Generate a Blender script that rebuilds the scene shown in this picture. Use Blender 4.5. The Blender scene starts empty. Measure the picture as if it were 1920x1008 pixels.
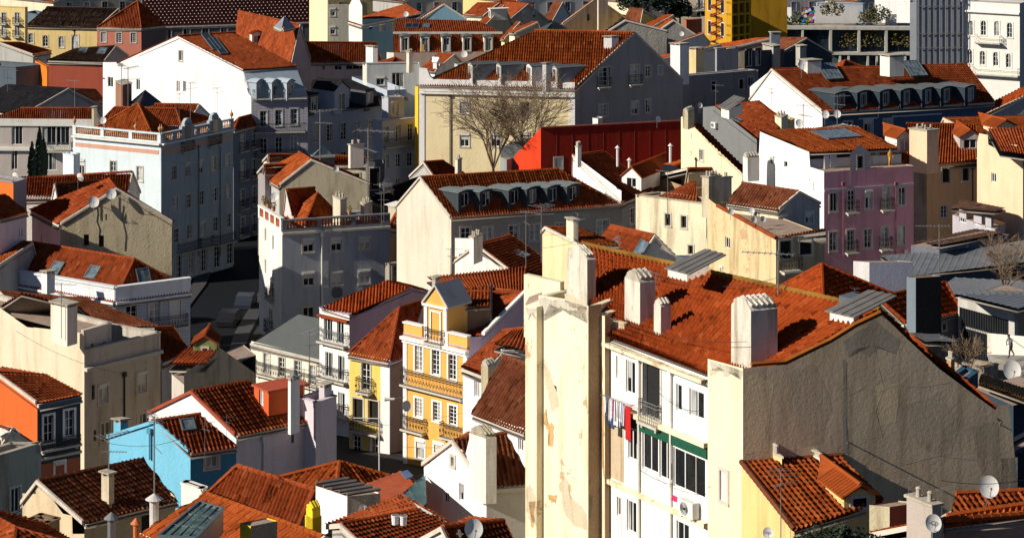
import bpy, math, random
import numpy as np
from mathutils import Vector as V, Matrix
from mathutils.bvhtree import BVHTree
random.seed(7)
RND = random.Random(11)
# ---------------------------------------------------------------- camera survey
F, VH, ZC = 4800.0, -600.0, 60.0          # focal length in photo pixels, horizon row, camera height
def P(u, v, z):                            # point at height z seen at photo pixel (u, v)
    Y = F*(ZC-z)/(v-VH); return V(((u-960)/F*Y, Y, z))
def Q(u, v, Y):                            # point at distance Y seen at (u, v)
    return V(((u-960)/F*Y, Y, ZC-(v-VH)/F*Y))
def px(p): return (960+F*p.x/p.y, VH+F*(ZC-p.z)/p.y)
def azd(a): a = math.radians(a); return V((math.sin(a), math.cos(a), 0))
def toward(N, az, u):                      # walk from N along azimuth az until seen at column u
    d = azd(az); k = (u-960)/F
    s = (k*N.y-N.x)/(d.x-k*d.y); return N+d*s
GK = [(0,34),(60,30),(95,22),(120,14),(174,6),(267,-3.3),(420,-3.3),(900,-4),(6000,-4)]
def gz(Y):
    for (a, za), (b, zb) in zip(GK, GK[1:]):
        if Y <= b: return za+(zb-za)*(Y-a)/(b-a)
    return -4
C = bpy.context.scene.collection
# ---------------------------------------------------------------- materials
MATS = {}
def nt(name):
    m = bpy.data.materials.new(name); m.use_nodes = True
    n = m.node_tree; b = n.nodes['Principled BSDF']; return m, n, b
def lk(n, a, b): n.links.new(a, b)
def node(n, t, **k):
    x = n.nodes.new(t)
    for a, v in k.items():
        if a in x.inputs: x.inputs[a].default_value = v
        else: setattr(x, a, v)
    return x
def noise(n, co, scale, detail=5, rough=.6, sc=None):
    if sc:
        mp = node(n, 'ShaderNodeMapping'); mp.inputs['Scale'].default_value = sc
        lk(n, co, mp.inputs['Vector']); co = mp.outputs[0]
    t = node(n, 'ShaderNodeTexNoise', Scale=scale, Detail=detail, Roughness=rough)
    lk(n, co, t.inputs['Vector']); return t.outputs['Fac']
def ramp(n, f, a, b):
    r = node(n, 'ShaderNodeMapRange'); r.inputs[1].default_value = a; r.inputs[2].default_value = b
    lk(n, f, r.inputs[0]); return r.outputs[0]
def mix(n, f, a, b, mode='MIX'):
    x = n.nodes.new('ShaderNodeMix'); x.data_type = 'RGBA'; x.blend_type = mode
    for s, v in ((0, f), (6, a), (7, b)):
        if isinstance(v, (int, float)): x.inputs[s].default_value = v
        elif isinstance(v, tuple): x.inputs[s].default_value = v if len(v) == 4 else (*v, 1)
        else: lk(n, v, x.inputs[s])
    return x.outputs[2]
def mul(n, a, b):
    x = node(n, 'ShaderNodeMath', operation='MULTIPLY')
    for i, v in enumerate((a, b)):
        if isinstance(v, (int, float)): x.inputs[i].default_value = v
        else: lk(n, v, x.inputs[i])
    return x.outputs[0]
def bump(n, b, f, s, d=.05):
    x = node(n, 'ShaderNodeBump'); x.inputs['Strength'].default_value = s; x.inputs['Distance'].default_value = d
    lk(n, f, x.inputs['Height']); lk(n, x.outputs[0], b.inputs['Normal'])
def plaster(c, dirt=.35, peel=0., rough=.9, bm=.5, tiles=0):
    key = ('pl', c, dirt, peel, bm, tiles)
    if key in MATS: return MATS[key]
    m, n, b = nt('plaster_%d' % len(MATS)); b.inputs['Roughness'].default_value = rough
    b.inputs['Specular IOR Level'].default_value = .15
    tc = node(n, 'ShaderNodeTexCoord').outputs['Object']
    big = noise(n, tc, .35, 6, .65)
    streak = noise(n, tc, 1.6, 5, .6, (1, 1, .13))
    fine = noise(n, tc, 6, 6, .7)
    dk = tuple(x*y for x, y in zip(c, (.50, .46, .40)))
    lt = tuple(min(.95, x*1.10) for x in c)
    col = mix(n, ramp(n, big, .35, .7), (*c, 1), (*lt, 1))
    col = mix(n, mul(n, ramp(n, streak, .48, .78), dirt*1.5), col, (*dk, 1))
    col = mix(n, mul(n, ramp(n, fine, .56, .8), dirt*.9), col, (*dk, 1))
    col = mix(n, mul(n, ramp(n, noise(n, tc, .9, 8, .75), .60, .66), dirt*.9), col, tuple(x*y for x, y in zip(c, (.72, .66, .56))))
    if tiles:
        br = node(n, 'ShaderNodeTexBrick', Scale=1.0); br.offset = 0
        sp = node(n, 'ShaderNodeSeparateXYZ'); lk(n, tc, sp.inputs[0])
        ad = node(n, 'ShaderNodeMath', operation='ADD'); lk(n, sp.outputs[0], ad.inputs[0]); lk(n, sp.outputs[1], ad.inputs[1])
        cb = node(n, 'ShaderNodeCombineXYZ'); lk(n, ad.outputs[0], cb.inputs[0]); lk(n, sp.outputs[2], cb.inputs[1])
        lk(n, cb.outputs[0], br.inputs['Vector'])
        br.inputs['Color1'].default_value = (*c, 1); br.inputs['Color2'].default_value = (*[x*.93 for x in c], 1)
        br.inputs['Mortar'].default_value = (*[x*.45 for x in c], 1)
        for k_, v_ in (('Mortar Size', .035), ('Brick Width', tiles), ('Row Height', tiles)): br.inputs[k_].default_value = v_
        col = mix(n, .6, col, br.outputs[0])
    if peel:
        pm = ramp(n, noise(n, tc, .42, 9, .72), .60-.13*peel, .615-.13*peel)
        brick = mix(n, noise(n, tc, 9, 3), (.42, .23, .11), (.50, .38, .24))
        col = mix(n, mul(n, pm, .9), col, brick)
    lk(n, col, b.inputs['Base Color'])
    h = node(n, 'ShaderNodeMath', operation='ADD'); lk(n, big, h.inputs[0]); lk(n, fine, h.inputs[1])
    bump(n, b, h.outputs[0], bm, .06)
    MATS[key] = m; return m
def tile(c, old=.35, moss=.2):
    key = ('ti', c, old, moss)
    if key in MATS: return MATS[key]
    m, n, b = nt('roof_tile_%d' % len(MATS)); b.inputs['Roughness'].default_value = .85
    b.inputs['Specular IOR Level'].default_value = .06
    uv = node(n, 'ShaderNodeTexCoord').outputs['UV']
    fl = node(n, 'ShaderNodeVectorMath', operation='FLOOR'); lk(n, uv, fl.inputs[0])
    wn = node(n, 'ShaderNodeTexWhiteNoise', noise_dimensions='3D'); lk(n, fl.outputs[0], wn.inputs['Vector'])
    ob = node(n, 'ShaderNodeTexCoord').outputs['Object']
    bn = noise(n, ob, .45, 6, .7); fn = noise(n, ob, 5, 5, .7)
    dark = tuple(x*y for x, y in zip(c, (.42, .40, .50)))
    lite = (min(.9, c[0]*1.12), min(.9, c[1]*1.35), min(.9, c[2]*1.6))
    col = mix(n, ramp(n, wn.outputs['Value'], .0, 1.), tuple(x*.66 for x in c), (*lite, 1))
    col = mix(n, .35, (*c, 1), col) if old < .2 else mix(n, .6, (*c, 1), col)
    col = mix(n, mul(n, ramp(n, bn, .42, .66), min(1, old*1.5)), col, (*dark, 1))
    st_ = noise(n, ob, 1.1, 5, .6, (1, 1, .35)); col = mix(n, mul(n, ramp(n, st_, .5, .72), .55), col, tuple(x*.38 for x in c))
    col = mix(n, mul(n, ramp(n, fn, .55, .75), old*.9), col, tuple(x*.45 for x in c))
    col = mix(n, mul(n, ramp(n, noise(n, ob, 1.3, 8, .8), .60, .72), moss), col, (.13, .10, .045))
    w2 = node(n, 'ShaderNodeTexWhiteNoise', noise_dimensions='3D'); ad_ = node(n, 'ShaderNodeVectorMath', operation='ADD'); ad_.inputs[1].default_value = (31, 7, 3); lk(n, fl.outputs[0], ad_.inputs[0]); lk(n, ad_.outputs[0], w2.inputs['Vector'])
    col = mix(n, mul(n, ramp(n, w2.outputs['Value'], .92, .99), .4), col, (min(.9, c[0]*1.5), c[1]*2.6, c[2]*4))
    col = mix(n, mul(n, ramp(n, w2.outputs['Value'], .10, .03), .75), col, tuple(x*.3 for x in c))
    lk(n, col, b.inputs['Base Color']); bump(n, b, fn, .35, .03)
    MATS[key] = m; return m
def flat(c, rough=.6, metal=0., var=.25, spec=.4, sc=4):
    key = ('fl', c, rough, metal, var)
    if key in MATS: return MATS[key]
    m, n, b = nt('paint_%d' % len(MATS)); b.inputs['Roughness'].default_value = rough
    b.inputs['Metallic'].default_value = metal; b.inputs['Specular IOR Level'].default_value = spec
    tc = node(n, 'ShaderNodeTexCoord').outputs['Object']
    f = noise(n, tc, sc, 6, .7)
    lk(n, mix(n, mul(n, ramp(n, f, .4, .75), var*2), (*c, 1), tuple(x*.5 for x in c)), b.inputs['Base Color'])
    MATS[key] = m; return m
def metal_sheet(c, period=.45):
    key = ('ms', c, period)
    if key in MATS: return MATS[key]
    m, n, b = nt('sheet_metal_%d' % len(MATS)); b.inputs['Roughness'].default_value = .45; b.inputs['Metallic'].default_value = .35
    tc = node(n, 'ShaderNodeTexCoord').outputs['Object']
    f = noise(n, tc, 1.2, 6, .7)
    lk(n, mix(n, ramp(n, f, .35, .75), (*c, 1), tuple(x*.55 for x in c)), b.inputs['Base Color'])
    MATS[key] = m; return m
def glass(kind):
    key = ('gl', kind)
    if key in MATS: return MATS[key]
    m, n, b = nt('window_glass_%s' % kind)
    c = {'dark': (.012, .016, .02), 'blue': (.03, .05, .07), 'cur': (.42, .43, .42), 'white': (.62, .62, .60), 'green': (.10, .17, .13), 'sky': (.14, .19, .22)}[kind]
    tc = node(n, 'ShaderNodeTexCoord').outputs['Object']
    f = noise(n, tc, 2.2, 3, .5, (1, 1, .3))
    lk(n, mix(n, ramp(n, f, .4, .6), (*c, 1), tuple(x*.45 for x in c)), b.inputs['Base Color'])
    b.inputs['Roughness'].default_value = .06 if kind in ('dark', 'blue', 'sky') else .25
    b.inputs['Specular IOR Level'].default_value = .6
    MATS[key] = m; return m
# ---------------------------------------------------------------- mesh builder
class MB:
    def __init__(s): s.v = []; s.f = []; s.mi = []; s.m = 0
    def add(s, vs, fs):
        k = len(s.v); s.v += [tuple(x) for x in vs]
        for f in fs: s.f.append([k+i for i in f]); s.mi.append(s.m)
        return s
    def quad(s, *p): return s.add(p, [list(range(len(p)))])
    def box(s, o, a, b, c):               # corner o and three edge vectors
        vs = [o, o+a, o+a+b, o+b, o+c, o+a+c, o+a+b+c, o+b+c]
        return s.add(vs, [(0,3,2,1),(4,5,6,7),(0,1,5,4),(1,2,6,5),(2,3,7,6),(3,0,4,7)])
    def cbox(s, c, t, n, w, d, h):        # centred on base point c
        return s.box(c-t*(w/2)-n*(d/2), t*w, n*d, V((0,0,h)))
    def prism(s, poly, off):              # closed slab from polygon and offset vector
        k = len(poly); vs = list(poly)+[p+off for p in poly]
        return s.add(vs, [list(range(k))[::-1], list(range(k, 2*k))]+[(i, (i+1) % k, (i+1) % k+k, i+k) for i in range(k)])
    def tube(s, pts, r, k=6, r2=None):
        n = len(pts); rings = []
        for i, p in enumerate(pts):
            d = (pts[min(i+1, n-1)]-pts[max(i-1, 0)]).normalized()
            a = d.orthogonal().normalized(); b = d.cross(a)
            rr = r if r2 is None else r+(r2-r)*i/(n-1)
            rings.append([p+(a*math.cos(6.28318*j/k)+b*math.sin(6.28318*j/k))*rr for j in range(k)])
        vs = [q for g in rings for q in g]; fs = []
        for i in range(n-1):
            for j in range(k): fs.append((i*k+j, i*k+(j+1) % k, (i+1)*k+(j+1) % k, (i+1)*k+j))
        fs += [list(range(k))[::-1], [(n-1)*k+j for j in range(k)]]
        return s.add(vs, fs)
    def lathe(s, c, prof, k=10):
        vs = [c+V((r*math.cos(6.28318*j/k), r*math.sin(6.28318*j/k), z)) for r, z in prof for j in range(k)]
        fs = [(i*k+j, i*k+(j+1) % k, (i+1)*k+(j+1) % k, (i+1)*k+j) for i in range(len(prof)-1) for j in range(k)]
        fs += [list(range(k))[::-1], [(len(prof)-1)*k+j for j in range(k)]]
        return s.add(vs, fs)
    def build(s, name, mats, parent=None, smooth=False):
        org = world(parent) if parent is not None else V((0, 0, 0))
        me = bpy.data.meshes.new(name)
        me.from_pydata([(a[0]-org.x, a[1]-org.y, a[2]-org.z) for a in s.v], [], s.f)
        for m in (mats if isinstance(mats, (list, tuple)) else [mats]): me.materials.append(m)
        if max(s.mi, default=0): me.polygons.foreach_set('material_index', s.mi)
        if smooth: me.polygons.foreach_set('use_smooth', [True]*len(me.polygons))
        o = bpy.data.objects.new(name, me); C.objects.link(o); o.parent = parent
        return o
def world(o):
    p = V((0, 0, 0))
    while o is not None: p = p+o.location; o = o.parent
    return p
def thing(name, label, cat, loc, group=None, kind=None):
    o = bpy.data.objects.new(name, None); C.objects.link(o); o.location = loc
    tag(o, label, cat, group, kind); return o
def tag(o, label=None, cat=None, group=None, kind=None):
    if label: o['label'] = label
    if cat: o['category'] = cat
    if group: o['group'] = group
    if kind: o['kind'] = kind
    return o
# ---------------------------------------------------------------- roofs
TP, TR = .24, .40                          # tile column width and row height
def grid_obj(name, Pt, UV, mats, parent, slab=None):
    ns, nt_ = Pt.shape[:2]; org = world(parent)
    vs = (Pt.reshape(-1, 3)-np.array(org)).astype(np.float32)
    i = np.arange(ns-1)[:, None]*nt_+np.arange(nt_-1)[None, :]
    f = np.stack([i, i+nt_, i+nt_+1, i+1], -1).reshape(-1, 4)
    uvv = UV.reshape(-1, 2)
    # drop degenerate cells
    a = np.linalg.norm(vs[f[:, 0]]-vs[f[:, 3]], axis=1)+np.linalg.norm(vs[f[:, 1]]-vs[f[:, 2]], axis=1)
    f = f[a > 1e-4]
    nv = len(vs); extra_v = []; extra_f = []
    if slab:
        for poly in slab:
            k = len(poly); b0 = nv+len(extra_v); off = V((0, 0, -.16))
            dz = -.16 if len(slab) == 1 else -.34; ev = [p+V((0,0,dz)) for p in poly]+[p+off+V((0,0,dz+.05)) for p in poly]
            extra_v += [tuple(q-org) for q in ev]
            extra_f += [[b0+j for j in range(k)], [b0+k+j for j in range(k)][::-1]]+[[b0+j, b0+(j+1) % k, b0+(j+1) % k+k, b0+j+k] for j in range(k)]
    me = bpy.data.meshes.new(name)
    allv = np.concatenate([vs, np.array(extra_v, np.float32).reshape(-1, 3)]) if extra_v else vs
    me.vertices.add(len(allv)); me.vertices.foreach_set('co', allv.ravel())
    lv = list(f.ravel()); tot = [4]*len(f); mi = [0]*len(f)
    for e in extra_f: lv += e; tot.append(len(e)); mi.append(1)
    me.loops.add(len(lv)); me.loops.foreach_set('vertex_index', np.array(lv, np.int32))
    st = np.concatenate([[0], np.cumsum(tot)[:-1]]).astype(np.int32)
    me.polygons.add(len(tot)); me.polygons.foreach_set('loop_start', st)
    try: me.polygons.foreach_set('loop_total', np.array(tot, np.int32))
    except Exception: pass
    me.polygons.foreach_set('material_index', np.array(mi, np.int32))
    ul = me.uv_layers.new(name='UVMap')
    lv = np.array(lv); uvl = np.zeros((len(lv), 2), np.float32); q = lv < nv; uvl[q] = uvv[lv[q]]
    ul.data.foreach_set('uv', uvl.ravel())
    me.update(calc_edges=True); me.validate()
    for m in mats: me.materials.append(m)
    o = bpy.data.objects.new(name, me); C.objects.link(o); o.parent = parent
    return o
def newell(p):
    n = V((0, 0, 0))
    for a, b in zip(p, p[1:]+p[:1]): n += V(((a.y-b.y)*(a.z+b.z), (a.z-b.z)*(a.x+b.x), (a.x-b.x)*(a.y+b.y)))
    n.normalize(); return n if n.z > 0 else -n
def profile(ph, kind):
    if kind == 'sheet': return np.where((ph % 1) < .12, .05, 0.)
    if kind == 'slate': return 0*ph
    return .066*np.cos(2*np.pi*ph)+.018*np.cos(4*np.pi*ph)
def roof_plane(b, poly, mat, kind='tile', name='roof', oh=.25, eave=None, soff=None):
    """planar roof; poly list of world points; eave indices are pushed down-slope"""
    n = newell(poly); c = sum(poly, V((0, 0, 0)))/len(poly)
    if max(abs((p-c).dot(n)) for p in poly) > .10:
        if len(poly) == 4 and kind == 'tile': return roof_patch(b, poly[0], poly[1], poly[3], poly[2], mat, name, oh)
        if len(poly) == 4:
            roof_plane(b, [poly[0], poly[1], poly[2]], mat, kind, name, 0); return roof_plane(b, [poly[0], poly[2], poly[3]], mat, kind, name, 0)
    poly = [V((p.x, p.y, c.z-(n.x*(p.x-c.x)+n.y*(p.y-c.y))/n.z)) for p in poly]
    up = (V((0, 0, 1))-n*n.z); up = up.normalized() if up.length > .02 else V((0, 1, 0))
    e = up.cross(n).normalized()
    zmin = min(p.z for p in poly); zmax = max(p.z for p in poly)
    rz = max(zmax-zmin, .1)
    poly = [p-up*oh if p.z < zmin+.18*rz else p for p in poly]
    S = [(p-c).dot(e) for p in poly]; T = [(p-c).dot(up) for p in poly]
    Y = c.y; near = F/Y
    per = TP if kind == 'tile' else (.5 if kind == 'sheet' else .4)
    kk = 6 if near > 27 else 4
    if kind == 'sheet': kk = 8
    s = np.arange(min(S), max(S)+per/kk, per/kk); s[-1] = max(S); s[0] = min(S)
    tmin = np.full(len(s), 1e9); tmax = np.full(len(s), -1e9)
    k = len(poly)
    for i in range(k):
        s0, s1, t0, t1 = S[i], S[(i+1) % k], T[i], T[(i+1) % k]
        if abs(s1-s0) < 1e-6: continue
        m = (s >= min(s0, s1)-1e-6) & (s <= max(s0, s1)+1e-6)
        t = t0+(t1-t0)*(s-s0)/(s1-s0)
        tmin[m] = np.minimum(tmin[m], t[m]); tmax[m] = np.maximum(tmax[m], t[m])
    ok = tmax > -1e8; s, tmin, tmax = s[ok], tmin[ok], tmax[ok]
    lo, hi = min(T), max(T)
    rows = kind == 'tile' and near > 17
    if rows:
        nr = int((hi-lo)/TR)+1; lv = []; hv = []; rv = []
        for i in range(nr):
            lv += [lo+i*TR, lo+(i+1)*TR]; hv += [.06, .0]; rv += [i+.02, i+.98]
    else:
        nr = max(2, int((hi-lo)/1.2)+1); lv = list(np.linspace(lo, hi, nr)); hv = [0]*nr; rv = [(x-lo)/TR for x in lv]
    t = np.clip(np.array(lv)[None, :], tmin[:, None], tmax[:, None])
    h = np.array(hv)[None, :]+profile(s/per, kind)[:, None]
    if kind == 'tile':
        g = np.random.RandomState(int(abs(c.x*13+c.y*7)) % 9999)
        col = np.floor(s/per).astype(int); col -= col.min()
        jit = g.normal(0, .008, (col.max()+1, len(lv)))[col]; h = h+jit
        wav = .04*np.sin(s*.9+c.x)[:, None]*np.sin(t*.7+c.y); h = h+wav
        t = np.where(t > tmin[:, None]+.01, t+g.normal(0, .02, (col.max()+1, 1))[col], t); t = np.clip(t, tmin[:, None]-.05, tmax[:, None])
    cc, ee, uu, nn = (np.array(q) for q in (c, e, up, n))
    Pt = cc+s[:, None, None]*ee+t[:, :, None]*uu+h[:, :, None]*nn
    UV = np.stack([np.broadcast_to((s/per)[:, None], t.shape), np.broadcast_to(np.array(rv)[None, :], t.shape)], -1)
    o = grid_obj(name, Pt, UV, [mat, soff or M_SOFF], b.o, [poly])
    b.polys.append(poly); return o
def roof_patch(b, E0, E1, R0, R1, mat, name='roof', oh=.2):
    """ruled roof between an eave line and a ridge line"""
    E0, E1 = E0-(R0-E0).normalized()*oh, E1-(R1-E1).normalized()*oh
    w = ((E1-E0).length+(R1-R0).length)/2; hgt = ((R0-E0).length+(R1-E1).length)/2
    nc = max(2, round(w/TP)); kk = 6; nr = max(2, round(hgt/TR))
    a = np.linspace(0, 1, nc*kk+1); tv = []; hv = []; rv = []
    for i in range(nr): tv += [i/nr, (i+1)/nr]; hv += [.05, 0]; rv += [i+.02, i+.98]
    hv = [h_*1.3 for h_ in hv]; tv = np.array(tv); e0, e1, r0, r1 = (np.array(q) for q in (E0, E1, R0, R1))
    A = a[:, None, None]; T = tv[None, :, None]; b.polys += [[E0, E1, R1], [E0, R1, R0]]
    n = np.array((E1-E0).cross(R0-E0).normalized()); n = n if n[2] > 0 else -n
    g = np.random.RandomState(3); col = np.minimum((a*nc).astype(int), nc-1)
    h = np.array(hv)[None, :]+profile(a*nc, 'tile')[:, None]+g.normal(0, .006, (nc, len(tv)))[col]
    Pt = (1-T)*((1-A)*e0+A*e1)+T*((1-A)*r0+A*r1)+h[:, :, None]*n
    UV = np.stack([np.broadcast_to((a*nc)[:, None], (len(a), len(tv))), np.broadcast_to(np.array(rv)[None, :], (len(a), len(tv)))], -1)
    o = grid_obj(name, Pt, UV, [mat, M_SOFF], b.o, [[E0, E1, R1], [E0, R1, R0]]); return o
def ridge(b, pts, mat, r=.13, name='ridge_cap'):
    m = MB()
    for A, Bp in zip(pts, pts[1:]):
        L = (Bp-A).length; k = max(1, int(L/.4)); d = (Bp-A)/k
        for i in range(k):
            p = A+d*i+V((0, 0, .02)); m.tube([p, p+d*1.04], r, 6, r*.82)
    return m.build(name, mat, b.o)
# ---------------------------------------------------------------- walls and windows
PANES = ['dark', 'dark', 'blue', 'cur', 'dark', 'dark', 'blue', 'white']
STY = dict(
    s=dict(sur=1, grid=(2, 3)), w=dict(sur=0, grid=(2, 1)), d=dict(sur=1, grid=(2, 4)), b=dict(sur=1, grid=(2, 4), bal=1),
    r=dict(sur=1, grid=(2, 1), shut=.45), R=dict(sur=1, grid=(2, 1), shut=.85), k=dict(sur=0, grid=(1, 1), dark=1), K=dict(sur=1, grid=(1, 1), dark=1),
    a=dict(sur=1, grid=(2, 3), arch=1), o=dict(sur=0, grid=(2, 1), pane='dark'), g=dict(sur=1, grid=(2, 1)), n=dict(sur=0, grid=(3, 1), pane='dark'),
    v=dict(sur=0, grid=(1, 1), pane='dark'), c=dict(sur=1, grid=(3, 5)), h=dict(sur=1, grid=(1, 1), shut=1.0))
class Bld:
    def __init__(s, name, label, cat, loc, group=None):
        s.o = thing(name, label, cat, loc, group); s.polys = []; s.ax = (azd(-50), azd(50)); s.top = 0
    def tree(s):
        vs = []; fs = []
        for p in s.polys: fs.append(list(range(len(vs), len(vs)+len(p)))); vs += p
        return BVHTree.FromPolygons(vs, fs)
    def hit(s, u, v):
        d = V(((u-960)/F, 1, -(v-VH)/F)).normalized(); o = V((0, 0, ZC))
        h = s.tree().ray_cast(o, d)
        if h[0] is None:
            h = s.tree().find_nearest(Q(u, v, s.ref)); print('MISS', s.o.name, u, v)
            return Q(u, v, h[0].y), h[1]
        n = h[1]; return h[0], (n if n.dot(d) < 0 else -n)
def wall(b, A, B_, prof, mat, wins=(), zb=None, surm=None, frm=None, pix=True, railm=None, cen=None, name='wall', flip=False, rev=.22):
    """vertical wall A->B_ with its top given as photo pixels (u,v) or (s,z); windows are real recessed openings"""
    A = V((A.x, A.y, 0)); B_ = V((B_.x, B_.y, 0)); t = (B_-A); Lw = t.length; t.normalize()
    n = V((t.y, -t.x, 0))
    if cen is not None and n.dot(V((cen.x, cen.y, 0))-A) > 0: n = -n
    if zb is None: zb = min(gz(A.y), gz(B_.y))-.5
    def SZ(u, v):
        k = (u-960)/F; den = t.x-k*t.y
        s_ = (k*A.y-A.x)/den if abs(den) > 1e-5 else 0
        y = A.y+t.y*s_; return s_, ZC-(v-VH)/F*y
    if pix:
        pr = [SZ(*q) for q in prof]; pr[0] = (0, pr[0][1]); pr[-1] = (Lw, pr[-1][1])
        for i in range(len(pr)): pr[i] = (min(max(pr[i][0], 0), Lw), pr[i][1])
    else: pr = list(prof)
    pr.sort(key=lambda q: q[0]) if pr[0][0] <= pr[-1][0] else pr.reverse()
    def top(s_, side):
        for (a, za), (c, zc) in zip(pr, pr[1:]):
            if a-1e-6 <= s_ <= c+1e-6 and c-a > 1e-6:
                if side > 0 and abs(s_-c) < 1e-6: continue
                if side < 0 and abs(s_-a) < 1e-6: continue
                return za+(zc-za)*(s_-a)/(c-a)
        return pr[0][1] if s_ < Lw/2 else pr[-1][1]
    W = lambda s_, z, d=0: A+t*s_+n*d+V((0, 0, z))
    holes = []
    for w in wins:
        st, rest = w[0], w[1:]
        if len(rest) == 4: u, v, ww, hh = rest; cs = [(u, v)]
        else:
            u, v, u2, v2, k, ww, hh = rest; cs = [(u+(u2-u)*i/(k-1), v+(v2-v)*i/(k-1)) for i in range(k)]
        for (u, v) in cs:
            s_, z = SZ(u, v); holes.append((s_-ww/2, s_+ww/2, z-hh/2, z+hh/2, st))
    holes = [h for h in holes if h[0] > .02 and h[1] < Lw-.02] if wins else []
    keep = []
    for h in holes:
        if not any(h[0] < g[1] and g[0] < h[1] and h[2] < g[3] and g[2] < h[3] for g in keep): keep.append(h)
    holes = keep
    br = sorted(set([0, Lw]+[q[0] for q in pr]+[x for h in holes for x in h[:2]]))
    m = MB()
    for a, c in zip(br, br[1:]):
        if c-a < 1e-5: continue
        za, zc = top(a, 1), top(c, -1); act = sorted([h for h in holes if h[0] <= (a+c)/2 <= h[1]], key=lambda h: h[2]); z0 = zb
        for h in act:
            m.quad(W(a, z0), W(c, z0), W(c, h[2]), W(a, h[2])); z0 = h[3]
        m.quad(W(a, z0), W(c, z0), W(c, zc), W(a, za))
    for (a, c, z0, z1, st) in holes:
        r = -rev
        m.quad(W(a, z0), W(c, z0), W(c, z0, r), W(a, z0, r)); m.quad(W(a, z1), W(c, z1), W(c, z1, r), W(a, z1, r))
        m.quad(W(a, z0), W(a, z1), W(a, z1, r), W(a, z0, r)); m.quad(W(c, z0), W(c, z1), W(c, z1, r), W(c, z0, r))
        if STY[st].get('arch'):
            mid = (a+c)/2; hw = (c-a)/2; ah = hw*1.5
            for sd in (-1, 1):
                pts = [W(mid+sd*hw*math.cos(x*math.pi/2/5)**.8, z1-ah+ah*math.sin(x*math.pi/2/5), -.0) for x in range(6)]
                for p_, q_ in zip(pts, pts[1:]): m.quad(p_, q_, W(mid+sd*hw, z1, 0))
    wo = m.build(name, mat, b.o)
    b.polys.append([W(q[0], q[1]) for q in pr]+[W(Lw, zb), W(0, zb)])
    for h in holes: window(b, W, h, surm or M_STONE, frm or M_WHITE, railm or M_IRON)
    return W, Lw, pr, SZ, n, t
def window(b, W, h, surm, frm, railm):
    a, c, z0, z1, st = h; S = STY[st]; w_, hh = c-a, z1-z0
    t = (W(1, 0)-W(0, 0)); n = W(0, 0, 1)-W(0, 0); up = V((0, 0, 1))
    if not S.get('dark') and not S.get('shut') and not S.get('arch') and not S.get('pane') and RND.random() < .11: S = dict(S, shut=RND.choice((.25, .4, .6, .95)), grid=(2, 1))
    if S.get('dark'):
        m = MB(); m.quad(W(a, z0, -.2), W(c, z0, -.2), W(c, z1, -.2), W(a, z1, -.2)); wo = m.build('window', M_HOLE, b.o)  # near-black sheet stands in for the unlit interior of the opening
    else:
        fw = .06; m = MB(); d = -.13
        def bar(x0, y0, x1, y1): m.box(W(x0, y0, d), t*(x1-x0), n*.05, up*(y1-y0))
        bar(a, z0, a+fw, z1); bar(c-fw, z0, c, z1); bar(a+fw, z0, c-fw, z0+fw); bar(a+fw, z1-fw, c-fw, z1)
        nx, ny = S['grid']; nx = min(nx, max(1, round(w_/.3)))
        for i in range(1, nx):
            x = a+w_*i/nx; q = fw*.9 if (nx == 2 or i == nx//2) else .025; bar(x-q/2, z0+fw, x+q/2, z1-fw)
        for j in range(1, ny):
            z = z0+hh*j/ny
            for i in range(nx): bar(a+w_*i/nx+fw*.5, z-.014, a+w_*(i+1)/nx-fw*.5, z+.014)
        wo = m.build('window', frm, b.o)
        p = MB(); pd = -.11; half = RND.random()
        par = wo if b.o.parent is None else b.o
        pk = S.get('pane') or RND.choice(PANES)
        p.quad(W(a, z0, pd), W(c, z0, pd), W(c, z1, pd), W(a, z1, pd))
        if pk in ('dark', 'blue') and half < .55:
            p.m = 1; xa, xb = ((a, a+w_*RND.uniform(.25, .5)) if half < .3 else (c-w_*RND.uniform(.2, .5), c)); zt_ = z0+hh*RND.choice((0, 0, .45)); p.quad(W(xa, zt_, pd+.004), W(xb, zt_, pd+.004), W(xb, z1, pd+.004), W(xa, z1, pd+.004))
        p.build('pane', [glass(pk), glass('cur')], par)
        if S.get('shut'):
            q = MB(); sh = hh*S['shut']; k = max(3, int(sh/.09))
            for i in range(k):
                zz = z1-sh*(i+1)/k; q.box(W(a+.01, zz, -.07), t*(w_-.02), n*.03, up*(sh/k*.86))
            q.build('roller_shutter', M_SHUT, par)
            if S['shut'] < 1:
                q = MB(); q.box(W(a-.03, z1-.14, -.06), t*(w_+.06), n*.16, up*.16); q.build('shutter_box', M_SHUT, par)
    if S['sur']:
        q = MB(); e = .13; o = .035
        q.box(W(a-e, z0-e, -.02), t*(w_+2*e), n*(o+.05), up*e); q.box(W(a-e, z1, -.02), t*(w_+2*e), n*(o+.02), up*e)
        q.box(W(a-e, z0, -.02), t*e, n*(o+.02), up*hh); q.box(W(c, z0, -.02), t*e, n*(o+.02), up*hh)
        q.build('surround', surm, wo if b.o.parent is None else b.o)
    if S.get('bal'): balcony(b, W, a-.25, c+.25, z0-.06, railm)
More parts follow.
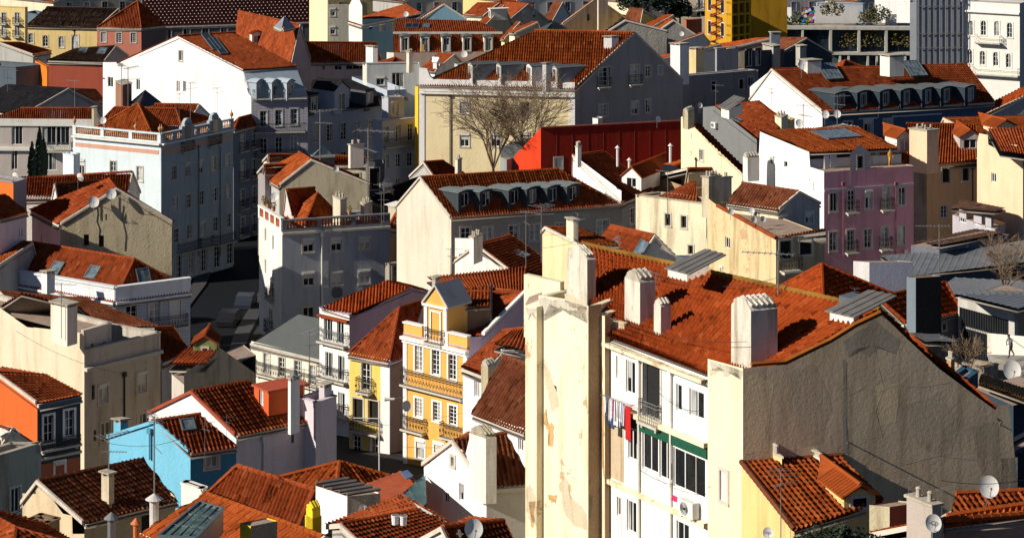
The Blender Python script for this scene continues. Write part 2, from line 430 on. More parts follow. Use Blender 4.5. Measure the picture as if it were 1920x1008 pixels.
def balcony(b, W, a, c, z, railm=None, dep=.55, hh=.95, slab=True, name='balcony', sm=None):
    t = (W(1, 0)-W(0, 0)); n = W(0, 0, 1)-W(0, 0); up = V((0, 0, 1)); r = .022
    m = MB(); m.box(W(a, z-.14, .02), t*(c-a), n*dep, up*.12)
    for x in (a+.15, c-.3): m.box(W(x, z-.3, .02), t*.12, n*dep*.6, up*.16)
    s = m.build(name, sm or M_STONE, b.o)
    q = MB(); rd = .028
    cs = [(W(a+.04, z, dep-.06), W(c-.04, z, dep-.06)), (W(a+.04, z, .0), W(a+.04, z, dep-.06)), (W(c-.04, z, .0), W(c-.04, z, dep-.06))]
    for p0, p1 in cs:
        d = p1-p0; L = d.length; dd = d/L; nn = dd.cross(up)
        for zz in (.0, hh*.82, hh): q.box(p0+up*zz-nn*.02, dd*L, nn*.04, up*.035)
        k = max(2, int(L/.13))
        for i in range(k+1): q.box(p0+dd*(L*i/k)-nn*.009-dd*.009, dd*.018, nn*.018, up*hh)
        for i in range(k):
            if i % 2 == 0: q.box(p0+dd*(L*(i+.5)/k)-nn*.008+up*hh*.35, dd*.05, nn*.016, up*.16)
    q.build('railing', railm or M_IRON, s)
# ---------------------------------------------------------------- the generic town house
LOG = []
def H(name, label, L, N, R, Y, roof='flat', wm=None, wm2=None, W=(), rm=None, a=None, b=None, pL=None, pR=None, cat=None, into=None,
      oh=.28, kind='tile', par=.5, sur=None, frm=None, rail=None, verge=None, zb=None, far=None, group=None, cap=True):  # wm2 paints the right wall, often a darker copy standing for its shade
    N3 = Q(N[0], N[1], Y); z = N3.z
    def cor(c):
        if c[0] == 'a': q = toward(N3, c[2], c[1]); q.z = z+(c[3] if len(c) > 3 else 0); return q
        p = P(c[0], c[1], z); d = p-N3; az = math.degrees(math.atan2(d.x, d.y))
        lo, hi = (-88, -24) if c[0] < N[0] else (28, 88)
        if az < lo or az > hi:
            if abs(az) > 90: az = lo if c[0] < N[0] else hi
            return toward(N3, min(max(az, lo), hi), c[0])
        return p
    L3, R3 = cor(L), cor(R); F3 = L3+R3-N3 if far is None else P(far[0], far[1], z)
    F3.z = z+(L3.z-z)+(R3.z-z) if far is None else z
    cen = (L3+R3+N3+F3)/4
    base = V((cen.x, cen.y, gz(cen.y)))
    if into is None:
        bb = Bld(name, label, cat or 'house', base, group)
    else: bb = into
    bb.ref = Y; dl, dr = (L3-N3), (R3-N3); dl.z = dr.z = 0
    bb.ax = (dl.normalized(), dr.normalized()); bb.N = N3; bb.z = z; bb.dim = (dl.length, dr.length)
    azl = math.degrees(math.atan2(dl.x, dl.y)); azr = math.degrees(math.atan2(dr.x, dr.y))
    wm = wm or M_CREAM; wm2 = wm2 or wm; rm = rm or T_RED
    wl = [w[1:] for w in W if w[0] == 0]; wr = [w[1:] for w in W if w[0] == 1]
    def inplane(A, B_, u, v):
        k = (u-960)/F; t = (B_-A); t.z = 0; t.normalize(); s_ = (k*A.y-A.x)/(t.x-k*t.y); y = A.y+t.y*s_
        return V((A.x+t.x*s_, y, ZC-(v-VH)/F*y))
    def rend(A0, d, q):
        d = V((d.x, d.y, 0)); p = inplane(A0, A0+d, *q); f = (p-A0).xy.dot(d.xy)/d.xy.length_squared
        f = min(max(f, .25), 1.15); p = A0+d*f; y = p.y; zz = ZC-(q[1]-VH)/F*y; p.z = min(max(zz, A0.z-.7), A0.z+.7); return p
    rise = 0; rp = []; prL = [(0, L3.z), ((L3-N3).xy.length, z)]; caps = []
    gL = gR = gLo = gRo = None
    if roof == 'gL':
        A0 = inplane(L3, N3, *a); A1 = rend(A0, R3-N3, b) if b else A0+(R3-N3)
        s0 = (A0-L3).dot((N3-L3).normalized()) if 0 else (A0-L3).xy.length
        gL = A0; rp = [[N3, R3, A1, A0], [L3, F3, A1, A0]]; gRf = A1; caps = [[A0, A1]]; rise = A0.z-z
        gFR = A1
    elif roof == 'gR':
        A0 = inplane(N3, R3, *a); A1 = rend(A0, L3-N3, b) if b else A0+(L3-N3)
        gR = A0; rp = [[N3, L3, A1, A0], [R3, F3, A1, A0]]; caps = [[A0, A1]]; rise = A0.z-z
    elif roof in ('hipL', 'hipR', 'pyr'):
        if roof == 'hipL': m0, dd = (N3+R3)/2, (L3-N3)
        elif roof == 'hipR': m0, dd = (N3+L3)/2, (R3-N3)
        else: m0, dd = (N3+F3)/2, (R3-L3)
        A0 = inplane(m0, m0+dd, *a); A0.z = max(A0.z, z+.3); A1 = A0
        if roof != 'pyr':
            A1 = inplane(m0, m0+dd, *b); zz = max((A0.z+A1.z)/2, z+.3); A0.z = A1.z = zz
        if roof == 'hipL': rp = [[L3, N3, A0, A1], [N3, R3, A0], [R3, F3, A1, A0], [F3, L3, A1]]; hp = [[N3, A0], [R3, A0], [L3, A1], [F3, A1], [A0, A1]]
        elif roof == 'hipR': rp = [[L3, N3, A0], [N3, R3, A1, A0], [R3, F3, A1], [F3, L3, A0, A1]]; hp = [[N3, A0], [L3, A0], [R3, A1], [F3, A1], [A0, A1]]
        else: rp = [[L3, N3, A0], [N3, R3, A0], [R3, F3, A0], [F3, L3, A0]]; hp = [[q, A0] for q in (L3, N3, R3, F3)]
        caps = hp; rise = A0.z-z
    # walls
    Lx, Rx = (N3-L3).xy.length, (R3-N3).xy.length
    t1 = (N3-L3).normalized(); t2 = (R3-N3).normalized()
    zt = par if roof == 'flat' else 0
    def side(A, B_, apex, pp, ws, m_, nm='wall'):
        if pp: return wall(bb, A, B_, pp, m_, ws, zb, sur, frm, True, rail, cen, nm)
        Lw = (B_-A).xy.length; pr = [(0, A.z+zt), (Lw, B_.z+zt)]
        if apex is not None: pr.insert(1, ((apex-A).xy.length, apex.z))
        return wall(bb, A, B_, pr, m_, ws, zb, sur, frm, False, rail, cen, nm)
    bb.WL = side(L3, N3, gL, pL, wl, wm); bb.WR = side(N3, R3, gR, pR, wr, wm2)
    okR = A1 if roof == 'gL' else None; okL = A1 if roof == 'gR' else None
    side(R3, F3, None, None, [], wm); side(F3, L3, None, None, [], wm2)
    for A, B_, ap in ((R3, F3, okR), (F3, L3, okL)):
        if ap is not None:
            m = MB(); m.quad(A, B_, ap-V((0, 0, .05))); m.build('gable', wm if ap is okR else wm2, bb.o)
    if roof == 'flat':
        m = MB(); m.quad(L3, N3, R3, F3); m.build('roof', M_TERR, bb.o); bb.polys.append([L3, N3, R3, F3])
        m = MB(); e = .18
        for A, B_ in ((L3, N3), (N3, R3), (R3, F3), (F3, L3)):
            pp = pL if A is L3 else (pR if A is N3 else None)
            if pp: continue
            d = (B_-A).normalized(); nn = V((d.y, -d.x, 0)); nn = nn if nn.dot(cen-A) > 0 else -nn
            m.box(A+nn*.02+V((0, 0, -.01)), B_-A, nn*.2, V((0, 0, zt)))
            m.box(A-nn*.06+V((0, 0, zt)), B_-A, nn*.32, V((0, 0, .07)))
        if par > .05 and m.v: m.build('parapet', wm2, bb.o)
    for i, q in enumerate(rp):
        roof_plane(bb, q, rm, kind, oh=oh)
    if cap and kind == 'tile':
        for q in caps:
            ridge(bb, q, rm)
    if roof in ('gL', 'gR') and (verge or kind == 'tile'):
        m = MB(); nn = -bb.ax[1] if roof == 'gL' else -bb.ax[0]
        for e0 in ((L3, N3) if roof == 'gL' else (N3, R3)):
            d = A0-e0
            m.box(e0+V((0, 0, -.12))+nn*.02, d, nn*.12, V((0, 0, .2)))
        m.build('verge', verge or M_VERGE, bb.o)
    if roof in ('gL', 'gR', 'hipL', 'hipR', 'pyr'):
        m = MB()
        for A, B_ in ([(N3, R3)] if roof == 'gL' else [(L3, N3)] if roof == 'gR' else [(L3, N3), (N3, R3)]):
            d = (B_-A).normalized(); nn = V((d.y, -d.x, 0)); nn = nn if nn.dot(cen-A) < 0 else -nn
            m.box(A+V((0, 0, -.32)), B_-A, nn*.14, V((0, 0, .2)))
        m.build('cornice', sur or M_STONE, bb.o)
    LOG.append('%-22s Y%.0f z%.1f g%.1f L%.1fm az%.0f R%.1fm az%.0f rise%.1f' % (label[:22] if label else name, Y, z, gz(Y), Lx, azl, Rx, azr, rise))
    return bb
# ---------------------------------------------------------------- things on roofs
def chimney(b, u0, u1, u2, vb, vt, mat=None, top='cap', Y=None, name='chimney', capm=None):
    p = Q(u1, vb, Y) if Y else b.hit(u1, vb)[0]
    eL, eR = b.ax; mat = mat or M_CHIM
    def ext(d, u):
        k = (u-960)/F; s = (k*p.y-p.x)/(d.x-k*d.y); return max(.2, min(abs(s), 3))
    wl, wr = ext(eL, u0), ext(eR, u2)
    zt = ZC-(vt-VH)/F*p.y; hgt = zt-p.z
    m = MB(); o = p-V((0, 0, 1.0)); m.box(o, eL*wl, eR*wr, V((0, 0, hgt+1)))
    ob = m.build(name, mat, b.o)
    o = p+V((0, 0, hgt)); q = MB()
    if top == 'cap':
        e = .07; q.box(o-eL*e-eR*e, eL*(wl+2*e), eR*(wr+2*e), V((0, 0, .1)))
        for i in (.25, .7):
            for j in ((.25, .7) if wr > .7 else (.5,)): q.lathe(o+eL*wl*i+eR*wr*j+V((0, 0, .1)), [(.09, 0), (.09, .28), (.12, .3), (.06, .36)], 8)
    elif top == 'slab':
        q.box(o-eL*.1-eR*.1+V((0, 0, .16)), eL*(wl+.2), eR*(wr+.2), V((0, 0, .08)))
        for i in (0, 1):
            for j in (0, 1): q.box(o+eL*(wl-.14)*i+eR*(wr-.14)*j, eL*.14, eR*.14, V((0, 0, .16)))
    elif top == 'house':
        c0 = o+eL*wl*.5; h = min(wl, .9)*.45
        q.add([o, o+eL*wl, o+eL*wl*.7+V((0,0,h)), o+eL*wl*.3+V((0,0,h)), o+eR*wr, o+eL*wl+eR*wr, o+eL*wl*.7+eR*wr+V((0,0,h)), o+eL*wl*.3+eR*wr+V((0,0,h))],
              [(0,1,2,3),(4,7,6,5),(0,3,7,4),(3,2,6,7),(2,1,5,6)])
        k = max(3, int(wr/.22))
        for i in range(k): q.tube([o+eR*(wr*(i+.5)/k)+eL*(wl*.05)+V((0,0,h*.45)), o+eR*(wr*(i+.5)/k)+eL*(wl*.5)+V((0,0,h+.06)), o+eR*(wr*(i+.5)/k)+eL*(wl*.95)+V((0,0,h*.45))], .07, 6)
    q.build('chimney_top', capm or M_CHTOP, ob)
    return ob
def dormer(b, u, v, w, h, f=None, style='gable', wm=None, rm=None, win='g', wn=1, dep=None, ww=None, wh=None, frm=None, sur=None, rise=.5, kind='tile'):
    """(u,v) = foot of the dormer's front face on the roof"""
    p, n = b.hit(u, v); 
    if f is None:
        f = V((n.x, n.y, 0)); f = f.normalized() if f.length > .1 else -b.ax[0]
    else: f = -b.ax[f]
    t = V((-f.y, f.x, 0)); 
    if t.x < 0: t = -t
    slope = max(.25, math.hypot(n.x, n.y)/max(n.z, .2)); dep = dep or min(4.5, h/slope+.3)
    up = V((0, 0, 1)); wm = wm or M_CREAM; A = p-t*w/2; B_ = p+t*w/2
    m = MB(); back = -f*dep
    for X in (A, B_): m.quad(X-up*.3, X+up*h, X+up*h+back, X+back-up*.3)
    dm = m.build('dormer', wm, b.o)
    class X: pass
    x = X(); x.o = dm; x.polys = b.polys; 
    pr = [(0, p.z+h), (w, p.z+h)]
    if style == 'gable': pr.insert(1, (w/2, p.z+h+rise))
    if style == 'barrel': pr = [(w*i/8, p.z+h+rise*math.sin(math.pi*i/8)) for i in range(9)]
    ww = ww or w*.62; wh = wh or h*.72; hs = []
    tt = t; nn = f
    Wf = lambda s_, z, d=0: V((A.x, A.y, 0))+tt*s_+nn*d+V((0, 0, z))
    for i in range(wn):
        c = w*(i+.5)/wn; hs.append((c-ww/2, c+ww/2, p.z+h*.10, p.z+h*.10+wh, win))
    q = MB(); br = sorted(set([0, w]+[s[0] for s in pr]+[y for s in hs for y in s[:2]]))
    def tp(s_):
        for (a, za), (c, zc) in zip(pr, pr[1:]):
            if a-1e-6 <= s_ <= c+1e-6: return za+(zc-za)*(s_-a)/max(c-a, 1e-6)
        return pr[-1][1]
    for a_, c_ in zip(br, br[1:]):
        if c_-a_ < 1e-5: continue
        z0 = p.z-.3
        for s in hs:
            if s[0] <= (a_+c_)/2 <= s[1]: q.quad(Wf(a_, z0), Wf(c_, z0), Wf(c_, s[2]), Wf(a_, s[2])); z0 = s[3]
        q.quad(Wf(a_, z0), Wf(c_, z0), Wf(c_, tp(c_)), Wf(a_, tp(a_)))
    q.build('front', wm, dm)
    for s in hs:
        c0 = len(C.objects); window(x, Wf, s, sur or M_STONE, frm or M_WHITE, M_IRON)
    # flatten: windows of a dormer become sub-parts of it through merging below
    r = rm or T_RED; e = .12
    if style == 'flat':
        q = MB(); q.box(A-t*e+f*e+up*h, t*(w+2*e), -f*(dep+e+.3), up*.12); q.build('dormer_roof', r, dm)
    elif style == 'barrel':
        q = MB(); pts = [(-e+(w+2*e)*i/8, p.z+h+.04+(rise)*math.sin(math.pi*i/8)) for i in range(9)]
        for (s0, z0), (s1, z1) in zip(pts, pts[1:]):
            q.prism([Wf(s0, z0, e), Wf(s1, z1, e), Wf(s1, z1, -dep-.6), Wf(s0, z0, -dep-.6)], V((0, 0, .06)))
        for s_, z_ in pts[::2]: q.tube([Wf(s_, z_+.06, e), Wf(s_, z_+.06, -dep-.5)], .025, 4)
        q.build('dormer_roof', r, dm)
    else:
        q = MB(); k = 3
        dd = dep+rise/slope+.3
        for sd in (0, 1):
            e0, r0 = (-e if sd == 0 else w+e), w/2
            n0 = p.z+h-.06; n1 = p.z+h+rise+.05
            q.prism([Wf(e0, n0, e), Wf(r0, n1, e), Wf(r0, n1, -dd), Wf(e0, n0, -dep-.1)], V((0, 0, .07)))
            if kind == 'tile':
                k = int((dep+.2)/TP)
                for i in range(k+1):
                    y0 = e-.04-i*TP
                    q.tube([Wf(e0, n0+.08, y0), Wf(r0, n1+.08, y0)], .06, 5)
        q.tube([Wf(w/2, p.z+h+rise+.14, e), Wf(w/2, p.z+h+rise+.14, -dd)], .1, 6)
        q.build('dormer_roof', r, dm)
    return dm
def skylight(b, u, v, w, l, mat=None, pane='sky', bars=0, lift=.12, fr=None):
    p, n = b.hit(u, v); up = (V((0, 0, 1))-n*n.z).normalized(); t = up.cross(n).normalized()
    o = p-t*w/2-up*l/2+n*(lift-.05); e = .07; m = MB()
    m.box(o, t*w, up*e, n*.14); m.box(o+up*(l-e), t*w, up*e, n*.14); m.box(o+up*e, t*e, up*(l-2*e), n*.14); m.box(o+up*e+t*(w-e), t*e, up*(l-2*e), n*.14)
    for i in range(1, bars+1): m.box(o+up*e+t*(w*i/(bars+1)-.03), t*.06, up*(l-2*e), n*.13)
    s = m.build('skylight', fr or M_ZINC, b.o)
    q = MB(); o2 = o+n*.08; q.prism([o2+t*e, o2+t*(w-e), o2+t*(w-e)+up*l, o2+t*e+up*l], n*.02)
    q.build('pane', glass(pane), s); return s
def setbase(o, m):                         # finish: store a thing mesh built around world base
    return o
# templates copied for repeats
TEMPL = {}
def dup(root, loc, rz, label, sc=1):
    r = root.copy(); C.objects.link(r); r.location = loc; r.rotation_euler = (0, 0, rz); r['label'] = label; r.scale = (sc, sc, sc)
    for ch in list(root.children):
        if ch.name.startswith('lettering'): continue
        c = ch.copy(); C.objects.link(c); c.parent = r
        for g in ch.children:
            d = g.copy(); C.objects.link(d); d.parent = c
    return r
def inst(key, maker, loc, rz, label, sc=1):
    if key not in TEMPL:
        TEMPL[key] = o = maker(); o.location = loc; o.rotation_euler = (0, 0, rz); o.scale = (sc, sc, sc); o['label'] = label; return o
    return dup(TEMPL[key], loc, rz, label, sc)
def mk_dish():                             # facing -Y, 1 m reflector
    o = thing('satellite_dish', '-', 'satellite dish', (0, 0, 0), 'satellite dishes on the roofs')
    m = MB(); up = V((0, 0, 1)); c = V((0, -.30, .75)); nrm = V((0, -.94, .34)); a = V((1, 0, 0)); bq = nrm.cross(a)
    K = 24
    for s_, off in ((1, 0), (-1, -.012)):
        rings = []
        for j in range(5):
            r = .5*j/4; d = .10*(r/.5)**2
            rings.append([c+(a*math.cos(6.28318*i/K)*.94+bq*math.sin(6.28318*i/K))*r+nrm*(d+off) for i in range(K)])
        k0 = len(m.v); m.v += [tuple(q) for g in rings for q in g]
        for j in range(4):
            for i in range(K): m.f.append([k0+j*K+i, k0+j*K+(i+1) % K, k0+(j+1)*K+(i+1) % K, k0+(j+1)*K+i]); m.mi.append(0)
    m.build('reflector', M_DISH, o, True)
    m = MB(); m.tube([c-bq*.48+nrm*.02, c+nrm*.5-bq*.12], .018, 5); m.tube([c+nrm*.5-bq*.12, c+nrm*.38-bq*.08], .045, 8); m.build('feed_arm', M_GREYMET, o)
    m = MB(); m.tube([V((0, 0, -.6)), V((0, 0, .8))], .03, 6); m.tube([V((0, 0, .72)), c], .035, 6); m.build('mast', M_GREYMET, o)
    return o
def mk_antenna(hm=3.0, kind=0):
    def f():
        o = thing('tv_antenna', '-', 'antenna', (0, 0, 0), 'television aerials on the roofs')
        m = MB(); m.tube([V((0, 0, -.8)), V((0, 0, hm))], .028, 5); m.build('mast', M_GREYMET, o)
        m = MB()
        def yagi(z, L, n, w, a, tilt=0):
            d = V((math.cos(a), math.sin(a), tilt)); s = V((-math.sin(a), math.cos(a), 0))
            m.tube([V((0, 0, z))-d*L*.3, V((0, 0, z))+d*L*.7], .017, 4)
            for i in range(n):
                p = V((0, 0, z))+d*L*(-.3+i/(n-1)); ww = w*(1.1-.5*i/(n-1)); m.tube([p-s*ww/2, p+s*ww/2], .011, 4)
        if kind == 0: yagi(hm-.1, 1.5, 7, .9, .3); yagi(hm-.8, 1.1, 9, .4, -.5)
        elif kind == 1: yagi(hm-.1, 1.7, 10, .5, 2.6); m.tube([V((0, 0, hm-1)), V((.4, 0, hm-1.2))], .012, 4)
        else:
            yagi(hm-.05, 1.2, 4, 1.6, 1.2); yagi(hm-.6, 1.3, 12, .3, .1, .1)
        m.build('aerial', M_GREYMET, o); return o
    return f
def dish(u, v, Y, dia, label, rz=0): # (u,v) = centre of the reflector
    p = Q(u, v, Y); sc = dia/1.0
    return inst('dish', mk_dish, p-V((0, -.3*math.cos(rz)*sc, .75*sc)), rz, label, sc)
def dish_on(Wt, u, v, d, dia, label, rz=0):
    p = on_wall(Wt, u, v, d); sc = dia; return inst('dish', mk_dish, p-V((0, -.3*math.cos(rz)*sc, .75*sc)), rz, label, sc)
def antenna(u, vb, vt, Y, label, kind=0, rz=0):
    p = Q(u, vb, Y); h = (vb-vt)/F*Y; sc = h/3.0
    return inst('ant%d' % kind, mk_antenna(3.0, kind), p, rz, label, sc)
def mk_ac():
    o = thing('air_conditioner', '-', 'air conditioner', (0, 0, 0), 'air conditioning units')
    m = MB(); m.cbox(V((0, -.16, 0)), V((1, 0, 0)), V((0, 1, 0)), .85, .3, .6); m.build('casing', M_ACW, o)
    m = MB()
    for i in range(5): r = .05+.045*i; m.tube([V((-.1+r*math.cos(a*.5236), -.325, .3+r*math.sin(a*.5236))) for a in range(13)], .008, 4)
    m.tube([V((-.1, -.315, .3)), V((-.1, -.33, .3))], .05, 8); m.build('fan_grille', M_IRON, o)
    m = MB(); 
    for x in (-.3, .3): m.box(V((x, -.3, -.06)), V((.04, 0, 0)), V((0, .32, 0)), V((0, 0, .05)))
    m.build('bracket', M_GREYMET, o); return o
def wallthing(W, s, z, d): return W(s, z, d)
def on_wall(Wt, u, v, d=0):                # Wt as returned by wall()
    s, z = Wt[3](u, v); return Wt[0](s, z, d)
def band(b, Wt, u0, v0, u1, v1, hpx_m, dep=.12, mat=None, name='string_course', below=False):
    """horizontal band on a wall from pixel to pixel, height in metres"""
    W_, Lw, pr, SZ, n, t = Wt; s0, z0 = SZ(u0, v0); s1, z1 = SZ(u1, v1); z = (z0+z1)/2
    m = MB(); m.box(W_(s0, z, .0), t*(s1-s0), n*dep, V((0, 0, hpx_m))); return m.build(name, mat or M_STONE, b.o)
def pipe(b, Wt, u, v0, v1, mat=None, r=.05):
    W_, Lw, pr, SZ, n, t = Wt; s, z0 = SZ(u, v0); z1 = SZ(u, v1)[1]
    m = MB(); m.tube([W_(s, z0, .09), W_(s, z1, .09)], r, 6); m.cbox(W_(s, z0-.1, .1), t, n, .25, .2, .28); return m.build('downpipe', mat or M_GREYMET, b.o)
# ---------------------------------------------------------------- shared materials
M_SOFF = flat((.30, .26, .22), .9)
M_CREAM = plaster((.76, .67, .47), .35)
M_WHITEW = plaster((.80, .785, .77), .26)
M_WHITED = plaster((.76, .72, .64), .5)
M_GREYW = plaster((.42, .41, .39), .4)
M_BEIGE = plaster((.50, .44, .33), .45)
M_LILAC = plaster((.55, .48, .54), .25)
M_LBLUE = plaster((.56, .70, .76), .2)
M_STONE = plaster((.52, .49, .42), .35, bm=.2)
M_STONEW = plaster((.74, .72, .66), .25, bm=.2)
M_WHITE = flat((.80, .80, .78), .5, var=.08)
M_SHUT = flat((.66, .66, .64), .6, var=.12)
M_IRON = flat((.015, .017, .018), .5, var=.1)
M_GREYMET = flat((.28, .28, .28), .45, .5)
M_ZINC = flat((.16, .19, .21), .4, .4)
M_HOLE = flat((.012, .012, .013), .9, var=.1)
M_TERR = plaster((.33, .25, .20), .5)
M_CHIM = plaster((.60, .56, .48), .95)
M_CHTOP = plaster((.42, .38, .31), .6)
M_VERGE = plaster((.58, .52, .44), .4)
M_DISH = flat((.72, .71, .68), .45, var=.15)
M_ACW = flat((.70, .70, .68), .5, var=.1)
T_RED = tile((.31, .062, .017), .42, .22)
T_ORA = tile((.35, .072, .015), .34, .18)
T_NEW = tile((.34, .055, .010), .2, .12)
T_DARK = tile((.19, .056, .024), .6, .4)
T_BRN = tile((.085, .045, .028), .5, .5)
T_BLK = tile((.02, .018, .02), .4, .3)
T_GRY = tile((.14, .13, .12), .5, .4)
S_SLATE = flat((.05, .06, .062), .7, sc=1.5)
S_ZINC = metal_sheet((.33, .36, .40)); S_GREY = metal_sheet((.24, .26, .28)); S_DARK = metal_sheet((.05, .055, .065)); S_OLD = metal_sheet((.30, .28, .25))
# ---------------------------------------------------------------- world, sun, camera
sc = bpy.context.scene
w = bpy.data.worlds.new("World"); sc.world = w; w.use_nodes = True
sky = w.node_tree.nodes.new('ShaderNodeTexSky'); sky.sky_type = 'NISHITA'; sky.sun_disc = False
EL = 29.0; SX, SY = -.94, -.34
sky.sun_elevation = math.radians(EL); sky.sun_rotation = math.atan2(SX, SY) % 6.28318
bgn = w.node_tree.nodes['Background']; w.node_tree.links.new(sky.outputs[0], bgn.inputs[0]); bgn.inputs[1].default_value = .05; sky.air_density = .6; sky.dust_density = 0; sky.ozone_density = 2.0
L_ = bpy.data.lights.new('sun', 'SUN'); L_.energy = 5; L_.angle = math.radians(.5); L_.color = (1, .91, .78)
so = bpy.data.objects.new('sun', L_); C.objects.link(so)
hn = math.hypot(SX, SY); ce = math.cos(math.radians(EL))
so.rotation_euler = V((SX/hn*ce, SY/hn*ce, math.sin(math.radians(EL)))).to_track_quat('Z', 'Y').to_euler()
cd = bpy.data.cameras.new('camera'); co = bpy.data.objects.new('camera', cd); C.objects.link(co)
co.location = (0, 0, ZC); co.rotation_euler = (math.pi/2, 0, 0)
cd.sensor_width = 36; cd.lens = F/1920*36; cd.shift_y = -(504-VH)/1920; cd.clip_end = 9000; cd.clip_start = 1
sc.camera = co
sc.view_settings.view_transform = 'Standard'; sc.view_settings.look = 'None'; sc.view_settings.exposure = .35
# ground: one terraced sheet following the hillside
m = MB(); xs = [-3000, -300, -100, -60, -30, 0, 30, 60, 100, 300, 3000]; ys = [-200, 0]+[g[0] for g in GK[1:]]
vs = [V((x, y, gz(max(y, 0)))) for y in ys for x in xs]; nx = len(xs)
m.add(vs, [(j*nx+i, j*nx+i+1, (j+1)*nx+i+1, (j+1)*nx+i) for j in range(len(ys)-1) for i in range(nx-1)])
M_GROUND = plaster((.03, .029, .028), .5, rough=1.)
tag(m.build('ground', M_GROUND), kind='structure')
# ================================================================ main building, front right
def ipl(A, t, u):                         # point on horizontal line (A,t) at column u
    k = (u-960)/F; s = (k*A.y-A.x)/(t.x-k*t.y); return V((A.x+t.x*s, A.y+t.y*s, 0))
ft = V((.5387, -.8425, 0)); fn = V((-.8425, -.5387, 0)); FA = V((8.24, 108.4, 0))
ZE = 30.6
mb = Bld('apartment_block', 'large crumbling cream apartment block with broad orange roof and huge blank grey gable, in front', 'apartment block', V((9, 112, gz(112))))
mb.ref = 110
M_MAIN = plaster((.80, .70, .47), .22, bm=.3); M_MAINP = plaster((.80, .71, .50), .5, .15, bm=.5)
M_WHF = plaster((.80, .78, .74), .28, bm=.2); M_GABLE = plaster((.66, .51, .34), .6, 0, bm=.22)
M_BRICKY = plaster((.40, .31, .22), .8, 1.4, bm=1.5)
def fp(u, off=0): return ipl(FA+fn*off, ft, u)
zb0 = 12
def panel(u0, u1, off, prof, mat, wins=(), ret=None, retm=None, **k):
    A, B_ = fp(u0, off), fp(u1, off)
    Wt = wall(mb, A, B_, prof, mat, wins, zb0, cen=V((14, 116, 0)), **k)
    if ret:                                # return face on the near side
        C0 = B_-fn*(-ret)*-1; pz = Wt[2][-1][1]
        wall(mb, B_, B_-fn*ret, [(0, pz), (ret, pz)], retm or mat, (), zb0, pix=False, cen=B_-ft)
    return Wt
W0 = panel(985, 1006, 1.3, [(985, 572), (1006, 575)], M_MAINP, ret=.35)
W1 = panel(1010, 1103, .95, [(1010, 553), (1060, 560), (1103, 573)], M_MAINP, [('w', 1039, 734, .42, .62)], ret=.7, retm=M_BRICKY)
W2 = panel(1117, 1134, .3, [(1117, 588), (1134, 592)], M_MAINP, ret=.3, retm=M_BRICKY)
M_WF2 = M_WHF
W3 = panel(1134, 1327, 0, [(1134, 635), (1142, 638), (1327, 707)], M_WHF,
   [('v', 1157, 688, .2, 1.0), ('o', 1182, 707, .72, 1.45), ('v', 1273, 745, .42, 1.15), ('o', 1306, 757, 1.05, 1.15),
    ('v', 1150, 817, .22, .8), ('n', 1188, 834, .85, 1.35), ('o', 1219, 848, 1.2, 1.62), ('o', 1248, 863, .95, 1.65), ('n', 1292, 886, 2.3, 1.68),
    ('v', 1160, 949, .3, .85), ('o', 1184, 968, .75, 1.4), ('o', 1280, 1003, .9, 1.1), ('K', 1222, 734, 1.28, 2.3)], rev=.35, frm=M_WHITE)
W4 = panel(1327, 1393, .45, [(1327, 672), (1393, 690)], M_MAIN, [('h', 1357, 911, .5, 1.25)])
wall(mb, fp(1327, .45), fp(1327, .45)-fn*.5, [(0, 30.2), (.5, 30.2)], M_MAIN, (), zb0, pix=False, cen=V((14, 116, 0)))
# open loggia recess interior
def wbox(Wt, u0, u1, v, d0, d1, h, mat, name): # box on facade by columns, base at row v of u0
    W_, Lw, pr, SZ, n, t = Wt; s0, z = SZ(u0, v); s1, _ = SZ(u1, v)
    m = MB(); m.box(W_(s0, z, d0), t*(s1-s0), n*(d1-d0), V((0, 0, h))); return m.build(name, mat, mb.o)
wbox(W3, 1142, 1327, 761, 0, .22, .2, M_MAINP, 'floor_band'); wbox(W3, 1142, 1327, 903, 0, .22, .2, M_MAINP, 'floor_band'); wbox(W3, 1140, 1327, 646, 0, .35, .16, M_MAINP, 'eave_band')
M_GREEN = flat((.008, .085, .045), .55)
wbox(W3, 1178, 1327, 797, .0, .07, .50, M_GREEN, 'fascia')
M_TANP = plaster((.50, .40, .27), .5, .3)
wbox(W3, 1143, 1170, 893, 0, .012, 3.1, M_TANP, 'bare_plaster')
for u_ in (1200.5, 1260): pipe(mb, W3, u_, 650+(u_-1142)*.38, 1020+(u_-1142)*.2, M_STONEW, .055)
balcony(mb, W3[0], W3[3](1204, 785)[0], W3[3](1241, 785)[0], W3[3](1222, 792)[1], M_GREYMET, .3, .9)
# gable wall in shade
N_ = fp(1393, .45); g_t = azd(75); R_ = ipl(N_, g_t, 1908)
gp = [(1393, 690), (1412, 688), (1475, 683), (1520, 661), (1560, 642), (1605, 614), (1655, 590), (1700, 634), (1760, 690), (1830, 742), (1866, 768), (1872, 760), (1892, 758), (1900, 830), (1908, 900)]
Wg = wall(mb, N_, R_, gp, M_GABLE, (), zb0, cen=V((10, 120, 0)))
def gpt(u, v): return on_wall(Wg, u, v)
ap = gpt(1655, 590)
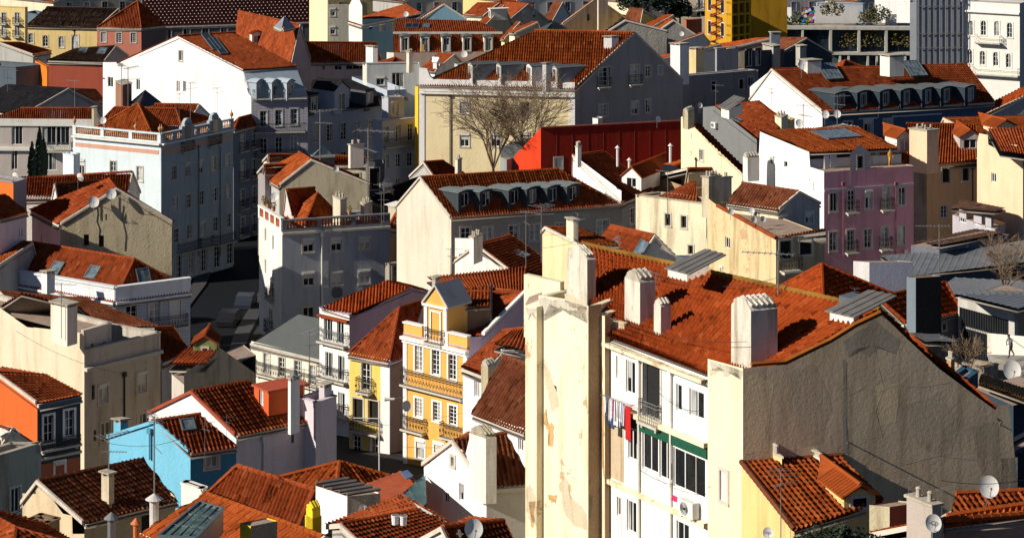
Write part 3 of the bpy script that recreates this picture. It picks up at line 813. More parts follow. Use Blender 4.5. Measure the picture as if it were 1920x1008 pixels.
# roof: ruled surfaces, ridge drops slightly toward the far end
RDG0 = Q(1092, 458, 124.2); RDG1 = ap+V((0, 0, .12))-V((g_t.y, -g_t.x, 0))*.3
E0 = Q(1142, 636, 114.5); E1 = gpt(1412, 688)+V((0, 0, .1)); E1 = Q(1392, 692, 106.6)
mid = Q(1345, 712, 107.8)
T_MAIN = tile((.285, .048, .009), .24, .16)
e0_ = fp(1118, .15); e0_.z = ZE+.12; e1_ = fp(1397, .0); e1_.z = ZE+.12
roof_patch(mb, e0_, e1_, RDG0, RDG1, T_MAIN, oh=.12)
BK1 = gpt(1870, 767); BK0 = BK1+(RDG0-RDG1)
roof_patch(mb, BK0, BK1, RDG0, RDG1, T_MAIN)
wall(mb, V((BK1.x, BK1.y, 0)), V((BK0.x, BK0.y, 0)), [(0, BK1.z), ((BK1-BK0).xy.length, BK0.z)], M_GREYW, (), zb0, pix=False)
wall(mb, V((R_.x, R_.y, 0)), V((BK1.x, BK1.y, 0)), [(0, 27), ((BK1-R_).xy.length, 27)], M_GREYW, (), zb0, pix=False)
LE = fp(985, 1.3); wall(mb, V((LE.x, LE.y, 0)), V((BK0.x, BK0.y, 0)), [(0, 30.5), ((RDG0-LE).xy.length, RDG0.z-.1), ((BK0-LE).xy.length, BK0.z)], M_MAIN, (), zb0, pix=False)
ridge(mb, [RDG0, RDG1], tile((.26, .13, .025), .5, .7), .15)
m = MB(); pts = [gpt(*q)+V((-.1, -.1, .1)) for q in gp[1:7]]; pts = [q-V((-.1, -.1, .1))-V((g_t.y, -g_t.x, 0))*.22+V((0, 0, .06)) for q in pts]; m.tube(pts, .11, 6); m.build('verge_tiles', tile((.36, .11, .02), .4, .4), mb.o)
# left tower parapets going back over the roof
tw = [(1103, 573), (1172, 546)]
A_ = fp(1103, .95); B2 = A_+V((.75, .66, 0)).normalized()*5.2
def para(p0, p1, z0, z1, th=.3, zbot=None, mat=None):
    d = V((p1.x-p0.x, p1.y-p0.y, 0)); nn = V((d.y, -d.x, 0)).normalized()
    m = MB(); a = [V((p0.x, p0.y, (zbot or z0-3))), V((p1.x, p1.y, (zbot or z1-3))), V((p1.x, p1.y, z1)), V((p0.x, p0.y, z0))]
    m.prism(a, nn*th); return m.build('parapet', mat or M_MAINP, mb.o)
def pq(u, v, Y): return Q(u, v, Y)
para(pq(1107, 572, 116.3), pq(1172, 547, 119), pq(1107, 572, 116.3).z, pq(1172, 547, 119).z)
para(pq(1014, 553, 119), pq(1066, 541, 122), pq(1014, 553, 119).z, pq(1066, 541, 122).z)
para(pq(1122, 588, 115.3), pq(1176, 604, 114.6), pq(1122, 588, 115.3).z, pq(1176, 604, 114.6).z)
para(pq(990, 512, 123), pq(1058, 527, 121.5), pq(990, 512, 123).z, pq(1058, 527, 121.5).z)
para(pq(1122, 588, 115.3), pq(1170, 572, 117.8), pq(1122, 588, 115.3).z, pq(1170, 572, 117.8).z)
m = MB(); m.prism([pq(985, 573, 120.2), pq(1017, 560, 119.2), pq(1016, 551, 121.5), pq(992, 560, 122)], V((0, 0, .1))); m.build('terrace', M_TERR, mb.o)
mb.ax = (-ft, azd(68))
chimney(mb, 1062, 1101, 1117, 566, 487, top='house', Y=118, capm=M_CHIM)
chimney(mb, 1171, 1200, 1229, 630, 530, top='house', Y=114.2)
chimney(mb, 1226, 1239, 1258, 645, 575, top='house', Y=112.6, capm=M_CHIM)
chimney(mb, 1371, 1408, 1458, 684, 583, top='house', Y=107.0, capm=M_CHIM)
def vent(b, u0, u1, u2, vb, vt, Y, mat, o1=.6, o2=1.0): # low roof light box under an overhanging sheet
    p = Q(u1, vb, Y); ax = b.ax
    def ext(d, u): k = (u-960)/F; return abs((k*p.y-p.x)/(d.x-k*d.y))
    a, c = ext(ax[0], u0), ext(ax[1], u2); h = (vb-vt)/F*Y
    m = MB(); m.box(p-V((0, 0, .6)), ax[0]*a, ax[1]*c, V((0, 0, h+.6))); o = m.build('roof_vent', M_WHITED, b.o)
    m = MB(); q = p+V((0, 0, h))-ax[0]*o1-ax[1]*o2; k = 6; a += o1*2-1.2; c += o2*2-2
    for i in range(k): m.prism([q+ax[0]*((a+1.2)*i/k), q+ax[0]*((a+1.2)*(i+.97)/k), q+ax[0]*((a+1.2)*(i+.97)/k)+ax[1]*(c+2)+V((0, 0, .5)), q+ax[0]*((a+1.2)*i/k)+ax[1]*(c+2)+V((0, 0, .5))], V((0, 0, .05+.02*(i % 2))))
    m.build('sheet_cover', mat, o)
def vent2(c4, base):                       # raised light box: curb, a dark core painting the shaded gap and an overhanging sheet roof
    pb = [mb.hit(u, v)[0] for u, v in base]; z = pb[1].z+1.0
    top = [P(u, v, z+(0 if i < 2 else .35)) for i, (u, v) in enumerate(c4)]
    m = MB(); m.prism([pb[0], pb[1], pb[2]+V((0, 0, 0)), pb[0]+(pb[2]-pb[1])], V((0, 0, .42))); o = m.build('roof_vent', M_WHITED, mb.o)
    ctr = sum(pb[:3], V((0, 0, 0)))/3; m = MB(); q = [ctr+(p-ctr)*.6 for p in (pb[0], pb[1], pb[2], pb[0]+(pb[2]-pb[1]))]; zt_ = z+.02; m.add(q+[V((p.x, p.y, zt_)) for p in q], [(4, 5, 6, 7), (0, 1, 5, 4), (1, 2, 6, 5), (2, 3, 7, 6), (3, 0, 4, 7)]); m.build('dark_gap_core', M_ZINC, o)
    m = MB(); k = 7
    for i in range(k):
        a, c = i/k, (i+.97)/k; m.prism([top[0].lerp(top[1], a), top[0].lerp(top[1], c), top[3].lerp(top[2], c), top[3].lerp(top[2], a)], V((0, 0, .05+.03*(i % 2))))
    m.build('sheet_cover', S_OLD, o)
vent2([(1245, 504), (1292, 516), (1362, 479), (1322, 468)], [(1252, 519), (1288, 528), (1330, 512)])
vent2([(1546, 584), (1602, 597), (1682, 556), (1628, 545)], [(1556, 600), (1600, 609), (1640, 590)])
# exposed patches where the plaster has fallen off
M_EXP = plaster((.56, .36, .16), .6, .3, bm=1.2); M_EXP2 = plaster((.60, .50, .36), .6, bm=1.)
def patch(Wt, pts, mat, seed, name='bare_plaster'):
    rr = random.Random(seed); W_, Lw, pr, SZ, n, t = Wt; out = []
    for (u0, v0), (u1, v1) in zip(pts, pts[1:]+pts[:1]):
        for j in range(4):
            f = j/4; u_ = u0+(u1-u0)*f+rr.gauss(0, 1.1); v_ = v0+(v1-v0)*f+rr.gauss(0, 2.2); s_, z_ = SZ(u_, v_); out.append((min(max(s_, .02), Lw-.02), z_))
    m = MB(); c_ = (sum(q[0] for q in out)/len(out), sum(q[1] for q in out)/len(out)); od = .0015 if Wt is Wg else .006; vs = [W_(c_[0], c_[1], od)]+[W_(s_, z_, od) for s_, z_ in out]; m.add(vs, [(0, i+1, (i+1) % len(out)+1) for i in range(len(out))]); return m.build(name, mat, mb.o)
patch(W1, [(1019, 668), (1028, 690), (1040, 720), (1048, 760), (1034, 770), (1026, 735), (1018, 700)], M_EXP2, 1)
patch(W1, [(1022, 765), (1026, 790), (1038, 800), (1039, 835), (1031, 835), (1028, 805), (1020, 792)], M_EXP, 2)
patch(W1, [(1047, 905), (1062, 895), (1068, 925), (1098, 960), (1102, 990), (1075, 985), (1058, 955)], M_EXP2, 3)
patch(W1, [(1028, 925), (1046, 930), (1040, 942), (1030, 938)], M_EXP, 4); patch(W1, [(1060, 552), (1100, 572), (1100, 600), (1092, 590), (1075, 572), (1058, 566)], M_EXP2, 5)
patch(W0, [(987, 915), (996, 905), (1004, 930), (1005, 985), (996, 975), (988, 960)], M_EXP2, 6); patch(W0, [(992, 940), (1003, 938), (1003, 985), (997, 990)], M_EXP, 7); patch(W2, [(1119, 610), (1124, 640), (1130, 700), (1133, 780), (1133, 900), (1127, 860), (1128, 740), (1120, 660)], M_EXP, 8)
M_STN = plaster((.50, .46, .38), .9, bm=.4)
patch(W1, [(1011, 556), (1060, 563), (1102, 576), (1102, 606), (1094, 590), (1083, 583), (1070, 590), (1052, 572), (1040, 585), (1030, 568), (1018, 600), (1011, 590)], M_STN, 21, 'damp_stain')
patch(W0, [(986, 576), (1005, 579), (1005, 600), (998, 588), (990, 597)], M_STN, 22, 'damp_stain'); patch(W4, [(1329, 676), (1392, 693), (1391, 712), (1380, 700), (1360, 706), (1345, 688), (1335, 692)], M_STN, 23, 'damp_stain')
patch(W4, [(1330, 690), (1350, 694), (1340, 702), (1331, 704)], M_EXP2, 9)
MG2 = plaster((.55, .43, .29), .6, 0, bm=.28); MG3 = plaster((.44, .37, .28), .5, 0, bm=.2); MG4 = plaster((.74, .57, .35), .6, 0, bm=.28)
patch(Wg, [(1582, 640), (1640, 600), (1690, 640), (1680, 662), (1650, 650), (1630, 668), (1605, 655), (1590, 668)], MG3, 11)
patch(Wg, [(1581, 672), (1589, 680), (1586, 760), (1590, 850), (1581, 848)], MG3, 12)
patch(Wg, [(1400, 705), (1420, 700), (1450, 720), (1440, 800), (1425, 850), (1400, 850)], MG4, 13); patch(Wg, [(1480, 700), (1530, 680), (1560, 760), (1540, 830), (1500, 840), (1490, 770)], MG2, 14)
patch(Wg, [(1700, 760), (1760, 740), (1800, 790), (1780, 860), (1720, 840)], MG2, 15); patch(Wg, [(1640, 720), (1690, 715), (1680, 790), (1650, 800)], MG4, 16); patch(Wg, [(1820, 800), (1870, 790), (1880, 900), (1840, 890)], MG2, 17)
m = MB()
for pts in ([(1595, 740), (1620, 728), (1650, 735), (1680, 722), (1720, 726), (1780, 718)], [(1400, 850), (1425, 845), (1450, 850), (1495, 843)], [(1650, 820), (1640, 770), (1655, 730), (1645, 690)], [(1690, 870), (1760, 855), (1830, 862)]):
    m.tube([on_wall(Wg, u+RND.gauss(0, 2), v+RND.gauss(0, 1.5), .0) for u, v in pts], .005, 4)
m.build('cracks', MG3, mb.o)
m = MB(); m.tube([gpt(1592, 829), gpt(1592, 829)+V((-.2, -.9, .25))], .03, 5); m.tube([gpt(1875, 795), gpt(1875, 795)+V((-.1, -.7, .3))], .03, 5); m.build('iron_bracket', M_GREYMET, mb.o)
# things hanging on the main facade
p = on_wall(W3, 1300, 966, .05); rz = math.atan2(ft.y, ft.x)
inst('ac', mk_ac, p, rz, 'large white air conditioner at the foot of the glazed white front, beside a pink cloth', 1.15)
def cloth(u0, v0, w, h, col, Wt, name='towel', lab='', d=.35, cat='laundry', grp='washing hung out to dry'):
    W_, Lw, pr, SZ, n, t = Wt; s0, z0 = SZ(u0, v0); m = MB(); k = 7; rr = RND.random()*6
    g = [[W_(s0+w*i/k, z0-h*j/5, d+.05*math.sin(i*1.9+rr)*(j/5)) for j in range(6)] for i in range(k+1)]
    vs = [q for c in g for q in c]; vs2 = [q+n*.012 for q in vs]; nv = len(vs)
    fs = [(i*6+j, i*6+j+1, (i+1)*6+j+1, (i+1)*6+j) for i in range(k) for j in range(5)]
    m.add(vs+vs2, fs+[tuple(nv+x for x in f[::-1]) for f in fs])
    o = m.build(name, flat(col, .9), None, True); org = W_(s0, z0, d); 
    return tag(o, lab, cat, grp)
LC = [(1147, 738, .35, 1.2, (.03, .04, .08), 'shirt', 'dark shirt on the line at the far left end of the washing row'), (1154, 742, .3, .9, (.75, .75, .75), 'shirt', 'white shirt hanging left in the washing row, beside the dark one'),
      (1159, 745, .22, 1.3, (.05, .10, .25), 'trousers', 'blue trousers hanging in the washing row'), (1164, 747, .5, 1.1, (.78, .78, .80), 'towel', 'white towel in the middle of the washing row'),
      (1172, 751, .3, 1.5, (.03, .035, .03), 'trousers', 'black trousers hanging beside the red towel'), (1179, 756, .22, .9, (.7, .6, .6), 'shirt', 'pale patterned shirt hanging above the black trousers'),
      (1184, 757, .42, 1.45, (.55, .01, .01), 'towel', 'bright red towel at the right end of the washing row')]
LC += [(1145+i*3.6, 739+i*1.5, .26, .7+.5*((i*37) % 7)/7, [(.7, .7, .72), (.03, .03, .05), (.5, .12, .14), (.06, .12, .3), (.75, .7, .68), (.1, .1, .1)][(i*5) % 6], 'shirt', ['white vest', 'navy shirt', 'dusky red shirt', 'blue shirt', 'cream vest', 'grey shirt', 'white tee', 'dark tee', 'pale blouse', 'small dark top'][i]+' hanging on the inner line of the washing row') for i in range(10)]
for i_, c_ in enumerate(LC): cloth(c_[0], c_[1], c_[2], c_[3], c_[4], W3, c_[5], c_[6])
cloth(1271, 924, .4, .25, (.6, .03, .15), W3, 'cloth', 'small pink cloth pegged beside the air conditioner', .3)
m = MB()
for d in (.3, .38, .46): m.tube([W3[0](W3[3](1143, 738)[0], W3[3](1143, 737)[1], d), W3[0](W3[3](1198, 757)[0], W3[3](1198, 757)[1], d)], .01, 4)
m.tube([on_wall(W3, 1143, 738, 0), on_wall(W3, 1143, 738, .5)], .02, 4); m.tube([on_wall(W3, 1198, 757, 0), on_wall(W3, 1198, 757, .5)], .02, 4)
tag(m.build('clothes_line', M_GREYMET), 'clothes line carrying white, black and red washing on the white front', 'clothes line')
# ================================================================ yellow lean-to under the gable
fb = Bld('lean_to_house', 'small yellow house with tiled lean-to roof built against the huge grey gable wall', 'house', V((12, 105, gz(105))))
fb.ref = 106; fb.ax = (-ft, g_t)
gn = V((g_t.y, -g_t.x, 0))
T0 = gpt(1390, 868); T1 = gpt(1579, 853)
def down(T, u, v):
    k = (u-960)/F; s = (k*T.y-T.x)/(gn.x-k*gn.y); y = T.y+gn.y*s; return V((T.x+gn.x*s, y, ZC-(v-VH)/F*y))
E0_ = down(T0, 1489, 992); E1_ = down(T1, 1657, 940)
M_YEL = plaster((.70, .52, .22), .4)
roof_plane(fb, [T0, T1, E1_, E0_], T_ORA, oh=.1)
wall(fb, T0+gn*.02, E0_, [(0, T0.z-.1), ((E0_-T0).xy.length, E0_.z-.1)], M_YEL, (), zb0, pix=False, cen=V((30, 110, 0)))
wall(fb, E0_, E1_, [(0, E0_.z-.1), ((E1_-E0_).xy.length, E1_.z-.1)], M_YEL, (), zb0, pix=False, cen=V((14, 110, 0)))
wall(fb, E1_, T1, [(0, E1_.z-.1), ((E1_-T1).xy.length, T1.z-.1)], M_YEL, (), zb0, pix=False, cen=V((14, 110, 0)))
ridge(fb, [T0+V((0,0,.05)), E0_], T_DARK, .12); ridge(fb, [T0, T1], T_DARK, .12)
fb.ax = (-gn, -ft)
dormer(fb, 1612, 952, 1.35, .5, f=None, style='gable', wm=M_YEL, rm=T_ORA, win='K', rise=.32, ww=.6, wh=.35)
chimney(fb, 1459, 1466, 1482, 874, 858, M_YEL, top='cap'); chimney(fb, 1530, 1537, 1560, 866, 858, M_CHIM, top='slab')
# neighbours along the bottom right
b = H('tiled_house', 'low cream house with rough orange roof at bottom right behind two lettered dishes', (1640, 1000), (1760, 1050), (1960, 1010), 92, 'gL', M_CREAM, M_BEIGE, rm=T_ORA, a=(1770, 975), b=(1990, 960), zb=12)
BR = b
roof_plane(b, [Q(1772, 1115, 91.5), Q(1990, 1090, 91.5), Q(1990, 936, 96), Q(1776, 968, 95)], T_ORA)
ridge(b, [Q(1776, 967, 95), Q(1990, 935, 96)], T_ORA)
b2 = H('tiled_house', 'small red tiled outbuilding just under the large dish at the lower right edge', (1740, 985), (1775, 990), (1960, 975), 97, 'gL', M_CREAM, M_BEIGE, rm=T_ORA, a=(1790, 960), b=(1960, 950), zb=12)
roof_plane(b2, [Q(1775, 968, 95.5), Q(1990, 950, 96.5), Q(1990, 918, 97.8), Q(1792, 926, 97)], T_ORA)
ridge(b2, [Q(1792, 925, 97), Q(1990, 917, 97.8)], T_ORA)
chimney(b, 1700, 1748, 1764, 1040, 950, plaster((.42, .36, .32), .5), top='cap', Y=91)
bw = H('garden_wall', 'short stained cream wall with a red tiled block on top, right of the yellow lean-to', (1630, 948), (1668, 952), (1722, 944), 98, 'flat', plaster((.66, .58, .40), .8), plaster((.38, .10, .06), .4), cat='wall', zb=12, par=.05)
dish(1748, 980, 90, .62, 'white dish with dark round lettering, lower one of the bottom right pair', .15)
dish(1735, 963, 93, .6, 'white dish with lettering peeking out behind the lower one at bottom right')
dish(1852, 912, 96, .82, 'large white dish with rusty streaks before the grey gable wall', .1)
dish(1440, 998, 96, .42, 'white lettered dish cut by the bottom edge under the yellow wall')
def nos(u, v, Y, sz):
    for i, (ch, du, s) in enumerate((('N', -9, .16), ('O', 0, .26), ('S', 9, .16))):
        cu = bpy.data.curves.new('lettering', 'FONT'); cu.body = ch; cu.size = sz*s/.2; cu.align_x = 'CENTER'; cu.align_y = 'CENTER'; cu.extrude = .003
        o0 = bpy.data.objects.new('tmp', cu); C.objects.link(o0); bpy.context.view_layer.update(); me = bpy.data.meshes.new_from_object(o0.evaluated_get(bpy.context.evaluated_depsgraph_get())); bpy.data.objects.remove(o0); me.materials.clear(); me.materials.append(M_IRON); o = bpy.data.objects.new('lettering', me); C.objects.link(o)
        yield o, du
DT = [o for o in bpy.data.objects if o.name.startswith('satellite_dish')]
for o in DT:
    if 'letter' in o['label']:
        for x, du in nos(0, 0, 0, .25):
            x.parent = o; x.location = (du*.022, -.385, .78); x.rotation_euler = (math.radians(70), 0, 0)
# ================================================================ left side, near to far
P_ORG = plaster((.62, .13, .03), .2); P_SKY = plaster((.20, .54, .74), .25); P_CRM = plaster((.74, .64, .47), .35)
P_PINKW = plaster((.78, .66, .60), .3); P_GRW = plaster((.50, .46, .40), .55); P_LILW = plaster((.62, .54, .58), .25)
P_AZ = plaster((.44, .50, .58), .15, tiles=.28); P_DKB = plaster((.05, .07, .09), .3)
# bottom left tiles
b = H('tiled_house', 'orange tiled ridge roof in the bottom left corner below the cream stepped gable', (-60, 1015), (20, 1060), (150, 1025), 108, 'hipL', M_GREYW, rm=T_RED, a=(30, 972), b=(-60, 960), zb=10)
b = H('tiled_house', 'cream stepped gable house with dark old tiled roof and slim chimney, bottom left', (42, 940), (158, 977), (329, 932), 122, 'gL', plaster((.62, .50, .33), .5), plaster((.30, .28, .23), .5),
      [(1, 'k', 278, 985, .8, 2.2)], T_DARK, a=(72, 901), b=(281, 862), pL=[(42, 924), (67, 925), (68, 900), (74, 902), (118, 962), (135, 966), (136, 1000), (158, 1000)], zb=8)
E5 = b
chimney(b, 190, 204, 214, 950, 895, plaster((.58, .50, .36), .5), top='slab')
b = H('shed', 'small brown flat shed standing in front of the cream stepped gable', (54, 976), (90, 985), (112, 973), 116, 'flat', plaster((.20, .13, .08), .5), cat='shed', par=.06, zb=10)
def flue(u, vb, vt, Y, r, mat, lab, cap=True, cone=True, name='flue_pipe'):
    p = Q(u, vb, Y); h = (vb-vt)/F*Y; t_ = thing(name, lab, 'chimney pipe', p, 'free standing flue pipes')
    m = MB(); m.tube([p, p+V((0, 0, h))], r, 10); m.build('pipe', mat, t_)
    m = MB(); m.lathe(p+V((0, 0, h)), [(r*.8, 0), (r*.8, .1), (r*2., .12), (r*.2, .36)], 12); m.build('cowl', mat, t_); return t_
flue(209, 1030, 976, 104, .16, M_GREYMET, 'ribbed zinc flue pipe with a cone cowl at the bottom edge')
flue(289, 1000, 940, 112, .20, flat((.6, .57, .55), .6), 'white painted round flue with a dark pointed cap beside the black doorway')
flue(255, 1020, 986, 108, .12, flat((.6, .16, .04), .6), 'thin orange clay flue near the bottom edge')
# shaded grey house and orange house
b = H('town_house', 'shaded grey old house at the far left edge with one tall shuttered window', (-60, 905), (-2, 872), (77, 848), 138, 'flat', M_GREYW, plaster((.36, .33, .28), .7), [(1, 'g', 29, 937, .62, 1.35)], zb=6)
b = H('roof_annex', 'strip of old orange tiles with tiny white window behind the grey house', (-60, 820), (-10, 852), (76, 842), 143, 'gR', M_WHITED, rm=T_DARK, a=(20, 806), b=(-60, 790), zb=14)
dormer(b, 18, 848, .9, .9, style='barrel', wm=M_WHITED, rm=M_WHITED, win='w', rise=.2)
b = H('town_house', 'bright orange house with a blue-black front and two white arched windows', (-70, 705), (70, 753), (151, 738), 150, 'gL', P_ORG, P_DKB,
      [(1, 'a', 91, 803, .62, 1.55), (1, 'a', 130, 793, .62, 1.55), (1, 'g', 112, 880, .6, .9), (1, 'g', 144, 872, .55, .95)], T_RED, a=(-4, 699), b=(100, 706), sur=M_WHITE, zb=6)
OR = b
band(b, b.WR, 71, 770, 151, 752, .35, .18, plaster((.10, .14, .17), .2), 'cornice_band'); 
m = MB(); q = on_wall(b.WR, 72, 1000, .03); s0, z0 = b.WR[3](72, 868); s1, z1 = b.WR[3](160, 836); W_ = b.WR[0]
m.box(W_(.05, z0-3.2, .0), b.WR[5]*(b.WR[1]-.1), b.WR[4]*.02, V((0, 0, 3.1))); m.build('terracotta_panel', plaster((.40, .13, .07), .3), b.o)
band(b, b.WR, 72, 868, 151, 842, .14, .2, M_STONE); balcony(b, W_, .1, b.WR[1]-.1, W_ and b.WR[3](110, 835)[1], dep=.4, hh=.5)
# cream L-shaped building
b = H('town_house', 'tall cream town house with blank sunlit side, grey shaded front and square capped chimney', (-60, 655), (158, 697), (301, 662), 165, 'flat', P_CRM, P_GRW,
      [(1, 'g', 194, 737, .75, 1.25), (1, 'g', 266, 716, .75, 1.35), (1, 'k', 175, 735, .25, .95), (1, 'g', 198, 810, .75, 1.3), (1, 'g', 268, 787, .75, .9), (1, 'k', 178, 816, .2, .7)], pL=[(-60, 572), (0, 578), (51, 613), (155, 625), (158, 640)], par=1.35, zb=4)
CL = b
band(b, b.WR, 158, 695, 301, 661, .22, .3, M_STONE, 'cornice_band'); pipe(b, b.WR, 232, 702, 900, M_IRON, .06)
H('', '', (-60, 572), (157, 628), (209, 613), 165.3, 'flat', P_CRM, P_GRW, [(1, 'g', 192, 656, .62, 1.05), (1, 'k', 173, 657, .25, .9)], into=b, pL=[(-60, 560), (0, 577), (51, 612), (155, 624), (157, 626)], par=.25, zb=10)
roof_plane(b, [P(60, 612, 16.5), P(205, 612, 15.9), P(150, 585, 18), P(40, 552, 19.5), P(0, 560, 18.6)], T_RED, oh=0)
chimney(b, 95, 126, 145, 620, 578, plaster((.72, .66, .56), .3), top='slab', Y=163)
b.ax = (azd(-70), azd(20))
b2 = H('tiled_house', 'dark tiled roof with broken skylight rising behind the cream town house', (-60, 560), (60, 612), (290, 636), 176, 'gL', M_GREYW, rm=T_DARK, a=(0, 546), b=(170, 595), zb=4)
b = H('tiled_house', 'small orange tiled roof lit by the sun behind the grey parapet', (255, 637), (303, 676), (353, 632), 178, 'gL', M_GREYW, rm=T_ORA, a=(268, 616), b=(350, 628), zb=4)
b = H('tiled_house', 'low tiled outbuilding with stained grey wall and mossy little dormer above the dark street', (322, 690), (345, 722), (480, 660), 160, 'flat', P_GRW, plaster((.40, .35, .25), 1.), zb=4, par=.05, pR=[(345, 722), (345, 700), (413, 652), (480, 700)])
roof_plane(b, [Q(322, 680, 162.5), Q(388, 682, 161.5), Q(414, 654, 163.8), Q(352, 650, 164)], T_RED)
dormer(b, 384, 660, 1.5, .55, style='gable', wm=plaster((.20, .24, .09), .8), rm=T_RED, win='K', rise=.4, ww=.3, wh=.2)
# sky blue house
b = H('town_house', 'sky blue gabled house with small tiled roof and pink framed window', (204, 817), (357, 843), (443, 832), 140, 'gL', P_SKY, plaster((.06, .22, .36), .2),  # right wall is the same blue darkened, shade put into its colour
      [(1, 'g', 397, 861, .72, .9)], T_RED, a=(292, 789), b=(376, 776), sur=plaster((.60, .40, .32), .2), zb=6, verge=P_SKY)
SB = b
chimney(b, 213, 226, 240, 810, 793, P_SKY, top='slab', Y=145)
skylight(b, 352, 798, .8, .8)
pipe(b, b.WL, 282, 808, 860, plaster((.10, .30, .42), .2), .05)
# white gable house with red dormer
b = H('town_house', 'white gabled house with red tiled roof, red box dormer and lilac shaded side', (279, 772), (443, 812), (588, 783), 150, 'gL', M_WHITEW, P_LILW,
      [(1, 'k', 549, 822, .22, .5)], T_RED, a=(360, 733), b=(466, 714), zb=6, verge=plaster((.36, .08, .04), .3))
WG = b
pipe(b, b.WR, 493, 822, 880, P_LILW, .06)
p = Q(505, 764, 156)
dormer(b, 490, 764, 1.7, 1.1, f=1, style='flat', wm=plaster((.55, .10, .03), .2), rm=plaster((.40, .08, .04), .2), win='w', ww=.5, wh=1.0, dep=2.5)
b = H('town_house', 'narrow lilac block beside the white gabled house, dishes and plants on its roof', (560, 755), (592, 765), (631, 752), 152, 'flat', P_LILW, P_LILW, zb=4, par=.3)
chimney(b, 540, 545, 562, 783, 715, M_WHITEW, top='slab', Y=151)
flue(551, 712, 706, 151, .14, M_GREYMET, 'dark blue pointed chimney cowl on the tall slim white chimney')
chimney(b, 598, 608, 622, 752, 728, plaster((.50, .46, .50), .3), top='slab', Y=153)
# red and orange roofs in the bottom middle
b = H('tiled_house', 'long orange tiled hip roof in the bottom middle below the sky blue house', (385, 928), (560, 985), (600, 925), 118, 'hipL', plaster((.62, .52, .34), .5), rm=T_RED, a=(590, 914), b=(445, 876), zb=8)
b = H('tiled_house', 'wide sunlit orange tiled roof below the shaded street facades, bottom centre', (508, 898), (630, 922), (745, 896), 128, 'pyr', M_WHITED, rm=T_ORA, a=(637, 866), zb=8)
b = H('tiled_house', 'orange tiled roof with large tilted glass skylight at the bottom edge', (262, 998), (500, 1105), (690, 1045), 104, 'gR', P_CRM, rm=T_ORA, a=(606, 1006), b=(388, 926), zb=8)
BS = b
b.polys and None
b = H('roof_light', 'large sloping glazed skylight with metal bars on the orange roof, bottom left', (296, 1004), (352, 1030), (420, 952), 101.5, 'flat', M_ZINC, cat='skylight', par=0.0, zb=26) if 0 else None
def slopeglass(c4, Y4, lab):              # a glazed frame from four photo corners
    p = [Q(u, v, y) for (u, v), y in zip(c4, Y4)]; t_ = thing('roof_light', lab, 'skylight', sum(p, V((0,0,0)))/4)
    n = newell(p); m = MB()
    e = lambda a, c, r: m.tube([a, c], r, 4)
    for i in range(4): e(p[i], p[(i+1) % 4], .07)
    for i in range(1, 4): e(p[0].lerp(p[1], i/4), p[3].lerp(p[2], i/4), .03)
    for i in range(1, 3): e(p[0].lerp(p[3], i/3), p[1].lerp(p[2], i/3), .03)
    m.build('frame', M_ZINC, t_); m = MB(); m.prism([q-n*.03 for q in p], -n*.04); m.build('pane', glass('green'), t_)
    m = MB(); m.prism([q-n*.12 for q in p], V((0, 0, -.9))); m.build('curb', M_ZINC, t_); return t_
slopeglass([(297, 1004), (368, 1008), (419, 952), (374, 940)], (101, 100.5, 104.5, 105), 'large sloping glazed skylight with metal bars on the orange roof, bottom left')
b = H('chimney_stack', 'square white plastered chimney stack with stone cap right of the grey dish', (340, 912), (378, 925), (388, 905), 117, 'flat', M_WHITED, M_WHITED, cat='chimney', par=.15, zb=14)
b = H('chimney_stack', 'big white block with rough grey right side carrying a round dish, bottom centre', (592, 912), (651, 932), (713, 926), 116, 'flat', M_WHITEW, plaster((.34, .31, .29), .6, bm=1.8), cat='chimney', par=.05, zb=14)
m = MB(); 
for i in range(5): m.tube([b.N+V((0, 0, .15))+b.ax[0]*(b.dim[0]*i/4)*1.0, b.N+V((0, 0, .25))+b.ax[0]*(b.dim[0]*i/4)+b.ax[1]*b.dim[1]], .1, 6)
m.build('cap_tiles', T_GRY, b.o)
dish(678, 957, 115, .5, 'small grey round dish mounted on the rough side of the white block', .35)
b = H('chimney_stack', 'bright yellow tapered chimney pot at the bottom edge left of the white block', (572, 965), (586, 972), (603, 967), 108, 'flat', plaster((.72, .55, .03), .25), plaster((.45, .34, .03), .3), cat='chimney', par=.02, zb=20)  # right side yellow darkened to carry its shade
chimney(b, 574, 586, 601, 966, 958, plaster((.72, .55, .03), .25), top='house', Y=108, capm=plaster((.72, .55, .03), .25))
b = H('chimney_stack', 'wide yellow edged grey chimney block at the bottom left of centre', (450, 982), (470, 988), (520, 978), 104, 'flat', plaster((.72, .55, .03), .25), plaster((.22, .20, .17), .6), cat='chimney', par=.05, zb=20)
H('', '', (330, 1010), (336, 1016), (345, 1010), 102, 'flat', M_YEL if 'M_YEL' in globals() else None, into=b, par=.02, zb=24)
# orange sheet and teal roof
b = H('workshop_roof', 'orange and teal corrugated sheet roof sloping between the white block and white gabled house', (668, 925), (760, 975), (800, 940), 121, 'flat', plaster((.55, .14, .05), .3), M_GREYW, cat='workshop', par=.02, zb=8)
tl = metal_sheet((.10, .19, .19)); og = metal_sheet((.60, .13, .04))
roof_plane(b, [Q(670, 912, 125), Q(724, 950, 119), Q(784, 899, 124.5), Q(757, 885, 128)], og, 'sheet')
roof_plane(b, [Q(722, 952, 119), Q(770, 965, 118), Q(800, 940, 120), Q(798, 893, 125.5), Q(784, 898, 124.8)], tl, 'sheet', oh=0)
m = MB(); m.prism([Q(751, 886, 126), Q(762, 899, 124), Q(775, 893, 124.4), Q(764, 882, 126.4)], V((0, 0, .06))); tag(m.build('tarpaulin', flat((.08, .12, .22), .8, sc=9)), 'small blue and white tarpaulin tied over the top of the orange sheet roof', 'tarpaulin')
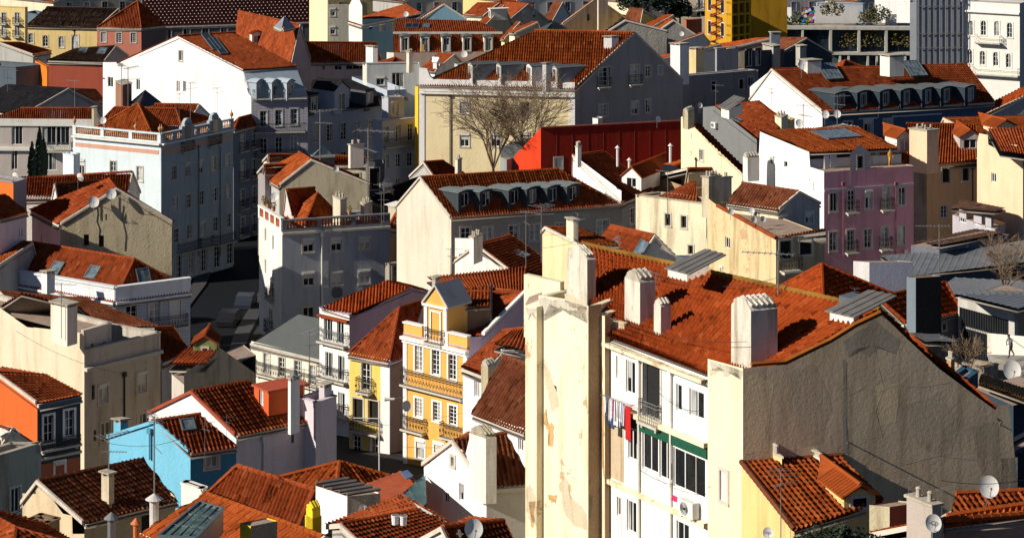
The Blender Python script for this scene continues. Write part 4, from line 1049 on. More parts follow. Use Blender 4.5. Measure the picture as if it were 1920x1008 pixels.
b = H('tiled_house', 'cluttered low tiled roofs with paint buckets at the bottom edge, right of centre', (615, 985), (700, 1040), (850, 985), 105, 'gL', M_GREYW, rm=T_RED, a=(640, 983), b=(800, 955), zb=10)
for i_, (u, v) in enumerate(((741, 982), (756, 983))):
    p = Q(u, v, 103.5); t_ = thing('bucket', ('left' if i_ == 0 else 'right')+' one of two white paint buckets left on the cluttered low tiled roof', 'bucket', p, 'paint buckets')
    m = MB(); m.lathe(p, [(.13, 0), (.16, .34), (.17, .34), (.17, .37)], 12); m.build('tub', M_WHITE, t_)
    m = MB(); m.lathe(p+V((0, 0, .36)), [(.14, 0), (.14, .02)], 12); m.build('lid', M_GREYMET, t_)
# azulejo house
b = H('town_house', 'pale blue tiled corner house with moulded white parapet and skylights in its red roof', (-70, 513), (216, 563), (357, 545), 200, 'hipL', P_AZ, P_AZ,
      [(0, 's', 114, 575, .8, 1.7), (0, 's', 165, 588, .8, 1.7), (0, 's', 60, 566, .8, 1.7), (1, 's', 246, 592, .9, 1.65), (1, 's', 290, 586, .9, 1.65), (1, 'h', 329, 582, .9, 1.6)], T_RED, a=(252, 477), b=(58, 462), zb=2)
AZ = b
for Wt, u0, u1 in ((b.WL, -70, 216), (b.WR, 216, 357)):
    W_, Lw, pr, SZ, n, t = Wt; m = MB(); m.box(W_(0, b.z-.1, -.25), t*Lw, n*.33, V((0, 0, 1.05))); m.box(W_(0, b.z+.95, -.3), t*Lw, n*.5, V((0, 0, .14))); m.box(W_(0, b.z-.3, -.2), t*Lw, n*.5, V((0, 0, .18)))
    k = max(2, int(Lw/5))
    for i in range(k):
        s0 = Lw*i/k+.5; s1 = Lw*(i+1)/k-.5
        for zz in (.2, .7): m.box(W_(s0, b.z+zz, .08), t*(s1-s0), n*.03, V((0, 0, .04)))
    m.build('parapet', plaster((.70, .72, .74), .25), b.o)
for u, v in ((35, 497), (107, 504), (175, 512), (268, 517)): skylight(b, u, v, 1.1, 1.2, pane='sky')
balcony(b, b.WR[0], b.WR[1]*.45, b.WR[1]*.95, b.WR[3](320, 612)[1], dep=.5, hh=.9)
chimney(b, 78, 88, 103, 527, 514, M_WHITEW, top='slab', Y=199)
dish(322, 619, 190, .62, 'white dish above the small sunlit orange roof near the dark street')
# beige gable house behind
P_BG = plaster((.50, .43, .29), .4, 0, bm=.9)
b = H('town_house', 'beige plastered gable house with two tiny windows, wandering cracks and two dishes', (60, 392), (113, 418), (322, 414), 214, 'gR', M_WHITEW, P_BG,
      [(1, 'k', 162, 450, .42, .95), (1, 'k', 190, 452, .42, .95), (1, 'k', 199, 407, .12, .5), (1, 'k', 236, 406, .12, .5), (0, 'w', 78, 450, .3, .8)], T_RED, a=(218, 353), b=(205, 335), zb=2)
BG = b
chimney(b, 152, 163, 180, 470, 462, P_BG, Y=206) if 0 else None
m = MB()
for pts in ([(181, 385), (183, 400), (181, 415), (187, 430), (185, 445)], [(231, 385), (229, 410), (236, 440), (234, 470)]):
    m.tube([on_wall(b.WR, u, v, .02) for u, v in pts], .02, 4)
m.build('cable', M_IRON, b.o)
dish_on(b.WR, 175, 377, .45, .95, 'left white dish on the beige gable, throwing a long oval shadow', .2)
dish_on(b.WR, 208, 362, .45, .9, 'right white dish under the beige gable peak, throwing an oval shadow', .2)
b = H('tiled_house', 'orange tiled ridge roof directly behind the beige gable house, dark dish on top', (20, 366), (236, 368), (262, 351), 226, 'gR', M_WHITED, rm=T_RED, a=(247, 322), b=(40, 337), zb=0)
b = H('roof_annex', 'lilac attic block with a reddish tiled roof left of the beige gable', (106, 366), (108, 402), (218, 376), 217, 'gR', plaster((.78, .74, .70), .3), plaster((.42, .30, .40), .2), [(1, 'o', 132, 375, 1.0, 1.0)], T_DARK, a=(110, 345), b=(100, 340), zb=4) if 0 else H('roof_annex', 'lilac attic block with a reddish tiled roof left of the beige gable', (98, 362), (112, 388), (212, 372), 219, 'gL', M_WHITEW, plaster((.42, .30, .40), .2), [(1, 'o', 132, 376, 1.2, .95)], T_DARK, a=(104, 345), b=(207, 338), zb=4)
dish(147, 333, 215, .75, 'dark backed dish on the ridge roof behind the beige gable', 2.6)
dish(26, 331, 216, .7, 'dark backed dish on the grey chimney block at the far left', 2.6)
b = H('town_house', 'orange walled house at the left edge with a grey block on its roof', (-60, 332), (25, 345), (50, 336), 214, 'flat', plaster((.62, .16, .03), .2), plaster((.30, .30, .33), .2), zb=2, par=.1)
b = H('tiled_house', 'white walled house with red tiled roof at the left edge beside the beige gable', (-70, 385), (-4, 411), (49, 388), 205, 'gL', M_WHITEW, plaster((.62, .55, .58), .3), [(1, 'k', 36, 436, .1, .65), (1, 'k', 41, 436, .1, .65)], T_RED, a=(-30, 372), b=(10, 366), zb=2)  # right wall's lilac is a shade tint put into white plaster
b = H('tiled_house', 'low orange tiled roof between the left white wall and the pale blue tiled house', (-70, 478), (-5, 498), (66, 456), 203, 'gR', M_GREYW, rm=T_ORA, a=(60, 455), b=(-60, 470), zb=2, oh=0) 
# light blue palace
P_LB = plaster((.66, .75, .79), .18); P_LB_SHADE = plaster((.34, .40, .44), .3)  # second blue and the right front are darkened copies carrying shade
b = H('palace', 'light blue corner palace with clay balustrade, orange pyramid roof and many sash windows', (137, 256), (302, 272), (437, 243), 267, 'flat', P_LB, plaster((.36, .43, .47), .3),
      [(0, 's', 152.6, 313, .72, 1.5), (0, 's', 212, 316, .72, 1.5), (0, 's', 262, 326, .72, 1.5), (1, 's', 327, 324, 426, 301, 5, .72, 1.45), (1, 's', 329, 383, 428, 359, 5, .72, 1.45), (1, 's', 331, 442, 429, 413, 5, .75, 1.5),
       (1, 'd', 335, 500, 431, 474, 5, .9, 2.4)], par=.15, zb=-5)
LB = b
M_CLAY = plaster((.50, .26, .14), .5)
def balustrade(b, W_, a, c, z, hh=1.05, mat=None, bal=None, seg=3, pw=.4):
    t = W_(1, 0)-W_(0, 0); n = W_(0, 0, 1)-W_(0, 0); m = MB(); L = c-a; up = V((0, 0, 1))
    m.box(W_(a, z, -.2), t*L, n*.3, up*.14); m.box(W_(a, z+hh-.14, -.24), t*L, n*.38, up*.14)
    for i in range(seg+1): m.box(W_(a+(L-pw)*i/seg, z+.14, -.2), t*pw, n*.3, up*(hh-.28))
    m.build('parapet', mat, b.o); q = MB()
    for i in range(seg):
        s0 = a+(L-pw)*i/seg+pw; s1 = a+(L-pw)*(i+1)/seg; k = max(2, int((s1-s0)/.26))
        for j in range(k): q.lathe(W_(s0+(s1-s0)*(j+.5)/k, z+.14, -.05), [(.05, 0), (.095, (hh-.28)*.3), (.05, (hh-.28)*.6), (.07, (hh-.28)*.85), (.05, hh-.28)], 6)
    q.build('balusters', bal or M_CLAY, b.o)
balustrade(b, b.WL[0], 0, b.WL[1], b.z+.22, 1.0, P_LB, seg=3); balustrade(b, b.WR[0], 0, b.WR[1], b.z+.22, 1.0, P_LB_SHADE, seg=6)
for Wt in (b.WL, b.WR):
    W_, Lw = Wt[:2]; m = MB(); m.box(W_(0, b.z-.0, -.1), Wt[5]*Lw, Wt[4]*.5, V((0, 0, .16))); m.build('cornice', M_STONEW, b.o)
    m = MB(); m.box(W_(.3, b.z-1.0, 0), Wt[5]*(Lw-.6), Wt[4]*.03, V((0, 0, .42))); m.build('frieze', plaster((.62, .34, .24), .2), b.o)
for f_ in (0.0, .36, .72, 1): # clay urns
    for Wt in (b.WL, b.WR):
        m = MB(); m.lathe(Wt[0](Wt[1]*f_*.97+.15, b.z+1.2, -.05), [(.1, 0), (.06, .15), (.2, .4), (.2, .55), (.05, .75), (.05, .95)], 8); m.build('urn', M_CLAY, b.o)
for u in (372, 412): pipe(b, b.WR, u, 275+(u-372)*-.2, 480, M_ZINC, .05)
for u, w_ in ((350, 1.9), (401, 1.9)):   # raised ornate pediments on the right front
    W_, Lw, pr, SZ, n, t = b.WR; s0, _ = SZ(u, 250); m = MB(); z = b.z+.2
    pts = [(-w_/2, 0), (w_/2, 0), (w_/2, 1.25), (w_*.34, 1.35), (w_*.27, 1.75), (w_*.1, 2.05), (-w_*.1, 2.05), (-w_*.27, 1.75), (-w_*.34, 1.35), (-w_/2, 1.25)]
    m.prism([W_(s0+x, z+y, .2) for x, y in pts], -n*.4); m.box(W_(s0-w_*.35, z+1.3, .22), t*w_*.7, n*.12, V((0, 0, .15)))
    m.build('pediment', P_LB_SHADE, b.o); m = MB(); m.quad(W_(s0-.4, z-.3, .24), W_(s0+.4, z-.3, .24), W_(s0+.4, z+1.5, .24), W_(s0-.4, z+1.5, .24)); m.build('window', glass('dark'), b.o)
    balcony(b, W_, s0-.9, s0+.9, z-1.3, dep=.5)
for v_, u0, u1 in ((455, 333, 372), (447, 375, 396), (440, 402, 437)):
    s0 = b.WR[3](u0, v_)[0]; s1 = min(b.WR[3](u1, v_)[0], b.WR[1]); balcony(b, b.WR[0], s0, s1, b.WR[3]((u0+u1)/2, v_+14)[1], dep=.6)
H('', '', (176, 241), (286, 254), (320, 240), 268.5, 'pyr', P_LB, rm=T_ORA, a=(259, 194), into=b, zb=10, cap=True)
H('', '', (185, 232), (340, 236), (398, 222), 274, 'hipL', P_LB, rm=T_RED, a=(330, 205), b=(215, 200), into=b, zb=10)
H('', '', (270, 232), (350, 234), (398, 210), 278, 'gR', P_LB, rm=T_RED, a=(372, 196), b=(290, 195), into=b, zb=10)
H('', '', (245, 186), (262, 200), (301, 190), 279, 'pyr', plaster((.30, .07, .06), .3), rm=S_DARK, kind='slate', a=(272, 168), into=b, zb=12)
chimney(b, 207, 230, 247, 194, 163, plaster((.28, .14, .09), .6), top='slab', Y=281)
dish(193, 226, 264, .75, 'small white dish behind the clay balustrade of the light blue palace')
H('', '', (118, 290), (138, 293), (150, 290), 266, 'flat', P_LB, P_LB, into=b, par=.1, zb=-5)
# shaded row up the street
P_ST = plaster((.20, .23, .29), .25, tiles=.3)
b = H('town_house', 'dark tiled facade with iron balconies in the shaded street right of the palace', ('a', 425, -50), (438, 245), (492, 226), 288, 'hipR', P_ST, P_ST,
      [(1, 'b', 455, 264, .8, 2.0), (1, 'b', 477, 260, .8, 2.0), (1, 'b', 455, 318, .8, 2.0), (1, 'b', 477, 314, .8, 2.0), (1, 'b', 455, 372, .8, 2.), (1, 'b', 477, 366, .8, 2.), (1, 'b', 455, 424, .8, 2.), (1, 'b', 477, 418, .8, 2.), (1, 'K', 458, 478, .9, 2.2), (1, 'K', 480, 470, .9, 2.2)], T_RED, a=(448, 222), b=(480, 212), zb=-5)
# white gable, mansard, far left row
b = H('town_house', 'large bright white gable wall with small windows and tiled roof, upper left', (193, 148), (471, 186), (577, 184), 292, 'flat', M_WHITEW, plaster((.40, .38, .44), .25, tiles=.35),
      [(0, 'g', 339, 105, .55, 1.15), (0, 'o', 207, 154, .9, 1.2), (0, 'o', 259, 159, .6, 1.25), (0, 'o', 334, 162, .5, 1.25), (0, 'o', 346, 162, .5, 1.25),
       (1, 's', 494, 223, 551, 219, 3, .8, 1.8), (1, 's', 494, 274, 551, 270, 3, .8, 1.8), (1, 's', 494, 325, 551, 320, 3, .8, 1.8)], pL=[(193, 117), (218, 117), (219, 120), (333, 68), (455, 130), (458, 150), (466, 176), (471, 181)], par=.1, zb=-5, sur=plaster((.42, .41, .38), .3))
WT = b
def wp(u, v): return on_wall(b.WL, u, v)
r0, r1 = wp(333, 68), wp(455, 129)
roof_plane(b, [r1, P(556, 122, r1.z), P(441, 61, r0.z), r0], T_RED); ridge(b, [r0, P(441, 61, r0.z)], T_RED)
roof_plane(b, [r0, P(441, 61, r0.z), P(300, 95, wp(219, 118).z), wp(219, 118)], T_RED)
# mansard storey below the roof, sloping shade wall with windows
mz = b.N+V((0, 0, .1)); A2 = wp(457, 135); B2 = P(556, 128, A2.z); C2 = b.N+b.ax[1]*b.dim[1]+V((0, 0, .1))
m = MB(); m.prism([mz, C2, B2, A2], -V((0, .3, 0))*-1); m.build('mansard', plaster((.28, .34, .40), .2), b.o); b.polys.append([mz, C2, B2, A2])
for u in (488, 517, 545): dormer(b, u, 183, 1.3, 1.7, f=0, style='barrel', wm=plaster((.34, .40, .46), .2), rm=plaster((.34, .40, .46), .2), win='g', rise=.35, dep=1.2)
balcony(b, b.WR[0], .1, b.WR[1]-.1, b.z+.1, M_ZINC, .4, 1.0)
for v_ in (246, 295): balcony(b, b.WR[0], .3, b.WR[1]-.3, b.WR[3](520, v_)[1], dep=.5)
for i_ in range(2): skylight(b, 395+i_*14, 80+i_*8, 1.0, 4.5, pane='blue')
b = H('roof_annex', 'lilac pink gable house with steep red tiled roof and one white dormer, upper left', (440, 82), (546, 118), (582, 92), 325, 'gR', plaster((.52, .42, .42), .3), plaster((.36, .30, .34), .3), rm=T_RED, a=(562, 46), b=(447, 47), zb=-5)
dormer(b, 483, 82, 1.6, 1.3, f=0, style='gable', wm=M_WHITED, rm=T_RED, win='w', rise=.3)
H('', '', (515, 48), (530, 54), (552, 48), 322, 'pyr', M_WHITED, rm=S_ZINC, kind='slate', a=(533, 30), into=b, zb=16)
# second mansard row in shade
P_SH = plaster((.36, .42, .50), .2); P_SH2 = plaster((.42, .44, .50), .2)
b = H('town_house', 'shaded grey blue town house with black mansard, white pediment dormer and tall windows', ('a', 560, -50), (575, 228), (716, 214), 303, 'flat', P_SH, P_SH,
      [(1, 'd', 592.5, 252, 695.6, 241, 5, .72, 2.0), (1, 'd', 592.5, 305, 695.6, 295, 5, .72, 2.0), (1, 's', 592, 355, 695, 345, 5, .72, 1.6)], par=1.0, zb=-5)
H('', '', ('a', 566, -50), (580, 196), (712, 184), 305, 'hipL', plaster((.04, .045, .055), .2), rm=T_BLK, kind='slate', a=(640, 158), b=(590, 158), into=b, zb=8) if 0 else None
bz = b
roof_plane(b, [Q(577, 212, 304), Q(712, 199, 307), Q(705, 165, 313), Q(655, 150, 318), Q(585, 150, 318)], T_BLK, 'slate', oh=0)
for u, v, wm_ in ((589, 212, plaster((.10, .11, .12), .2)), (693, 203, plaster((.10, .10, .11), .2))): dormer(b, u, v, 1.4, 2.2, f=0, style='flat', wm=wm_, rm=T_BLK, win='g', dep=2.5)
dormer(b, 641, 209, 2.5, 2.6, f=0, style='gable', wm=P_SH, rm=T_BLK, win='g', rise=.9, ww=.9, kind='slate', dep=3.5)
H('', '', (660, 160), (726, 186), (762, 184), 312, 'hipL', P_SH, rm=T_ORA, a=(722, 163), b=(672, 160), into=b, zb=10)
for v_ in (272,): balcony(b, b.WR[0], .3, b.WR[1]-.3, b.WR[3](640, v_)[1], M_IRON, dep=.5)
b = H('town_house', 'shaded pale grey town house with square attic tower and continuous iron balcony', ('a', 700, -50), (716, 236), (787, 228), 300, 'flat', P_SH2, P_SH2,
      [(1, 'd', 724, 253, 769, 248, 3, .7, 2.0), (1, 's', 724, 303, 768, 299, 3, .72, 1.6), (1, 's', 724, 350, 768, 346, 3, .72, 1.6)], par=.5, zb=-5)
balcony(b, b.WR[0], .3, b.WR[1]-.3, b.WR[3](750, 272)[1], M_IRON, dep=.5); balcony(bz, bz.WR[0], bz.WR[1]*.4, bz.WR[1]*.63, bz.z+.5, M_ZINC, dep=.4)
H('', '', ('a', 716, -50), (728, 186), (758, 184), 302, 'flat', P_SH2, P_SH2, [(1, 'g', 741, 204, .8, 1.7)], into=b, par=.15, zb=8)
# modern building far left
b = H('apartment_block', 'low modern apartment building with orange roof, tall glazed bays and cypresses, far left', ('a', -40, -88), (172, 224), (185, 215), 290, 'gR', plaster((.50, .44, .40), .2), M_WHITED,
      [(0, 'n', 32, 253, 1.25, 2.2), (0, 'n', 92, 255, 1.6, 2.2), (0, 'n', 118, 255, 1.5, 2.2), (0, 'n', 27, 300, .7, 2.2), (0, 'n', 95, 301, 1.4, 2.2)], T_RED, a=(176, 203), b=(39, 203), zb=-5)
band(b, b.WL, -40, 236, 172, 236, .8, .15, M_STONEW); band(b, b.WL, -40, 282, 172, 282, .35, .3, M_STONEW)
for v_ in (281,): balcony(b, b.WL[0], b.WL[3](80, v_)[0], b.WL[3](137, v_)[0], b.WL[3](100, v_)[1], M_ZINC, dep=1.0)
chimney(b, 172, 176, 182, 224, 204, M_CREAM, top='slab', Y=284)
b = H('tiled_house', 'blackened old tiled roof between the modern building and the red wall', (-60, 200), (40, 216), (192, 200), 312, 'gR', M_GREYW, rm=T_BLK, a=(128, 166), b=(-60, 178), zb=-5)
b = H('tiled_house', 'small brown tiled roof against the white gable, under the red wall', (125, 182), (150, 196), (196, 188), 318, 'gL', M_WHITED, rm=T_DARK, a=(128, 167), b=(190, 169), zb=-5)
b = H('warehouse', 'dark red painted blank wall with brown tiled roof left of the white gable', (91, 112), (194, 114), (240, 100), 335, 'gR', plaster((.36, .085, .05), .25), plaster((.3, .3, .3), .3), rm=T_BRN, a=(216, 86), b=(140, 92), zb=-5, cat='warehouse')
skylight(b, 156, 96, 1.2, 1.2); skylight(b, 192, 97, 1.2, 1.2)
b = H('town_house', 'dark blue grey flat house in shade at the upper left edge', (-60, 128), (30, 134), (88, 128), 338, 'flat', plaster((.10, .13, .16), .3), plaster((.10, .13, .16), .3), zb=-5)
b = H('tiled_house', 'small reddish tiled house at the upper left edge before the yellow convent', (-60, 92), (62, 102), (95, 92), 350, 'gL', M_GREYW, rm=T_RED, a=(0, 80), b=(74, 80), zb=-5)
b = H('roof_annex', 'small bright orange stair box left of the red wall', (66, 118), (88, 130), (93, 112), 337, 'flat', plaster((.72, .18, .02), .2), cat='roof annex', zb=-5, par=.2)
P_CONV = plaster((.72, .55, .24), .3)
b = H('convent', 'yellow convent with grey brown roof, three arched windows and arched dark door', ('a', 48, -80), (183, 51), (215, 40), 392, 'gR', P_CONV, P_CONV,
      [(0, 'a', 58, 72, .85, 1.5), (0, 'a', 85, 77, .85, 1.7), (0, 'a', 115, 79, .85, 1.7), (0, 'a', 141, 82, 1.1, 2.7)], T_BRN, a=(222, 16), b=(88, 13), zb=-5, cat='convent')
m = MB(); W_ = b.WL[0]; s_, z_ = b.WL[3](139, 58); m.box(W_(s_, z_-.6, .03), V((.1, 0, 0)), V((0, -.05, 0)), V((0, 0, 1.2))); m.box(W_(s_, z_, .03)-V((.35, 0, 0)), V((.8, 0, 0)), V((0, -.05, 0)), V((0, 0, .1))); m.build('cross', M_IRON, b.o)
b = H('convent_wing', 'rose pink wing with steep orange hip roof and three white sash windows', ('a', 182, -84), (265, 52), (310, 47), 388, 'pyr', plaster((.56, .20, .14), .2), plaster((.12, .10, .10), .2),
      [(0, 'c', 194, 70, .8, 1.5), (0, 'c', 223, 71, .8, 1.5), (0, 'c', 250, 71, .8, 1.5)], T_RED, a=(258, 2), zb=-5, cat='convent')
b = H('large_hall', 'huge dark maroon roof with rows of pale dots filling the top left', ('a', 262, -60), (267, 50), (582, 40), 396, 'gL', plaster((.12, .12, .13), .3), plaster((.12, .12, .13), .3),
      [(1, 'g', 280, 66, 560, 56, 9, 1.0, 1.8)], tile((.13, .030, .024), .3, .1), a=(266, -60), b=(590, -75), zb=-5, cat='hall', kind='slate')
HL = b
m = MB(); pl = b.polys[4] if len(b.polys) > 4 else b.polys[-1]
for j in range(11):
    for i in range(42):
        v_ = 46-j*5.5-(i*.26); u_ = 272+i*7.4+(j % 2)*3.7
        if v_ < -4 or u_ > 577: continue
        h_, n_ = b.hit(u_, v_)
        m.cbox(h_+n_*.04, V((1, 0, 0)), V((0, 1, 0)), .13, .13, .09)
tag(m.build('vent_tiles', M_STONEW, b.o), kind='stuff')
b = H('town_house', 'pale yellow house with balconies at the top left corner', (-40, 16), (47, 20), (52, 17), 385, 'flat', P_CONV, P_CONV, [(0, 'b', 7, 34, .7, 1.6), (0, 'b', 32, 34, .7, 1.6), (0, 'b', 7, 58, .7, 1.4), (0, 'b', 32, 58, .7, 1.6)], par=.4, zb=-5)
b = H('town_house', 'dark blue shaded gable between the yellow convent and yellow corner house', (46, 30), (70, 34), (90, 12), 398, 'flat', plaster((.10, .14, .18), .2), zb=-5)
# ================================================================ middle: grey corner house and the sunny street
P_GC = plaster((.38, .41, .46), .45)  # blue-grey carries the tint of shade in the plaster itself
b = H('town_house', 'grey corner town house with roof terrace railing and roller shuttered windows, centre left', (486, 407), (529, 437), (731, 424), 222, 'flat', M_WHITED, P_GC,
      [(1, 'r', 578, 460, .95, 1.15), (1, 'r', 630.5, 458, .95, 1.15), (1, 'r', 684, 456, .95, 1.15), (1, 'r', 578.5, 523, .95, 1.15), (1, 'R', 631.6, 521, .95, 1.15), (1, 'r', 683.5, 519, .95, 1.15), (1, 'g', 578, 589, .95, 1.25), (1, 'g', 632, 587, .95, 1.25),
       (0, 'w', 498, 440, .5, 1.2), (0, 'b', 510, 540, .7, 1.7), (0, 'w', 512, 455, .5, 1.3), (0, 'w', 498, 500, .5, 1.3), (0, 'b', 508, 600, .7, 1.7)], par=.12, zb=2)
GC = b
balustrade(b, b.WR[0], 0, b.WR[1], b.z+.2, .95, plaster((.18, .18, .19), .4), plaster((.34, .09, .05), .3), seg=3)  # right railing and balusters darker than the left pair, shade painted in
balustrade(b, b.WL[0], 0, b.WL[1], b.z+.2, 1.1, M_STONEW, plaster((.50, .13, .07), .3), seg=4)
band(b, b.WR, 529, 440, 731, 427, .2, .25, M_STONE, 'cornice_band'); pipe(b, b.WR, 603, 440, 620, M_STONEW, .06)
m = MB(); q = on_wall(b.WR, 632, 548, .02); t = b.WR[5]
pts = [q+t*(.45*math.cos(a*.5236)*(1+.25*(a % 2)))+V((0, 0, .45*math.sin(a*.5236)*(1+.25*((a+1) % 2)))) for a in range(12)]; m.prism(pts, b.WR[4]*.03); m.build('wall_plaque', plaster((.12, .13, .15), .3), b.o)
H('', '', (538, 408), (570, 422), (634, 402), 224, 'pyr', M_WHITED, rm=T_ORA, a=(595, 362), into=b, zb=8)
H('', '', (533, 380), (548, 402), (594, 388), 226, 'gL', plaster((.60, .50, .50), .3), plaster((.60, .50, .50), .3), rm=T_ORA, a=(537, 356), b=(590, 352), into=b, zb=8)
H('', '', (690, 392), (712, 418), (732, 412), 228, 'gL', M_WHITED, rm=T_ORA, a=(700, 384), b=(730, 384), into=b, zb=8) if 0 else None
chimney(b, 624, 638, 650, 412, 376, plaster((.55, .50, .40), .6), top='cap', Y=224.5)
chimney(b, 676, 683, 698, 408, 384, plaster((.60, .54, .42), .5), top='cap', Y=226)
dish(515, 369, 222, .75, 'white dish on the left end of the grey corner house roof terrace')
dish(629, 317, 232, .55, 'white dish on the beige gable above the grey corner house', .3)
b = H('tiled_house', 'weathered beige gable with orange tiled wings and glazed lantern behind the grey corner house', (487, 322), (524, 345), (692, 352), 238, 'gR', M_GREYW, plaster((.42, .37, .27), .6), rm=T_ORA, a=(583, 299), b=(560, 285), zb=0)
H('', '', ('a', 484, -60), (495, 325), (560, 320), 240, 'gL', plaster((.36, .33, .33), .4), rm=T_ORA, a=(497, 309), b=(556, 308), into=b, zb=6)
H('', '', ('a', 494, -60), (503, 303), (566, 300), 246, 'gL', M_CREAM, rm=T_ORA, a=(505, 290), b=(564, 290), into=b, zb=6)
H('', '', ('a', 590, -60), (604, 308), (688, 316), 247, 'gL', M_CREAM, M_CREAM, [(1, 'K', 668, 333, .6, .8)], rm=T_ORA, a=(600, 290), b=(686, 296), into=b, zb=6)
H('', '', ('a', 582, -60), (588, 290), (628, 288), 244, 'pyr', M_ZINC, rm=glass('sky'), kind='slate', a=(606, 273), into=b, zb=12)
chimney(b, 653, 657, 682, 296, 272, plaster((.78, .70, .60), .2), top='cap', Y=243)
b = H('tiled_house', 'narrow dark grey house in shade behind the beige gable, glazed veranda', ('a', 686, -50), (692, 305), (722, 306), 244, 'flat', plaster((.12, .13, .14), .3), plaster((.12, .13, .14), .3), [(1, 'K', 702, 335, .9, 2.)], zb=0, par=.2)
# balcony houses right of the grey corner house
b = H('town_house', 'shaded beige attic house with orange hip roof, French window and cluttered iron balcony', ('a', 728, -60), (752, 428), (811, 419), 229, 'hipR', plaster((.40, .34, .24), .4), plaster((.36, .32, .24), .4),
      [(1, 'b', 781, 444, .95, 1.7)], T_ORA, a=(742, 396), b=(790, 398), zb=2)
skylight(b, 757, 405, 1.2, 1.4, bars=2) if 0 else None
H('', '', ('a', 722, -50), (730, 497), (852, 488), 223, 'flat', plaster((.34, .31, .25), .5), plaster((.34, .31, .25), .5), [(1, 's', 745, 514, .8, 1.5), (1, 's', 781, 511, .8, 1.5), (1, 's', 817, 508, .8, 1.5)], into=b, zb=0, par=.1)
roof_plane(b, [P(730, 497, b.z-3.1), P(850, 486, b.z-3.2), P(838, 474, b.z-2.5), P(736, 482, b.z-2.5)], T_DARK)
b = H('roof_annex', 'ramshackle glazed roof box with slatted cover above the shaded attic house', ('a', 728, -50), (742, 392), (765, 385), 234, 'flat', M_BEIGE, zb=2, par=.1)
m = MB()
for i in range(8): m.box(b.N+V((0, 0, .2))+b.ax[1]*(b.dim[1]*i/8)+b.ax[0]*-.3, b.ax[1]*.12, b.ax[0]*(b.dim[0]+.8), V((0, 0, .06)))
m.build('slats', M_SHUT, b.o)
# long grey building with lead dormers
P_LG = plaster((.34, .32, .29), .25)
b = H('apartment_block', 'long grey building with six lead dormers, orange tiled roof and white gable', (744, 385), (846, 405), (1166, 380), 216, 'gL', plaster((.66, .60, .49), .3), P_LG,
      [(1, 's', 873, 442, .85, 1.4), (1, 's', 914, 441, .85, 1.4), (1, 's', 963, 438, .85, 1.4), (1, 's', 1002, 436, .85, 1.4), (1, 's', 1050, 433, .85, 1.4), (1, 's', 1130, 430, 1.1, 1.6),
       (1, 's', 873, 505, .85, 1.4), (1, 's', 914, 502, .85, 1.4), (1, 's', 1002, 498, .85, 1.4)], T_ORA, a=(789, 332), b=(1048, 317), zb=2)
LG = b
M_LEAD = plaster((.045, .055, .06), .2, bm=.1); M_LEADR = flat((.17, .20, .205), .55, .1)
for i_, (u, v) in enumerate(((872, 390), (912, 388.5), (966, 385), (1000, 383), (1038, 380.5), (1075, 378))): dormer(b, u, v, 1.65, 1.35, f=0, style='barrel', wm=M_LEAD, rm=M_LEADR, win='w', rise=.13, ww=.95, wh=1.15, dep=3.)
roof_plane(b, [b.N+V((0, 0, .03)), P(1166, 380, b.z+.03), P(1160, 372, b.z+.5), P(846, 396, b.z+.5)], T_ORA, name='eave_tiles', oh=.3) if 0 else None
band(b, b.WR, 846, 412, 1166, 387, .25, .12, plaster((.42, .40, .37), .2), 'cornice_band')
# white gabled house with little hip dormer
b = H('town_house', 'white gable house with steep orange roof, small tiled dormer and stub chimney', (1073, 345), (1165, 378), (1222, 352), 222, 'gL', M_WHITEW, plaster((.26, .27, .29), .3), [(1, 's', 1184, 405, .9, 1.3)], T_RED, a=(1074, 291), b=(1132, 286), pL=[(1073, 291), (1076, 291), (1165, 358)], zb=2)
dormer(b, 1184, 353, 1.9, 1.0, f=1, style='gable', wm=M_WHITEW, rm=T_ORA, win='o', rise=.8, ww=.9, wh=.8, dep=4.0)
chimney(b, 1079, 1083, 1090, 293, 277, M_STONEW, top='cap', Y=221)
b = H('tiled_house', 'jumble of patched orange roofs with grey sheeting before the red block', (1175, 325), (1260, 362), (1320, 328), 229, 'hipR', M_GREYW, M_GREYW, rm=T_ORA, a=(1225, 322), b=(1290, 307), zb=0)
roof_plane(b, [Q(1185, 318, 231), Q(1250, 330, 230), Q(1285, 322, 233), Q(1262, 308, 236), Q(1210, 306, 237)], S_DARK, 'sheet', oh=0)
b = H('tiled_house', 'orange tiled roof with white ridge edge left of the cream narrow gable', (1230, 330), (1285, 350), (1390, 333), 226, 'gL', plaster((.36, .22, .12), .4), rm=T_RED, a=(1291, 316), b=(1388, 318), zb=0) 
for i_, (u, vb, vt, lab) in enumerate(((1158, 312, 280, 'thin white flue pipe before the dark red wall, left one'), (1257, 305, 276, 'double steel flue pipe before the dark red wall, right one'), (1180, 325, 303, 'short white flue above the small tiled dormer'))): flue(u, vb, vt, 228, .12, M_SHUT, lab)
b = H('tiled_house', 'small old tiled house with chimneys between the shaded row and tall cream building', (768, 330), (822, 342), (902, 322), 250, 'gL', M_GREYW, M_GREYW, rm=T_RED, a=(795, 304), b=(850, 300), zb=-3)
chimney(b, 853, 858, 866, 318, 300, M_CHIM, top='cap', Y=247)
b = H('tiled_house', 'low dark roofed house in the shade left of the white gable', (700, 372), (742, 392), (800, 340), 238, 'hipR', plaster((.10, .10, .11), .3), rm=T_BLK, a=(735, 352), b=(790, 330), zb=-2)
